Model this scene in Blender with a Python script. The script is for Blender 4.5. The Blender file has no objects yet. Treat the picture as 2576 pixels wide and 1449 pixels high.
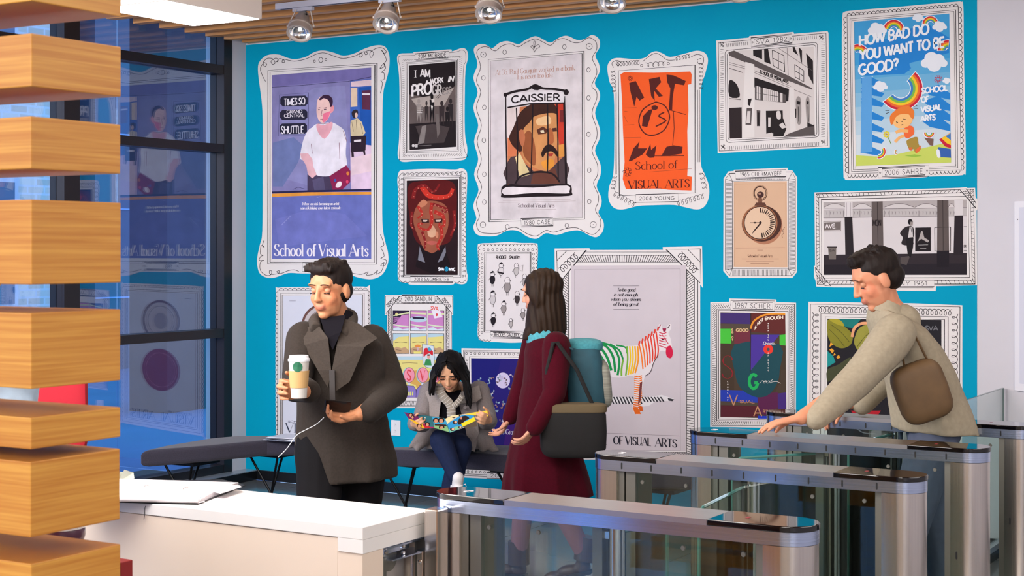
import bpy, bmesh, math, random
from mathutils import Vector, Matrix
from mathutils.geometry import tessellate_polygon
random.seed(7)
PI = math.pi
S = bpy.context.scene
COL = S.collection
# ------------------------------------------------------------------ camera
# level camera, 1.7 m above the floor; the mural wall is the plane Y=0, its left corner X=0
F_PX = 3897.0
TH = math.atan(2312 / 3897.0)
CAM = Vector((7.605, -8.929, 1.7))
PX, PY = 1288.0, 630.0
RT = Vector((math.cos(TH), math.sin(TH), 0)); FW = Vector((-math.sin(TH), math.cos(TH), 0)); UP = Vector((0, 0, 1))
cd = bpy.data.cameras.new('camera'); cam = bpy.data.objects.new('camera', cd); COL.objects.link(cam)
cam.location = CAM; cam.rotation_euler = (PI / 2, 0, TH)
cd.sensor_fit = 'HORIZONTAL'; cd.sensor_width = 36.0; cd.lens = F_PX / 2576 * 36.0
cd.shift_x = 0.0; cd.shift_y = (PY - 724.5) / 2576.0
cd.clip_start = 0.05; cd.clip_end = 200
cd.dof.use_dof = True; cd.dof.focus_distance = 7.6; cd.dof.aperture_fstop = 18.0
S.camera = cam
# ------------------------------------------------------------------ world, lights, exposure
S.view_settings.view_transform = 'Standard'
try: S.view_settings.look = 'None'
except Exception: pass
S.view_settings.gamma = 1.0; S.view_settings.use_curve_mapping = False
S.view_settings.exposure = -0.13
w = bpy.data.worlds.new('world'); S.world = w; w.use_nodes = True
wn = w.node_tree.nodes; wl = w.node_tree.links
bgn = wn['Background']; bgn.inputs[1].default_value = 2.4
bgn.inputs[0].default_value = (0.36, 0.59, 1.0, 1)
def area(name, loc, size, energy, color, rot=(0, 0, 0), sy=None):
    l = bpy.data.lights.new(name, 'AREA'); l.energy = energy; l.color = color; l.size = size
    if sy: l.shape = 'RECTANGLE'; l.size_y = sy
    o = bpy.data.objects.new(name, l); COL.objects.link(o); o.location = loc; o.rotation_euler = rot
    o['kind'] = 'helper'; return o
pt = area('daylight_portal', (-0.02, -6.6, 1.7), 13.0, 1, (1, 1, 1), (PI / 2, 0, -PI / 2), 3.3); pt.data.cycles.is_portal = True
area('fill_light_behind', (7.4, -10.8, 3.25), 3.4, 560, (1.0, 0.94, 0.88), (math.radians(48), 0, 0))  # unseen fill added behind the camera to brighten the camera-facing sides
area('fill_light_middle', (2.6, -6.0, 3.0), 5.0, 450, (1.0, 0.97, 0.94), (math.radians(68), 0, 0), 1.6)  # wide fill without a fixture, added to light the mural wall evenly
area('fill_light_desk', (3.6, -8.2, 3.1), 2.2, 70, (1.0, 0.92, 0.84), (math.radians(48), 0, 0))  # extra fill put in to brighten the desk front, no lamp hangs there
area('fill_light_right', (9.0, -4.5, 3.0), 3.0, 170, (1.0, 0.94, 0.90), (0, math.radians(35), 0))  # unseen helper fill from the right side

# ------------------------------------------------------------------ pixel helpers (the photo's rays meet real planes)
def ray(x, y): return FW + RT * ((x - PX) / F_PX) - UP * ((y - PY) / F_PX)
def atz(x, y, z):
    r = ray(x, y); return CAM + r * ((z - CAM.z) / r.z)
def aty(x, y, Y=0.0):
    r = ray(x, y); return CAM + r * ((Y - CAM.y) / r.y)
def atd(x, y, d): return CAM + ray(x, y) * d
# ------------------------------------------------------------------ materials
MATS = {}
def srgb(c):
    if isinstance(c, str): c = [int(c[i:i + 2], 16) for i in (0, 2, 4)]
    o = []
    for v in c[:3]:
        v = v / 255.0
        o.append(v / 12.92 if v <= 0.04045 else ((v + 0.055) / 1.055) ** 2.4)
    return tuple(o)
def mat(name, color=(200, 200, 200), rough=0.5, metal=0.0, noise=0.0, nscale=20.0, bump=0.0, stretch=(1, 1, 1), emit=0.0, spec=0.5, attr=False, coat=0.0, sss=0.0, bscale=None, sheen=0.0):
    if name in MATS: return MATS[name]
    m = bpy.data.materials.new(name); m.use_nodes = True
    nt = m.node_tree; N = nt.nodes; L = nt.links
    b = N['Principled BSDF']
    c = srgb(color)
    b.inputs['Base Color'].default_value = (*c, 1); b.inputs['Roughness'].default_value = rough
    b.inputs['Metallic'].default_value = metal; b.inputs['Specular IOR Level'].default_value = spec
    if coat: b.inputs['Coat Weight'].default_value = coat; b.inputs['Coat Roughness'].default_value = 0.05
    if sheen: b.inputs['Sheen Weight'].default_value = sheen
    if sss: b.inputs['Subsurface Weight'].default_value = sss; b.inputs['Subsurface Radius'].default_value = (0.01, 0.004, 0.002)
    if emit: b.inputs['Emission Color'].default_value = (*c, 1); b.inputs['Emission Strength'].default_value = emit
    src = None
    if attr:
        a = N.new('ShaderNodeAttribute'); a.attribute_name = 'Col'; src = a.outputs['Color']
        L.new(src, b.inputs['Base Color'])
    if noise or bump:
        tc = N.new('ShaderNodeTexCoord'); mp = N.new('ShaderNodeMapping'); mp.inputs['Scale'].default_value = stretch
        L.new(tc.outputs['Object'], mp.inputs['Vector'])
        nz = N.new('ShaderNodeTexNoise'); nz.inputs['Scale'].default_value = nscale; nz.inputs['Detail'].default_value = 5
        L.new(mp.outputs['Vector'], nz.inputs['Vector'])
        if noise:
            mr = N.new('ShaderNodeMapRange'); mr.inputs['From Min'].default_value = 0.25; mr.inputs['From Max'].default_value = 0.75
            mr.inputs['To Min'].default_value = 1 - noise; mr.inputs['To Max'].default_value = 1 + noise
            L.new(nz.outputs['Fac'], mr.inputs['Value'])
            vm = N.new('ShaderNodeVectorMath'); vm.operation = 'SCALE'
            if src: L.new(src, vm.inputs[0])
            else: vm.inputs[0].default_value = c
            L.new(mr.outputs['Result'], vm.inputs['Scale']); L.new(vm.outputs['Vector'], b.inputs['Base Color'])
        if bump:
            nb = nz
            if bscale:
                nb = N.new('ShaderNodeTexNoise'); nb.inputs['Scale'].default_value = bscale; nb.inputs['Detail'].default_value = 4
                L.new(mp.outputs['Vector'], nb.inputs['Vector'])
            bp = N.new('ShaderNodeBump'); bp.inputs['Strength'].default_value = bump; bp.inputs['Distance'].default_value = 0.004
            L.new(nb.outputs['Fac'], bp.inputs['Height']); L.new(bp.outputs['Normal'], b.inputs['Normal'])
    MATS[name] = m; return m
def glassmat(name, tint=(0.86, 0.95, 0.92), ior=1.5, boost=1.0, rough=0.0):
    if name in MATS: return MATS[name]
    m = bpy.data.materials.new(name); m.use_nodes = True
    nt = m.node_tree; N = nt.nodes; L = nt.links; N.remove(N['Principled BSDF'])
    out = N['Material Output']; tr = N.new('ShaderNodeBsdfTransparent'); tr.inputs[0].default_value = (*tint, 1)
    gl = N.new('ShaderNodeBsdfGlossy'); gl.inputs['Roughness'].default_value = rough
    fr = N.new('ShaderNodeLayerWeight'); fr.inputs['Blend'].default_value = 0.5
    pw = N.new('ShaderNodeMath'); pw.operation = 'POWER'; pw.inputs[1].default_value = 4.0; L.new(fr.outputs['Facing'], pw.inputs[0])
    ad = N.new('ShaderNodeMath'); ad.operation = 'MULTIPLY_ADD'; ad.inputs[1].default_value = 0.95; ad.inputs[2].default_value = 0.045; L.new(pw.outputs[0], ad.inputs[0])
    mu = N.new('ShaderNodeMath'); mu.operation = 'MULTIPLY'; mu.inputs[1].default_value = boost; mu.use_clamp = True
    mx = N.new('ShaderNodeMixShader')
    L.new(ad.outputs[0], mu.inputs[0]); L.new(mu.outputs[0], mx.inputs[0]); L.new(tr.outputs[0], mx.inputs[1]); L.new(gl.outputs[0], mx.inputs[2])
    L.new(mx.outputs[0], out.inputs[0]); MATS[name] = m; return m
def woodmat(name, c1, c2, axis='X', rough=0.45, scale=1.0):
    if name in MATS: return MATS[name]
    m = bpy.data.materials.new(name); m.use_nodes = True
    nt = m.node_tree; N = nt.nodes; L = nt.links; b = N['Principled BSDF']; b.inputs['Roughness'].default_value = rough
    tc = N.new('ShaderNodeTexCoord'); mp = N.new('ShaderNodeMapping')
    st = {'X': (1.2, 26, 40), 'XY': (3.0, 3.0, 150)}[axis]
    mp.inputs['Scale'].default_value = [v * scale for v in st]
    L.new(tc.outputs['Object'], mp.inputs['Vector'])
    n1 = N.new('ShaderNodeTexNoise'); n1.inputs['Scale'].default_value = 1.0; n1.inputs['Detail'].default_value = 7; n1.inputs['Distortion'].default_value = 0.5
    L.new(mp.outputs['Vector'], n1.inputs['Vector'])
    cr = N.new('ShaderNodeValToRGB'); cr.color_ramp.elements[0].position = 0.36; cr.color_ramp.elements[1].position = 0.68
    cr.color_ramp.elements[0].color = (*srgb(c2), 1); cr.color_ramp.elements[1].color = (*srgb(c1), 1)
    L.new(n1.outputs['Fac'], cr.inputs[0]); L.new(cr.outputs[0], b.inputs['Base Color'])
    bp = N.new('ShaderNodeBump'); bp.inputs['Strength'].default_value = 0.12; bp.inputs['Distance'].default_value = 0.002
    L.new(n1.outputs['Fac'], bp.inputs['Height']); L.new(bp.outputs['Normal'], b.inputs['Normal'])
    MATS[name] = m; return m
def steelmat(name, color, rough, stretch, aniso=0.0):
    m = mat(name, color, rough, 1.0, noise=0.10, nscale=1.0, bump=0.10, stretch=stretch)
    return m
# ------------------------------------------------------------------ objects
def props(o, label=None, cat=None, group=None, kind=None):
    if label: o['label'] = label
    if cat: o['category'] = cat
    if group: o['group'] = group
    if kind: o['kind'] = kind
    return o
def thing(name, label, cat, loc=(0, 0, 0), group=None):
    o = bpy.data.objects.new(name, None); COL.objects.link(o); o.location = loc; o.empty_display_size = 0.1
    return props(o, label, cat, group)
def origin(o):
    v = Vector((0, 0, 0))
    while o is not None: v += o.location; o = o.parent
    return v
class MB:
    def __init__(s): s.v = []; s.f = []; s.c = None
    def add(s, vs, fs):
        n = len(s.v); s.v += [Vector(v) for v in vs]; s.f += [tuple(i + n for i in f) for f in fs]; return s
    def box(s, a, b):
        (x0, y0, z0), (x1, y1, z1) = a, b
        return s.add([(x0, y0, z0), (x1, y0, z0), (x1, y1, z0), (x0, y1, z0), (x0, y0, z1), (x1, y0, z1), (x1, y1, z1), (x0, y1, z1)],
                     [(0, 3, 2, 1), (4, 5, 6, 7), (0, 1, 5, 4), (1, 2, 6, 5), (2, 3, 7, 6), (3, 0, 4, 7)])
    def prism(s, poly, z0, z1, z0b=None):
        n = len(poly)
        a = sum(poly[i][0] * poly[(i + 1) % n][1] - poly[(i + 1) % n][0] * poly[i][1] for i in range(n))
        if a < 0: poly = poly[::-1]
        vs = [(p[0], p[1], z0) for p in poly] + [(p[0], p[1], z1) for p in poly]
        fs = [(i, (i + 1) % n, n + (i + 1) % n, n + i) for i in range(n)]
        tri = tessellate_polygon([[Vector((p[0], p[1], 0)) for p in poly]])
        for t in tri:
            a, b, c = (Vector((poly[k][0], poly[k][1], 0)) for k in t)
            up = (b - a).cross(c - a).z > 0
            t2 = t if up else t[::-1]
            fs.append(tuple(n + k for k in t2)); fs.append(tuple(t2[::-1]))
        return s.add(vs, fs)
    def tube(s, pts, r, n=8, caps=True, rr=None, flat=1.0, flatdir=None):
        pts = [Vector(p) for p in pts]; rings = []; N = len(pts)
        prev = None
        for i, p in enumerate(pts):
            t = (pts[min(i + 1, N - 1)] - pts[max(i - 1, 0)])
            if t.length < 1e-9: t = Vector((0, 0, 1))
            t.normalize()
            if prev is None:
                a = Vector(flatdir) if flatdir else (Vector((0, 0, 1)) if abs(t.z) < 0.9 else Vector((1, 0, 0)))
            else: a = prev
            a = a - t * a.dot(t)
            if a.length < 1e-6: a = t.orthogonal()
            a.normalize(); bb = t.cross(a); prev = a
            q = rr[i] if rr else r
            rings.append([p + a * (q * flat * math.cos(2 * PI * k / n)) + bb * (q * math.sin(2 * PI * k / n)) for k in range(n)])
        vs = [v for g in rings for v in g]; fs = []
        for i in range(N - 1):
            for k in range(n):
                fs.append((i * n + k, i * n + (k + 1) % n, (i + 1) * n + (k + 1) % n, (i + 1) * n + k))
        if caps: fs.append(tuple(range(n - 1, -1, -1))); fs.append(tuple((N - 1) * n + k for k in range(n)))
        return s.add(vs, fs)
    def cone(s, p0, p1, r0, r1, n=12):      # capsule that tapers: for bodies
        p0 = Vector(p0); p1 = Vector(p1); t = (p1 - p0); L = t.length
        if L < 1e-6: return s.ball(p0, r0)
        t.normalize(); pts = []; rr = []
        for a in (90, 60, 30, 0): pts.append(p0 - t * r0 * math.sin(math.radians(a))); rr.append(max(r0 * math.cos(math.radians(a)), 1e-4))
        for a in (0, 30, 60, 90): pts.append(p1 + t * r1 * math.sin(math.radians(a))); rr.append(max(r1 * math.cos(math.radians(a)), 1e-4))
        a = Vector((0, 0, 1)) if abs(t.z) < 0.9 else Vector((1, 0, 0)); a = (a - t * a.dot(t)).normalized(); bb = t.cross(a)
        vs = []; fs = []
        for p, q in zip(pts, rr): vs += [p + a * (q * math.cos(2 * PI * k / n)) + bb * (q * math.sin(2 * PI * k / n)) for k in range(n)]
        N = len(pts)
        for i in range(N - 1):
            for k in range(n): fs.append((i * n + k, i * n + (k + 1) % n, (i + 1) * n + (k + 1) % n, (i + 1) * n + k))
        fs.append(tuple(range(n - 1, -1, -1))); fs.append(tuple((N - 1) * n + k for k in range(n)))
        return s.add(vs, fs)
    def ball(s, c, r, M=None, nu=14, nv=9):
        if not hasattr(r, '__len__'): r = (r, r, r)
        c = Vector(c); vs = []; fs = []
        for j in range(1, nv):
            ph = PI * j / nv
            for i in range(nu):
                t = 2 * PI * i / nu; v = Vector((r[0] * math.sin(ph) * math.cos(t), r[1] * math.sin(ph) * math.sin(t), r[2] * math.cos(ph)))
                vs.append(v)
        vs.append(Vector((0, 0, r[2]))); vs.append(Vector((0, 0, -r[2])))
        T = len(vs) - 2; B = T + 1
        for j in range(nv - 2):
            for i in range(nu): fs.append((j * nu + i, (j + 1) * nu + i, (j + 1) * nu + (i + 1) % nu, j * nu + (i + 1) % nu))
        for i in range(nu): fs.append((T, i, (i + 1) % nu)); fs.append((B, (nv - 2) * nu + (i + 1) % nu, (nv - 2) * nu + i))
        if M is not None: vs = [M @ v for v in vs]
        return s.add([c + v for v in vs], fs)
    def lathe(s, prof, c, axis=(0, 0, 1), n=24):
        c = Vector(c); t = Vector(axis).normalized(); a = t.orthogonal().normalized(); b = t.cross(a); vs = []; fs = []
        for r, h in prof: vs += [c + t * h + a * (max(r, 1e-5) * math.cos(2 * PI * k / n)) + b * (max(r, 1e-5) * math.sin(2 * PI * k / n)) for k in range(n)]
        for i in range(len(prof) - 1):
            for k in range(n): fs.append((i * n + k, i * n + (k + 1) % n, (i + 1) * n + (k + 1) % n, (i + 1) * n + k))
        return s.add(vs, fs)
    def loft(s, rings):      # rings: lists of equal length, closed, capped
        n = len(rings[0]); vs = [v for g in rings for v in g]; fs = []
        for i in range(len(rings) - 1):
            for k in range(n): fs.append((i * n + k, i * n + (k + 1) % n, (i + 1) * n + (k + 1) % n, (i + 1) * n + k))
        fs.append(tuple(range(n - 1, -1, -1))); fs.append(tuple((len(rings) - 1) * n + k for k in range(n)))
        return s.add(vs, fs)
    def mesh(s, name, off=Vector((0, 0, 0))):
        me = bpy.data.meshes.new(name); me.from_pydata([tuple(v - off) for v in s.v], [], s.f); me.update(); return me
    def build(s, name, m, parent=None, smooth=False, bevel=0.0, seg=2, label=None, kind=None, local=False):
        off = Vector((0, 0, 0)) if (parent is None or local) else origin(parent)
        me = s.mesh(name, off)
        o = bpy.data.objects.new(name, me); COL.objects.link(o); me.materials.append(m)
        if parent is not None: o.parent = parent
        if smooth:
            for p in me.polygons: p.use_smooth = True
            me.set_sharp_from_angle(angle=math.radians(38))
        if bevel:
            bv = o.modifiers.new('bevel', 'BEVEL'); bv.width = bevel; bv.segments = seg; bv.limit_method = 'ANGLE'; bv.angle_limit = math.radians(40)
        if label: o['label'] = label
        if kind: o['kind'] = kind
        return o
def copy_tree(o, parent=None):
    c = o.copy(); COL.objects.link(c); c.parent = parent
    for ch in list(o.children): copy_tree(ch, c)
    return c
def stadium(x0, x1, y0, y1, n=24, left=True, right=True):
    r = (y1 - y0) / 2; cy = (y0 + y1) / 2; p = []
    if right: p += [(x1 - r + r * math.cos(a), cy + r * math.sin(a)) for a in [(-PI / 2 + PI * k / n) for k in range(n + 1)]]
    else: p += [(x1, y0), (x1, y1)]
    if left: p += [(x0 + r - r * math.cos(a), cy - r * math.sin(a)) for a in [(-PI / 2 + PI * k / n) for k in range(n + 1)]]
    else: p += [(x0, y1), (x0, y0)]
    return p
def bm_clean(me):
    bm = bmesh.new(); bm.from_mesh(me); bmesh.ops.recalc_face_normals(bm, faces=bm.faces); bm.to_mesh(me); bm.free()
def remeshed(mb, name, m, parent, voxel=0.008, smooth_it=2, deform=None, color=None, label=None):
    off = origin(parent)
    me = mb.mesh(name + '_src'); o = bpy.data.objects.new(name + '_src', me); COL.objects.link(o)
    r = o.modifiers.new('r', 'REMESH'); r.mode = 'VOXEL'; r.voxel_size = voxel
    if smooth_it: sm = o.modifiers.new('s', 'SMOOTH'); sm.factor = 0.5; sm.iterations = smooth_it
    dg = bpy.context.evaluated_depsgraph_get(); ev = o.evaluated_get(dg)
    me2 = bpy.data.meshes.new_from_object(ev); bpy.data.objects.remove(o); me2.name = name
    if deform:
        nr = [v.normal.copy() for v in me2.vertices]
        for v, nn in zip(me2.vertices, nr): v.co = deform(v.co.copy(), nn)
        me2.update()
    if color:
        at = me2.color_attributes.new('Col', 'FLOAT_COLOR', 'POINT')
        for i, v in enumerate(me2.vertices): at.data[i].color = (*color(v.co), 1)
    for v in me2.vertices: v.co -= off
    for p in me2.polygons: p.use_smooth = True
    me2.materials.clear(); me2.materials.append(m)
    q = bpy.data.objects.new(name, me2); COL.objects.link(q); q.parent = parent
    if label: q['label'] = label
    return q
# ================================================================== SETTING
M_white = mat('white_wall_paint', (206, 204, 212), 0.75, noise=0.03, nscale=3)
M_blue = mat('cyan_mural_vinyl', (0, 154, 191), 0.6, spec=0.05, noise=0.05, nscale=1.2)
M_base = mat('black_rubber_base', (16, 18, 24), 0.35)
M_dark = mat('dark_bronze_metal', (34, 28, 32), 0.38, 0.3)
M_tile = mat('terrazzo_tile', (122, 122, 122), 0.12, noise=0.16, nscale=1.4, bump=0.01, spec=0.7)
M_grout = mat('floor_grout', (70, 68, 64), 0.8)
M_sill = mat('satin_aluminium', (190, 196, 206), 0.35, 0.7)
M_soffit = mat('painted_plaster', (176, 168, 158), 0.8)
M_slat = woodmat('ceiling_oak', (226, 166, 104), (190, 130, 72), 'X', 0.5, 1.0)

b = MB().box((-1.0, -13, -0.12), (9.6, 0.0, -0.006)); props(b.build('floor', M_grout), kind='structure')
floor = bpy.data.objects['floor']; floor['label'] = 'pale grey polished floor of large square tiles'
tilemesh = None
X = -0.1
nx, ny, ts = 9, 11, 1.15
tm = MB().box((0.002, 0.002, -0.006), (ts - 0.002, ts - 0.002, 0.0)).mesh('tile'); tm.materials.append(M_tile)
for i in range(nx):
    for j in range(ny):
        t = bpy.data.objects.new('tile', tm); COL.objects.link(t); t.parent = floor
        t.location = (-0.02 + i * ts - 0.55, -ny * ts + j * ts - 0.02, 0)
        if t.location.y + ts > 0.0: t.location.y = -ts - 0.001
wb = MB().box((-0.30, 0.0, 0.0), (9.6, 0.25, 3.6)).build('wall_back', M_white); props(wb, 'long back wall, cyan on the left and white on the right', kind='structure')
MB().box((0.0, -0.002, 0.072), (5.384, 0.0, 3.232)).build('cyan_mural', M_blue, wb, label='bright cyan painted stretch of wall')
props(MB().box((0.115, -0.014, 0.0), (9.6, 0.0, 0.071)).build('baseboard_back', M_base), kind='structure')
props(MB().box((9.5, -13, 0), (9.7, 0.25, 3.6)).build('wall_right', M_white), kind='structure')
wf = MB().box((3.6, -13.2, 0), (9.7, -13, 3.6)).build('wall_front', mat('warm_hall_wall', (196, 166, 140), 0.8)); props(wf, kind='structure')
MB().box((-0.3, -13.2, 3.2), (3.6, -13, 3.6)).box((-0.3, -13.2, 0), (3.6, -13, 0.1)).build('entrance_frame', M_dark, wf)
MB().box((-0.3, -13.1, 0.1), (3.6, -13.09, 3.2)).build('entrance_glass', glassmat('entrance_glass', (0.74, 0.84, 1.0), 1.5, 1.0), wf)
ceil = MB().box((-0.3, -13, 3.40), (9.6, 0.25, 3.6)).build('ceiling', M_soffit); props(ceil, kind='structure')
# timber battens under the ceiling, one object each
ys = [-0.045, -0.245, -0.445, -0.66, -0.915, -1.165] + [-1.165 - 0.245 * k for k in range(1, 34)]
for k, y in enumerate(ys):
    x1 = 9.5
    if -2.95 < y < -2.05:      # the square luminaire interrupts them
        MB().box((1.96, y - 0.036, 3.24), (x1, y + 0.036, 3.40)).build('batten', M_slat, ceil)
        continue
    MB().box((0.03, y - 0.036, 3.24), (x1, y + 0.036, 3.40)).build('batten', M_slat, ceil)
# ------------------------------------------------------------------ window wall on the left (plane X=0)
props(MB().box((-0.25, -0.16, 0.07), (0.0, 0.0, 3.4)).build('wall_left', M_white), 'narrow white wall strip beside the cyan wall', kind='structure')
cb = MB().box((-0.15, -13, 0.0), (0.115, 0.0, 0.066)).build('trim_1', M_base); props(cb, kind='structure')
MB().box((-0.15, -13, 0.066), (0.117, 0.0, 0.072)).build('metal_sill', M_sill, cb)
win = MB().box((-0.13, -13, 3.30), (0.0, -0.16, 3.40)).build('window_1', M_dark); props(win, 'dark framed full height window wall', kind='structure')
MB().box((-0.13, -13, 0.072), (0.0, -0.16, 0.13)).build('bottom_rail', M_dark, win)
for (a, c) in ((2.99, 3.055), (2.415, 2.478), (1.062, 1.125)):
    MB().box((-0.12, -13, a), (0.0, -0.16, c)).build('transom', M_dark, win)
muls = [(-0.248, -0.16), (-1.79, -1.656), (-3.35, -3.22), (-5.0, -4.87), (-6.65, -6.52), (-8.3, -8.17), (-9.95, -9.82), (-11.6, -11.47)]
for (a, c) in muls: MB().box((-0.13, a, 0.072), (0.003, c, 3.40)).build('mullion', M_dark, win)
G_win = glassmat('window_glass', (0.80, 0.88, 0.95), 1.5, 2.4)
for i in range(len(muls) - 1):
    y0, y1 = muls[i + 1][1], muls[i][0]
    for z0, z1 in ((0.13, 1.062), (1.125, 2.415), (2.478, 2.99), (3.055, 3.30)):
        if i == 0:
            for (a, c) in ((y0, -1.253), (-1.247, y1)): MB().box((-0.075, a, z0), (-0.065, c, z1)).build('pane', G_win, win)
        else: MB().box((-0.075, y0, z0), (-0.065, y1, z1)).build('pane', G_win, win)
# ------------------------------------------------------------------ outside
M_pave = mat('sky_tinted_paving', (84, 116, 160), 0.7, noise=0.1, nscale=2)  # blue of dusk sky and reflection put into the paving colour
props(MB().box((-30, -22, -0.15), (-0.3, 30, -0.05)).build('street_ground', M_pave), kind='structure')
mb_ = mat('pale_brick', (225, 222, 210), 0.8)
nt = mb_.node_tree; br = nt.nodes.new('ShaderNodeTexBrick'); br.inputs['Scale'].default_value = 1.0
br.inputs['Color1'].default_value = (*srgb((246, 240, 226)), 1); br.inputs['Color2'].default_value = (*srgb((214, 204, 188)), 1); br.inputs['Mortar'].default_value = (*srgb((235, 235, 235)), 1)
br.inputs['Brick Width'].default_value = 0.30; br.inputs['Row Height'].default_value = 0.11; br.inputs['Mortar Size'].default_value = 0.015
tc = nt.nodes.new('ShaderNodeTexCoord'); mp = nt.nodes.new('ShaderNodeMapping'); mp.inputs['Rotation'].default_value = (0, PI / 2, PI / 2)
sx = nt.nodes.new('ShaderNodeSeparateXYZ'); cx = nt.nodes.new('ShaderNodeCombineXYZ')
nt.links.new(tc.outputs['Object'], sx.inputs[0]); nt.links.new(sx.outputs['Y'], cx.inputs['X']); nt.links.new(sx.outputs['Z'], cx.inputs['Y'])
nt.links.new(cx.outputs[0], br.inputs['Vector']); nt.links.new(br.outputs['Color'], nt.nodes['Principled BSDF'].inputs['Base Color'])
bd = thing('brick_building', 'pale brick building across the street seen through the windows', 'building', (-9, 3, -0.05))
MB().box((-11, -4, -0.05), (-9, 6.9, 14)).build('wall', mb_, bd)
M_wf = mat('white_window_frame', (225, 230, 240), 0.5); M_wp = mat('street_window_pane', (90, 120, 150), 0.08)
for yy in (0.6, 2.8, 5.0):
    for zz in (0.9, 4.2, 7.4):
        f = MB().box((-9.01, yy, zz), (-8.9, yy + 0.75, zz + 1.8)).build('window', M_wf, bd)
        MB().box((-8.9, yy + 0.08, zz + 0.08), (-8.88, yy + 0.67, zz + 0.86)).box((-8.9, yy + 0.08, zz + 0.94), (-8.88, yy + 0.67, zz + 1.72)).build('pane', M_wp, f)
bb = thing('blue_glass_building', 'blue glass fronted building beyond the window wall', 'building', (-9, 7.8, -0.05))
M_bg = mat('blue_facade', (74, 94, 122), 0.3, noise=0.08, nscale=0.8)
MB().box((-12, 7.25, -0.05), (-9.0, 14, 12)).build('facade', M_bg, bb)
for zz in (1.0, 2.3, 3.4): MB().box((-9.0, 7.25, zz), (-8.98, 14, zz + 0.02)).build('facade_joint', mat('facade_joint', (150, 190, 240), 0.4), bb)
pr = thing('street_pier', 'dark stone pier standing just outside the window wall', 'pier', (-4.2, 3.8, -0.05))
MB().box((-4.6, 3.47, -0.05), (-4.05, 4.1, 7)).build('shaft', mat('dark_stone', (34, 40, 62), 0.6, noise=0.2, nscale=3), pr)
MB().box((-4.6, 4.1, -0.05), (-4.2, 4.28, 7)).build('side_panel', mat('dark_green_panel', (34, 40, 34), 0.5), pr)
M_sky = mat('bright_render', (235, 245, 255), 0.7)
# ------------------------------------------------------------------ square ceiling luminaires
M_lampbox = mat('white_lamp_housing', (225, 215, 208), 0.6)
M_glow = mat('lamp_diffuser', (255, 244, 232), 0.5, emit=9.0)
def lampbox(x0, x1, y0, y1, z0, z1, label):
    t = thing('ceiling_light', label, 'light', ((x0 + x1) / 2, (y0 + y1) / 2, z1), 'white box ceiling lights')
    MB().box((x0, y0, z0 + 0.004), (x1, y1, z1)).build('housing', M_lampbox, t, bevel=0.004)
    MB().box((x0 + 0.012, y0 + 0.012, z0), (x1 - 0.012, y1 - 0.012, z0 + 0.004)).build('diffuser', M_glow, t)
lampbox(1.425, 1.94, -2.90, -2.14, 3.0, 3.40, 'glowing white box light hanging at the top left under the battens')
for (x, y), lb_ in zip(((4.2, -3.3), (6.8, -2.4), (3.4, -6.6), (6.6, -6.2), (4.4, -10.4), (7.6, -10.6)), ('white box light above the lane behind the nearest turnstile', 'white box light above the farthest turnstile end', 'white box light above the reception desk', 'white box light just ahead of the camera', 'white box light behind the camera, on the window side', 'white box light behind the camera, on the right side')):
    lampbox(x - 0.26, x + 0.26, y - 0.38, y + 0.38, 3.0, 3.40, lb_)
# ------------------------------------------------------------------ track and spot lamps
M_track = mat('white_track_enamel', (196, 198, 216), 0.35, 0.1)
M_alu = mat('cast_aluminium', (196, 182, 174), 0.5, 0.45)
M_refl = mat('mirror_reflector', (235, 240, 245), 0.12, 1.0)
p0 = atz(697, 25, 3.2); TY = p0.y
tr = thing('lighting_track', 'white lighting track running under the timber battens', 'track', (p0.x, TY, 3.2))
MB().box((p0.x, TY - 0.02, 3.2), (8.5, TY + 0.02, 3.238)).build('rail', M_track, tr, bevel=0.002)
MB().box((p0.x + 0.03, TY - 0.006, 3.1985), (8.4, TY + 0.006, 3.2005)).build('slot', mat('slot_black', (20, 20, 24), 0.6), tr)
MB().box((p0.x + 0.01, TY + 0.02, 3.225), (p0.x + 2.0, TY + 0.07, 3.239)).build('mounting_plate', mat('plate_green', (190, 205, 190), 0.5), tr)
labs = ['leftmost metal spot lamp on the white track', 'second metal spot lamp from the left on the track', 'middle metal spot lamp, above the tall bank poster', 'fourth metal spot lamp, above the orange poster', 'rightmost metal spot lamp, barely in view at the top edge']
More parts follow.
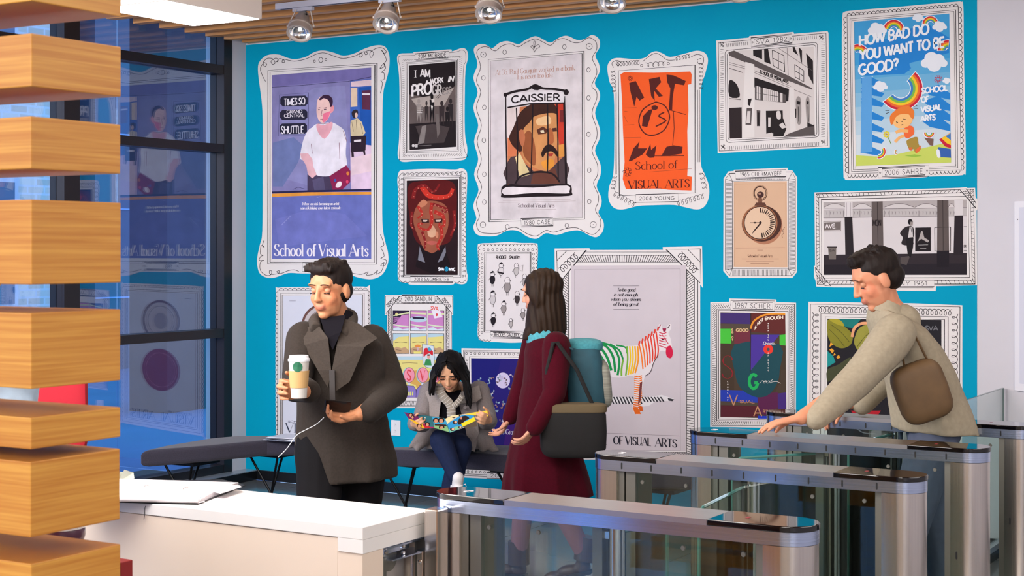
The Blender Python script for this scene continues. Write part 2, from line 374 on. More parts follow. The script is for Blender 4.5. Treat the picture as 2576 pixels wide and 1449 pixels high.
for (lx, ly), lb in zip(((752, 84), (970, 62), (1229, 36), (1538, 9), (1862, -20)), labs):
    ft = aty(lx, ly, TY - 0.03)
    ax = (-UP * 0.80 - FW * 0.56 - RT * 0.10).normalized()
    t = thing('spot_lamp', lb, 'lamp', tuple(ft), 'spot lamps on the track')
    base = ft - ax * 0.155
    prof = [(0.0, -0.165), (0.03, -0.162), (0.040, -0.14), (0.056, -0.075), (0.060, -0.062), (0.0765, -0.055), (0.0775, -0.045), (0.071, -0.042), (0.072, -0.006), (0.078, -0.004), (0.078, 0.004), (0.068, 0.004), (0.066, -0.004), (0.063, -0.012)]
    MB().lathe(prof, ft, ax, 32).build('lamp_body', M_alu, t, smooth=True)
    rf = [(0.063, -0.012), (0.055, -0.03), (0.035, -0.048), (0.012, -0.054), (0, -0.054)]
    MB().lathe(rf, ft, ax, 28).build('reflector', M_refl, t, smooth=True)
    MB().ball(ft - ax * 0.035, (0.012, 0.012, 0.012)).build('bulb', mat('lamp_bulb', (255, 240, 225), 0.3, emit=2.0), t, smooth=True)
    s1 = RT; yo = base + ax * 0.02
    pv = ft - ax * 0.06
    top = Vector((ft.x + 0.01, TY, 3.2))
    for sgn in (-1, 1):
        a = pv + s1 * (0.080 * sgn); MB().tube([a + ax * 0.0, Vector((top.x, top.y, 3.185)) + s1 * (0.045 * sgn)], 0.0045, 8).build('yoke_arm', M_alu, t)
        MB().tube([a - s1 * 0.006, a + s1 * 0.006], 0.009, 10).build('pivot_screw', M_alu, t)
    MB().box((top.x - 0.075, TY - 0.016, 3.176), (top.x + 0.075, TY + 0.016, 3.1995)).build('track_adapter', M_track, t, bevel=0.003)
    pts = [Vector((top.x + 0.02, TY, 3.178)), Vector((top.x + 0.035, TY - 0.01, 3.15)), base + UP * 0.01]
    MB().tube(pts, 0.004, 6).build('cable', M_base, t)
    e = ft + ax * 0.002 - UP * 0.0; c_ = (ax.cross(RT)).normalized()
    for q in (-1.15, 0.9):
        k = (RT * math.sin(q) + c_ * math.cos(q)) * (0.072 if True else 0); 
        if k.z > 0: k = -k
        MB().tube([ft + k, ft + k + ax * 0.014 + k.normalized() * 0.004], 0.005, 8).build('lens_clip', M_alu, t)
    ld = bpy.data.lights.new('spot_glow', 'SPOT'); ld.energy = 22; ld.color = (1, 0.86, 0.7); ld.spot_size = 1.3; ld.spot_blend = 0.7; ld.shadow_soft_size = 0.04
    lo = bpy.data.objects.new('spot_glow', ld); COL.objects.link(lo); lo.parent = t; lo.location = ax * 0.02
    lo.rotation_euler = (-ax).to_track_quat('Z', 'Y').to_euler()
# ------------------------------------------------------------------ outlet
oc = aty(996, 1076); t = thing('wall_outlet', 'white double power outlet on the cyan wall above the bench', 'outlet', tuple(oc))
M_plast = mat('white_plastic', (228, 230, 236), 0.35)
a = aty(985.5, 1056); c = aty(1008.5, 1097)
MB().box((a.x, -0.009, c.z), (c.x, -0.002, a.z)).build('cover_plate', M_plast, t, bevel=0.003)
for k in (-1, 1):
    zc = oc.z + k * 0.021; q = MB().prism(stadium(oc.x - 0.017, oc.x + 0.017, zc - 0.014, zc + 0.014, 6), 0, 1)
    q.v = [Vector((v.x, -0.0105 - 0.0 * v.z if v.z > 0.5 else -0.009, v.y)) for v in q.v]
    s_ = q.build('socket', M_plast, t)
    MB().box((oc.x - 0.008, -0.0112, zc - 0.002), (oc.x - 0.0055, -0.0103, zc + 0.008)).box((oc.x + 0.0055, -0.0112, zc - 0.002), (oc.x + 0.008, -0.0103, zc + 0.008)).box((oc.x - 0.002, -0.0112, zc - 0.010), (oc.x + 0.002, -0.0103, zc - 0.006)).build('slots', M_base, s_)
# ================================================================== FLAT PRINT ON THE WALL
# stroke font: each glyph = (advance, [strokes]); 'L' polyline, 'A' arc (cx,cy,rx,ry,deg0,deg1)
def LN(*a): return ('L', [(a[i], a[i + 1]) for i in range(0, len(a), 2)])
def AR(cx, cy, rx, ry, a0, a1): return ('A', [(cx + rx * math.cos(math.radians(a0 + (a1 - a0) * k / 14)), cy + ry * math.sin(math.radians(a0 + (a1 - a0) * k / 14))) for k in range(15)])
X_ = 0.64
GL = {
 'A': (.78, [LN(.02, 0, .37, 1), LN(.37, 1, .74, 0), LN(.14, .33, .62, .33)]),
 'B': (.66, [LN(.08, 0, .08, 1), AR(.3, .75, .24, .25, 90, -90), AR(.3, .26, .3, .26, 90, -90), LN(.08, 1, .3, 1), LN(.08, .51, .3, .51), LN(.08, 0, .3, 0)]),
 'C': (.78, [AR(.42, .5, .36, .5, 45, 315)]),
 'D': (.76, [LN(.08, 0, .08, 1), AR(.28, .5, .42, .5, 90, -90), LN(.08, 1, .28, 1), LN(.08, 0, .28, 0)]),
 'E': (.62, [LN(.08, 0, .08, 1), LN(.08, 1, .54, 1), LN(.08, .52, .48, .52), LN(.08, 0, .56, 0)]),
 'F': (.58, [LN(.08, 0, .08, 1), LN(.08, 1, .54, 1), LN(.08, .5, .46, .5)]),
 'G': (.8, [AR(.42, .5, .36, .5, 45, 350), LN(.48, .42, .78, .42)]),
 'H': (.76, [LN(.08, 0, .08, 1), LN(.66, 0, .66, 1), LN(.08, .52, .66, .52)]),
 'I': (.26, [LN(.12, 0, .12, 1)]),
 'J': (.46, [LN(.34, 1, .34, .2), AR(.18, .2, .16, .2, 0, -160)]),
 'K': (.7, [LN(.08, 0, .08, 1), LN(.1, .42, .6, 1), LN(.24, .56, .66, 0)]),
 'L': (.56, [LN(.08, 1, .08, 0), LN(.08, 0, .52, 0)]),
 'M': (.92, [LN(.08, 0, .1, 1), LN(.1, 1, .45, .1), LN(.45, .1, .8, 1), LN(.8, 1, .82, 0)]),
 'N': (.78, [LN(.08, 0, .08, 1), LN(.08, 1, .66, 0), LN(.66, 0, .66, 1)]),
 'O': (.86, [AR(.43, .5, .37, .5, 90, 450)]),
 'P': (.62, [LN(.08, 0, .08, 1), AR(.28, .73, .28, .27, 90, -90), LN(.08, 1, .28, 1), LN(.08, .46, .28, .46)]),
 'Q': (.86, [AR(.43, .5, .37, .5, 90, 450), LN(.5, .25, .8, -.05)]),
 'R': (.68, [LN(.08, 0, .08, 1), AR(.28, .74, .27, .26, 90, -90), LN(.08, 1, .28, 1), LN(.08, .48, .28, .48), LN(.32, .48, .62, 0)]),
 'S': (.6, [('A', [(.52, .8), (.46, .94), (.31, 1), (.15, .93), (.09, .77), (.14, .63), (.3, .52), (.46, .4), (.53, .25), (.48, .08), (.3, 0), (.12, .07), (.06, .22)])]),
 'T': (.62, [LN(.31, 0, .31, 1), LN(.02, 1, .6, 1)]),
 'U': (.74, [LN(.08, 1, .08, .3), AR(.36, .3, .28, .3, 180, 360), LN(.64, .3, .64, 1)]),
 'V': (.74, [LN(.02, 1, .36, 0), LN(.36, 0, .7, 1)]),
 'W': (1.04, [LN(.02, 1, .26, 0), LN(.26, 0, .51, .95), LN(.51, .95, .76, 0), LN(.76, 0, 1.0, 1)]),
 'X': (.7, [LN(.04, 1, .64, 0), LN(.04, 0, .64, 1)]),
 'Y': (.7, [LN(.02, 1, .35, .48), LN(.35, .48, .68, 1), LN(.35, .48, .35, 0)]),
 'Z': (.64, [LN(.06, 1, .58, 1), LN(.58, 1, .05, 0), LN(.05, 0, .6, 0)]),
 '0': (.6, [AR(.3, .5, .24, .5, 90, 450)]), '1': (.34, [LN(.04, .82, .2, 1), LN(.2, 1, .2, 0)]),
 '2': (.58, [('A', [(.06, .76), (.12, .93), (.28, 1), (.45, .94), (.5, .77), (.44, .58), (.06, 0)]), LN(.06, 0, .54, 0)]),
 '3': (.56, [AR(.26, .75, .22, .25, 150, -80), AR(.26, .26, .25, .26, 80, -150)]),
 '4': (.6, [LN(.44, 0, .44, 1), LN(.44, 1, .04, .28), LN(.04, .28, .58, .28)]),
 '5': (.56, [LN(.5, 1, .14, 1), LN(.14, 1, .1, .56), AR(.27, .32, .24, .32, 120, -140)]),
 '6': (.58, [AR(.29, .3, .23, .3, 90, 450), ('A', [(.07, .36), (.12, .65), (.28, .88), (.44, 1)])]),
 '7': (.52, [LN(.04, 1, .5, 1), LN(.5, 1, .16, 0)]),
 '8': (.58, [AR(.29, .75, .19, .25, 90, 450), AR(.29, .26, .24, .26, 90, 450)]),
 '9': (.58, [AR(.29, .7, .23, .3, 90, 450), ('A', [(.51, .64), (.46, .35), (.3, .12), (.14, 0)])]),
 'a': (.54, [AR(.24, .29, .2, .3, 40, 320), LN(.46, .62, .46, 0)]),
 'b': (.58, [LN(.08, 0, .08, 1), AR(.3, .3, .22, .32, 140, -140)]),
 'c': (.5, [AR(.28, .31, .22, .32, 45, 315)]), 'd': (.58, [LN(.48, 0, .48, 1), AR(.27, .3, .21, .32, 40, 320)]),
 'e': (.54, [AR(.28, .31, .22, .32, 0, 315), LN(.07, .33, .5, .33)]),
 'f': (.34, [('A', [(.36, .92), (.3, 1), (.2, .96), (.15, .84)]), LN(.15, .84, .15, 0), LN(.02, .62, .32, .62)]),
 'g': (.54, [AR(.26, .34, .19, .28, 90, 450), LN(.46, .62, .46, -.05), AR(.27, -.06, .19, .2, 0, -160)]),
 'h': (.58, [LN(.08, 0, .08, 1), AR(.28, .42, .2, .22, 170, 0), LN(.48, .42, .48, 0)]),
 'i': (.24, [LN(.12, 0, .12, .62), LN(.12, .82, .12, .88)]), 'k': (.52, [LN(.08, 0, .08, 1), LN(.1, .26, .42, .62), LN(.2, .36, .48, 0)]),
 'l': (.24, [LN(.12, 0, .12, 1)]), 'm': (.84, [LN(.08, 0, .08, .62), AR(.24, .42, .17, .22, 170, 0), LN(.41, .42, .41, 0), AR(.58, .42, .17, .22, 170, 0), LN(.75, .42, .75, 0)]),
 'n': (.58, [LN(.08, 0, .08, .62), AR(.28, .42, .2, .22, 170, 0), LN(.48, .42, .48, 0)]),
 'o': (.56, [AR(.28, .31, .22, .32, 90, 450)]), 'r': (.4, [LN(.08, 0, .08, .62), AR(.26, .42, .18, .21, 170, 60)]),
 'p': (.58, [LN(.08, -.3, .08, .62), AR(.3, .31, .22, .32, 140, -140)]),
 's': (.42, [('A', [(.36, .5), (.31, .6), (.2, .63), (.09, .57), (.08, .45), (.2, .34), (.34, .25), (.36, .12), (.28, .01), (.15, 0), (.05, .1)])]),
 't': (.36, [LN(.15, .86, .15, .12), AR(.26, .12, .11, .13, 180, 300), LN(.02, .62, .32, .62)]),
 'u': (.58, [LN(.08, .62, .08, .2), AR(.28, .2, .2, .21, 180, 360), LN(.48, 0, .48, .62)]),
 'v': (.5, [LN(.02, .62, .25, 0), LN(.25, 0, .48, .62)]), 'w': (.78, [LN(.02, .62, .2, 0), LN(.2, 0, .39, .58), LN(.39, .58, .58, 0), LN(.58, 0, .76, .62)]),
 'x': (.5, [LN(.04, .62, .46, 0), LN(.04, 0, .46, .62)]),
 'y': (.5, [LN(.02, .62, .26, 0), LN(.48, .62, .18, -.28)]),
 '.': (.24, [LN(.1, 0, .1, .05)]), ',': (.24, [LN(.12, .04, .06, -.12)]), '?': (.5, [('A', [(.06, .78), (.12, .94), (.26, 1), (.4, .94), (.44, .78), (.36, .6), (.25, .48), (.25, .28)]), LN(.25, 0, .25, .05)]),
 "'": (.2, [LN(.1, .85, .1, 1)]), ' ': (.34, []), ':': (.24, [LN(.1, 0, .1, .05), LN(.1, .5, .1, .55)]),
}
def smooth(pts, n=6, closed=True):      # Catmull-Rom
    P = [Vector((p[0], p[1])) for p in pts]; N = len(P); out = []
    for i in range(N if closed else N - 1):
        g = lambda k: P[k % N] if closed else P[max(0, min(N - 1, k))]
        p0, p1, p2, p3 = g(i - 1), g(i), g(i + 1), g(i + 2)
        for k in range(n):
            t = k / n
            out.append(tuple(0.5 * ((2 * p1) + (p2 - p0) * t + (2 * p0 - 5 * p1 + 4 * p2 - p3) * t * t + (3 * p1 - p0 - 3 * p2 + p3) * t ** 3)))
    if not closed: out.append(tuple(P[-1]))
    return out
def circle(cx, cy, rx, ry=None, n=20, a0=0, a1=360):
    ry = rx if ry is None else ry
    return [(cx + rx * math.cos(math.radians(a0 + (a1 - a0) * k / n)), cy + ry * math.sin(math.radians(a0 + (a1 - a0) * k / n))) for k in range(n + (0 if a1 - a0 == 360 else 1))]
INK = (34, 28, 34)
PAPER = (226, 221, 220)
class Art:
    """flat coloured print, given in photo pixels and laid on the wall plane"""
    def __init__(s, f=None, base=0.0, plane=0.0): s.layers = []; s.f = f or (lambda x, y: (x, y)); s.base = base
    def poly(s, pts, c): s.layers.append(('P', [s.f(*p) for p in pts], c)); return s
    def strips(s, quads, c): s.layers.append(('Q', quads, c)); return s
    def line(s, pts, w, c=INK, closed=False):
        s.layers.append(('Q', s._strip([s.f(*p) for p in pts], w, closed), c)); return s
    def lines(s, many, w, c=INK, closed=False):
        q = []
        for pts in many: q += s._strip([s.f(*p) for p in pts], w, closed)
        s.layers.append(('Q', q, c)); return s
    @staticmethod
    def _strip(pts, w, closed=False, wf=None):
        P = [Vector(p) for p in pts]; N = len(P); q = []
        if N < 2: return q
        L = []; R = []
        for i in range(N):
            a = P[(i - 1) % N] if (closed or i > 0) else P[i]; b = P[(i + 1) % N] if (closed or i < N - 1) else P[i]
            t = b - a
            if t.length < 1e-9: t = Vector((1, 0))
            t.normalize(); n = Vector((-t.y, t.x)); k = w / 2
            if 0 < i < N - 1 or closed:
                u = (P[i] - a); 
                if u.length > 1e-9:
                    u.normalize(); d = abs(n.dot(Vector((-u.y, u.x)))); k = w / 2 / max(d, 0.45)
            if wf: k = wf(i, t) / 2
            L.append(P[i] + n * k); R.append(P[i] - n * k)
        for i in range(N if closed else N - 1):
            j = (i + 1) % N; q.append((L[i], L[j], R[j], R[i]))
        return q
    def text(s, st, x0, y0, x1, y1, h, w, c, serif=False, slant=0.0, bow=0.0, shadow=None, track=0.0):
        a = Vector(s.f(x0, y0)); b = Vector(s.f(x1, y1)); hh = h * s.sc()
        w = w * s.sc()
        tot = sum(GL[ch][0] + track for ch in st) - track; ax = (b - a) / tot; upv = Vector((0, -hh)); 
        pen = 0.0; quads = []
        sx = ax.length
        for ch in st:
            adv, st_ = GL[ch]
            for kind, pts in st_:
                pp = [a + ax * (pen + x + slant * y) + upv * y + Vector((0, -bow * s.sc() * math.sin(PI * min(1, max(0, (pen + x) / tot))))) for x, y in pts]
                if serif:
                    if kind == 'L' and len(pts) == 2:
                        dx, dy = pts[1][0] - pts[0][0], pts[1][1] - pts[0][1]
                        th = w if (abs(dy) > 1e-6 and (abs(dx) < 0.03 or dx * dy < 0)) else w * 0.28
                        if ch in 'NMU' and abs(dx) < .03 and not (ch == 'U' and pts[0][0] < .3): th = w * 0.3
                        quads += s._strip(pp, th)
                        if ch in "?.,:'" : continue
                        for (x, y), (x2, y2) in ((pts[0], pts[1]), (pts[1], pts[0])):
                            if abs(y2 - y) < 0.3: continue
                            if min(abs(y), abs(y - 1), abs(y - .62)) > 0.02 and not y < -.2: continue
                            if ch in 'bdgaftu' and (y in (0, .0) and ch in 'bf' and ch == 'b'): continue
                            if ch == 'N' and x > .3 and y == 0 or ch in 'VvWw' and y == 0 or ch == 'A' and y == 1 or ch == 'M' and y < .2 and x > .2 and x < .7: continue
                            l = .11 if not (y == .62 and ch in 'inrmu') else .11
                            r = .11 if not (y == .62 and ch in 'inrmu') else .0
                            if abs(y - 1) < .01 and ch in 'hlbdk': r = .0
                            s0 = a + ax * (pen + x - l + slant * y) + upv * y; s1 = a + ax * (pen + x + r + slant * y) + upv * y
                            quads += s._strip([s0, s1], w * 0.22)
                    else:
                        quads += s._strip(pp, w, False, lambda i, t: w * (0.2 + 0.85 * abs(t.y) ** 1.6))
                else: quads += s._strip(pp, w)
            pen += adv + track
        if shadow: s.layers.append(('Q', [tuple(v + Vector(shadow[0]) for v in q) for q in quads], shadow[1]))
        s.layers.append(('Q', quads, c)); return s
    def sc(s):
        a = Vector(s.f(0, 0)); b = Vector(s.f(0, 100)); return (b - a).length / 100
    def build(s, name, parent, m, z0, label=None, step=0.00002, mapf=None):
        mapf = mapf or (lambda p, h: aty(p[0], p[1], -0.002 - h))
        vs = []; fs = []; cs = []; off = origin(parent)
        for li, (k, pts, c) in enumerate(s.layers):
            h = z0 + step * li; c = srgb(c)
            if k == 'P':
                P = [Vector((p[0], p[1], 0)) for p in pts]
                n = len(vs)
                for p in P: vs.append(mapf(p, h) - off); cs.append(c)
                for t in tessellate_polygon([P]):
                    a, b, d = (P[i] for i in t)
                    cr = (b - a).cross(d - a).z
                    fs.append(tuple(n + i for i in (t if cr < 0 else t[::-1])))
            else:
                kk = 0; last = None
                for q in pts:
                    n = len(vs)
                    if last is None or (Vector(q[0]) - last).length > 1e-4: kk = (kk + 1) % 4
                    last = Vector(q[1])
                    for p in q: vs.append(mapf(p, h + kk * 0.000005) - off); cs.append(c)
                    fs.append((n, n + 1, n + 2, n + 3))
        me = bpy.data.meshes.new(name); me.from_pydata([tuple(v) for v in vs], [], fs); me.update()
        at = me.color_attributes.new('Col', 'FLOAT_COLOR', 'POINT')
        at.data.foreach_set('color', [x for c in cs for x in (*c, 1)])
        me.materials.append(m); o = bpy.data.objects.new(name, me); COL.objects.link(o); o.parent = parent
        if label: o['label'] = label
        return o
M_print = mat('printed_paper', (255, 255, 255), 0.6, attr=True, spec=0.12, noise=0.03, nscale=6)
M_paint = mat('printed_painting', (255, 255, 255), 0.6, attr=True, spec=0.12, noise=0.16, nscale=9)
def crop(ox, oy, sc): return lambda x, y: (ox + x / sc, oy + y / sc)
def lerp(a, b, t): return (a[0] + (b[0] - a[0]) * t, a[1] + (b[1] - a[1]) * t)
def quad(TL, TR, BR, BL): return lambda u, v: lerp(lerp(TL, TR, u), lerp(BL, BR, u), v)
def inset(q, l, t, r=None, b=None):      # quad corners moved in by pixels
    r = l if r is None else r; b = t if b is None else b
    TL, TR, BR, BL = q
    return [(TL[0] + l, TL[1] + t), (TR[0] - r, TR[1] + t), (BR[0] - r, BR[1] - b), (BL[0] + l, BL[1] - b)]
def ticks(A, q0, q1, n, w=1.0, sides='trbl', jit=0.12):
    """short strokes between the outlines q0 (outer) and q1 (inner)"""
    E = []
    nm = {'t': (0, 1), 'r': (1, 2), 'b': (2, 3), 'l': (3, 0)}
    for sd in sides:
        i, j = nm[sd]; nn = n if not isinstance(n, dict) else n[sd]
        for k in range(nn):
            t = (k + 0.5) / nn; tt = t + random.uniform(-jit, jit) / nn
            E.append([lerp(q0[i], q0[j], t), lerp(q1[i], q1[j], tt)])
    A.lines(E, w)
def curl(A, p, q, n, r, w=1.2, ph=0.0, side=1):      # line of loops from p to q
    d = Vector((q[0] - p[0], q[1] - p[1])); L = d.length; d.normalize(); nn = Vector((-d.y, d.x)) * side; pts = []
    for k in range(n * 12 + 1):
        t = k / (n * 12); a = 2 * PI * n * t + ph
        c = Vector(p) + d * (L * t)
        pts.append(tuple(c + d * (r * 0.75 * math.sin(a)) + nn * (r * (1 - math.cos(a)) - r)))
    A.line(pts, w)
def scallop(A, p, q, n, r, w=1.2, side=1):
    d = Vector((q[0] - p[0], q[1] - p[1])) / n; u = d.normalized(); nn = Vector((u.y, -u.x)) * side; E = []
    for k in range(n):
        c = Vector(p) + d * (k + .5)
        E.append([tuple(c - d * (.5 * math.cos(a)) + nn * (r * math.sin(a))) for a in [PI * j / 7 for j in range(8)]])
    A.lines(E, w)
def dots(A, p, q, n, r, w=1.1):
    E = []
    for k in range(n):
        c = lerp(p, q, (k + .5) / n); c2 = circle(c[0], c[1], r, r * 1.12, 10); E.append(c2 + [c2[0]])
    A.lines(E, w)
def plaque(A, q, st, h, studs=False, w=1.1, under=None):
    TL, TR, BR, BL = q
    A.poly(q, PAPER); A.line(q, 1.1, closed=True)
    i = inset(q, 6 if studs else 3, 2.2)
    if studs: 
        i = inset(q, (TR[0] - TL[0]) * .075, 3); A.line(i, 1.0, closed=True)
        for t in (.035, .965): c = lerp(lerp(TL, TR, t), lerp(BL, BR, t), .5); A.line(circle(c[0], c[1], 1.8, n=10), 1.0, closed=True)
    if under: A.lines([[(BL[0] + 2, BL[1] + 2.5), (BR[0] - 2, BR[1] + 2.5)]], 1.0)
    H = BL[1] - TL[1]; pw = (TR[0] - TL[0]); m = .12 if studs else .09
    a = lerp(BL, BR, m); b = lerp(BL, BR, 1 - m)
    A.text(st, a[0], a[1] - (H - h) / 2, b[0], b[1] - (H - h) / 2, h, w, INK, track=.14)
def poster(name, label, outline, cat='poster', group='framed poster prints on the cyan wall'):
    cx = sum(p[0] for p in outline) / len(outline); cy = sum(p[1] for p in outline) / len(outline)
    o = aty(cx, cy, -0.002); t = thing(name, label, cat, tuple(o), group)
    A = Art(); A.poly(outline, PAPER)
    A.build('paper', t, M_print, 0.0004)
    return t
def finish(t, F=None, P=None, T=None, pm=None, plabel=None):
    if F: F.build('frame_drawing', t, M_print, 0.0006)
    if P: P.build('picture', t, pm or M_paint, 0.0008, plabel)
    if T: T.build('lettering', t, M_print, 0.0009 + 0.00002 * (len(P.layers) if P else 0))
# ------------------------------------------------------------------ 1: subway painting poster
ol = smooth([(649, 177), (653, 155), (672, 139), (700, 137), (722, 145), (742, 149), (769, 143), (791, 131), (813, 127), (838, 132), (863, 140), (890, 135), (918, 122), (946, 114), (968, 117), (979, 138), (979, 171), (971, 204), (964, 235), (962, 300), (962, 430), (962, 560), (969, 607), (976, 635), (976, 662), (962, 690), (937, 702), (905, 699), (868, 689), (815, 688), (758, 688), (725, 687), (692, 698), (670, 698), (653, 687), (647, 665), (648, 643), (654, 615), (660, 580), (661, 430), (661, 310), (659, 262), (654, 221)], 4)
t1 = poster('poster', 'largest left poster, violet subway platform painting of a man in a white sweater', ol)
F = Art(); q = [(674, 177), (948.5, 159), (947, 665), (674, 664)]
F.line(q, 1.3, closed=True); F.line(inset(q, 5.5, 4.5), 1.2, closed=True)
F.line(smooth([(668, 205), (660, 190), (655, 172), (664, 158), (671, 162), (666, 168), (662, 158), (672, 147), (686, 148), (692, 158), (686, 162), (682, 154), (694, 146), (700, 152), (696, 156), (702, 148), (713, 150), (716, 156), (710, 157), (714, 149), (740, 154), (770, 148), (796, 136), (816, 133), (840, 141), (864, 147), (895, 140), (906, 133), (912, 139), (906, 144), (903, 138), (915, 130), (925, 134), (920, 138), (918, 131), (930, 127), (940, 133), (933, 145), (931, 132), (948, 121), (963, 121), (972, 130), (966, 134), (960, 126), (972, 150), (962, 163), (956, 172), (966, 168), (966, 160), (970, 172), (960, 182), (966, 184), (966, 200), (958, 202), (962, 210), (957, 235)], 4, False), 1.3)
F.line(smooth([(664, 605), (660, 618), (665, 622), (657, 618), (655, 638), (662, 643), (656, 645), (652, 655), (664, 655), (655, 660), (655, 680), (668, 692), (680, 692), (684, 683), (678, 681), (680, 690), (700, 688), (702, 681), (696, 684), (706, 688), (725, 681), (740, 679), (752, 683)], 4, False), 1.3)
F.line(smooth([(957, 590), (966, 615), (958, 622), (964, 634), (966, 645), (958, 650), (972, 655), (968, 668), (958, 668), (966, 660), (960, 682), (946, 690), (950, 680), (938, 690), (922, 692), (926, 684), (910, 690), (890, 688), (870, 682)], 4, False), 1.3)
for cx_, cy_, r in ((807, 151, 6.5), (791, 154, 3), (820, 150, 3)): F.line(circle(cx_, cy_, r * .8, r, 12), 1.2, closed=True)
plaque(F, [(761, 661), (862, 662), (862, 684), (761, 683)], ' ', 11, True); F.text('1983', 779, 678, 799, 678, 10, 1.1, INK)
P = Art(crop(620, 0, 3.622)); VI = (133, 128, 178)
def b4(x, y): return (x, y + 1449)
P.poly([(232, 685), (1137, 615), (1137, 2359), (232, 2359)], (104, 112, 182))
P.poly([(232, 685), (945, 630), (945, 1735), (232, 1745)], VI)
P.poly([(232, 685), (1137, 615), (1137, 715), (232, 790)], (118, 110, 168)); P.line([(232, 795), (500, 778), (720, 758), (925, 742), (1137, 700)], 1.2, (50, 46, 84))
P.poly([(350, 960), (620, 800), (900, 780), (940, 1500), (600, 1700), (240, 1600)], (140, 138, 186))
P.poly([(240, 1300), (430, 1250), (520, 1330), (470, 1480), (330, 1700), (240, 1700)], (110, 122, 172))
P.poly([(945, 740), (1137, 720), (1137, 1330), (945, 1320)], (62, 98, 178))
P.poly([(950, 745), (1137, 725), (1137, 780), (1020, 790), (950, 790)], (224, 198, 206))
P.poly([(950, 800), (1010, 800), (1010, 970), (950, 975)], (222, 196, 170)); P.poly([(1022, 800), (1137, 790), (1137, 1325), (1060, 1330), (1040, 1100)], (32, 84, 168))
P.poly([(1050, 825), (1132, 820), (1130, 1000), (1055, 995)], (92, 44, 70)); P.poly([(1055, 850), (1125, 850), (1125, 866), (1055, 866)], (224, 214, 222))
P.poly([(945, 1300), (1137, 1325), (1137, 1725), (950, 1730)], (222, 196, 220)); P.poly([(950, 1440), (1137, 1400), (1137, 1560), (950, 1600)], (232, 206, 216))
# second man on the bench
P.poly(smooth([(960, 1020), (990, 998), (1015, 1010), (1012, 1060), (985, 1075), (965, 1060)], 3), (46, 36, 44)); P.poly(circle(1000, 1050, 14, 24, 12), (226, 190, 176))
P.poly([(950, 1100), (1010, 1075), (1050, 1110), (1085, 1210), (1060, 1240), (950, 1240), (946, 1150)], (214, 196, 160)); P.lines([[(960, 1110), (975, 1200)], [(1040, 1120), (1060, 1220)], [(1000, 1090), (1005, 1180)]], .9, (70, 50, 50))
P.poly([(948, 1240), (1090, 1235), (1085, 1370), (1060, 1380), (950, 1385)], (44, 30, 42)); P.poly([(980, 1275), (1045, 1270), (1045, 1290), (980, 1295)], (230, 220, 226)); P.poly([(955, 1380), (975, 1370), (980, 1430), (958, 1430)], (50, 34, 44)); P.poly([(1060, 1370), (1080, 1370), (1085, 1410), (1070, 1412)], (50, 34, 44))
# sign plates
P.line([(300, 865), (565, 845), (565, 1235), (290, 1240)], 1.0, (90, 88, 130), closed=True)
for (x0, y0, x1, y1) in ((308, 870, 558, 968), (305, 996, 555, 1094), (302, 1120, 552, 1224)):
    r = 22; P.poly([(x0 + r, y0 + 6), (x1 - r, y0), (x1, y0 + r), (x1, y1 - r), (x1 - r, y1 - 4), (x0 + r, y1), (x0, y1 - r), (x0, y0 + r + 6)], (40, 38, 58))
# trousers, sweater, head, portfolio
P.poly([(555, 1590), (600, 1585), (790, 1600), (790, 1745), (555, 1745)], (72, 60, 88)); P.poly([(600, 1640), (700, 1610), (720, 1740), (620, 1740)], (88, 80, 112))
P.poly(smooth([(600, 1160), (560, 1190), (520, 1270), (495, 1380), (490, 1449), (550, 1470), (600, 1560), (650, 1600), (750, 1605), (870, 1570), (915, 1500), (905, 1400), (910, 1280), (890, 1190), (830, 1140), (770, 1115), (640, 1130)], 4), (232, 226, 236))
P.poly(smooth([(640, 1130), (705, 1140), (780, 1110), (775, 1180), (710, 1265), (650, 1200)], 3), (232, 168, 180))
P.poly([(490, 1400), (560, 1395), (600, 1449), (610, 1520), (640, 1590), (600, 1625), (560, 1590), (545, 1510), (500, 1440)], (228, 178, 186))
P.poly(smooth([(640, 965), (650, 905), (700, 870), (750, 880), (775, 920), (772, 1010), (745, 1080), (705, 1118), (665, 1105), (640, 1040)], 4), (236, 196, 190))
P.poly(smooth([(765, 985), (785, 960), (798, 975), (792, 1010), (768, 1030)], 3), (232, 150, 160)); P.poly([(700, 1035), (770, 1010), (745, 1080), (705, 1118), (690, 1100)], (236, 120, 150))
P.poly(smooth([(660, 905), (700, 868), (750, 868), (785, 905), (782, 960), (765, 975), (755, 930), (735, 905), (700, 895), (680, 912)], 3), (58, 34, 58))
P.lines([[(648, 985), (672, 980)], [(700, 985), (735, 978)], [(690, 1000), (680, 1050), (692, 1055)], [(672, 1085), (700, 1085)], [(650, 1125), (700, 1130), (760, 1118)], [(845, 1300), (850, 1449)], [(590, 1310), (600, 1400)], [(880, 1190), (915, 1290)]], 1.1, (120, 60, 80))
P.lines([[(652, 1000), (668, 1000)], [(706, 997), (728, 995)]], 2.0, (60, 40, 60))
P.poly([(755, 1605), (910, 1505), (948, 1560), (945, 1660), (860, 1740), (790, 1748)], (140, 34, 78)); P.poly(smooth([(812, 1700), (830, 1660), (862, 1655), (865, 1690), (835, 1710)], 3), (236, 222, 226))
P.poly(circle(924, 1580, 14, 18, 10), (220, 130, 60)); P.poly(circle(918, 1655, 12, 16, 10), (226, 70, 110)); P.poly(circle(808, 1643, 12, 14, 10), (60, 90, 170))
P.poly([(232, 1745), (560, 1735), (1137, 1720), (1137, 1738), (232, 1762)], (44, 38, 76)); P.poly([(232, 1765), (560, 1752), (1137, 1748), (1137, 1772), (900, 1775), (500, 1785), (232, 1795)], (226, 152, 62))
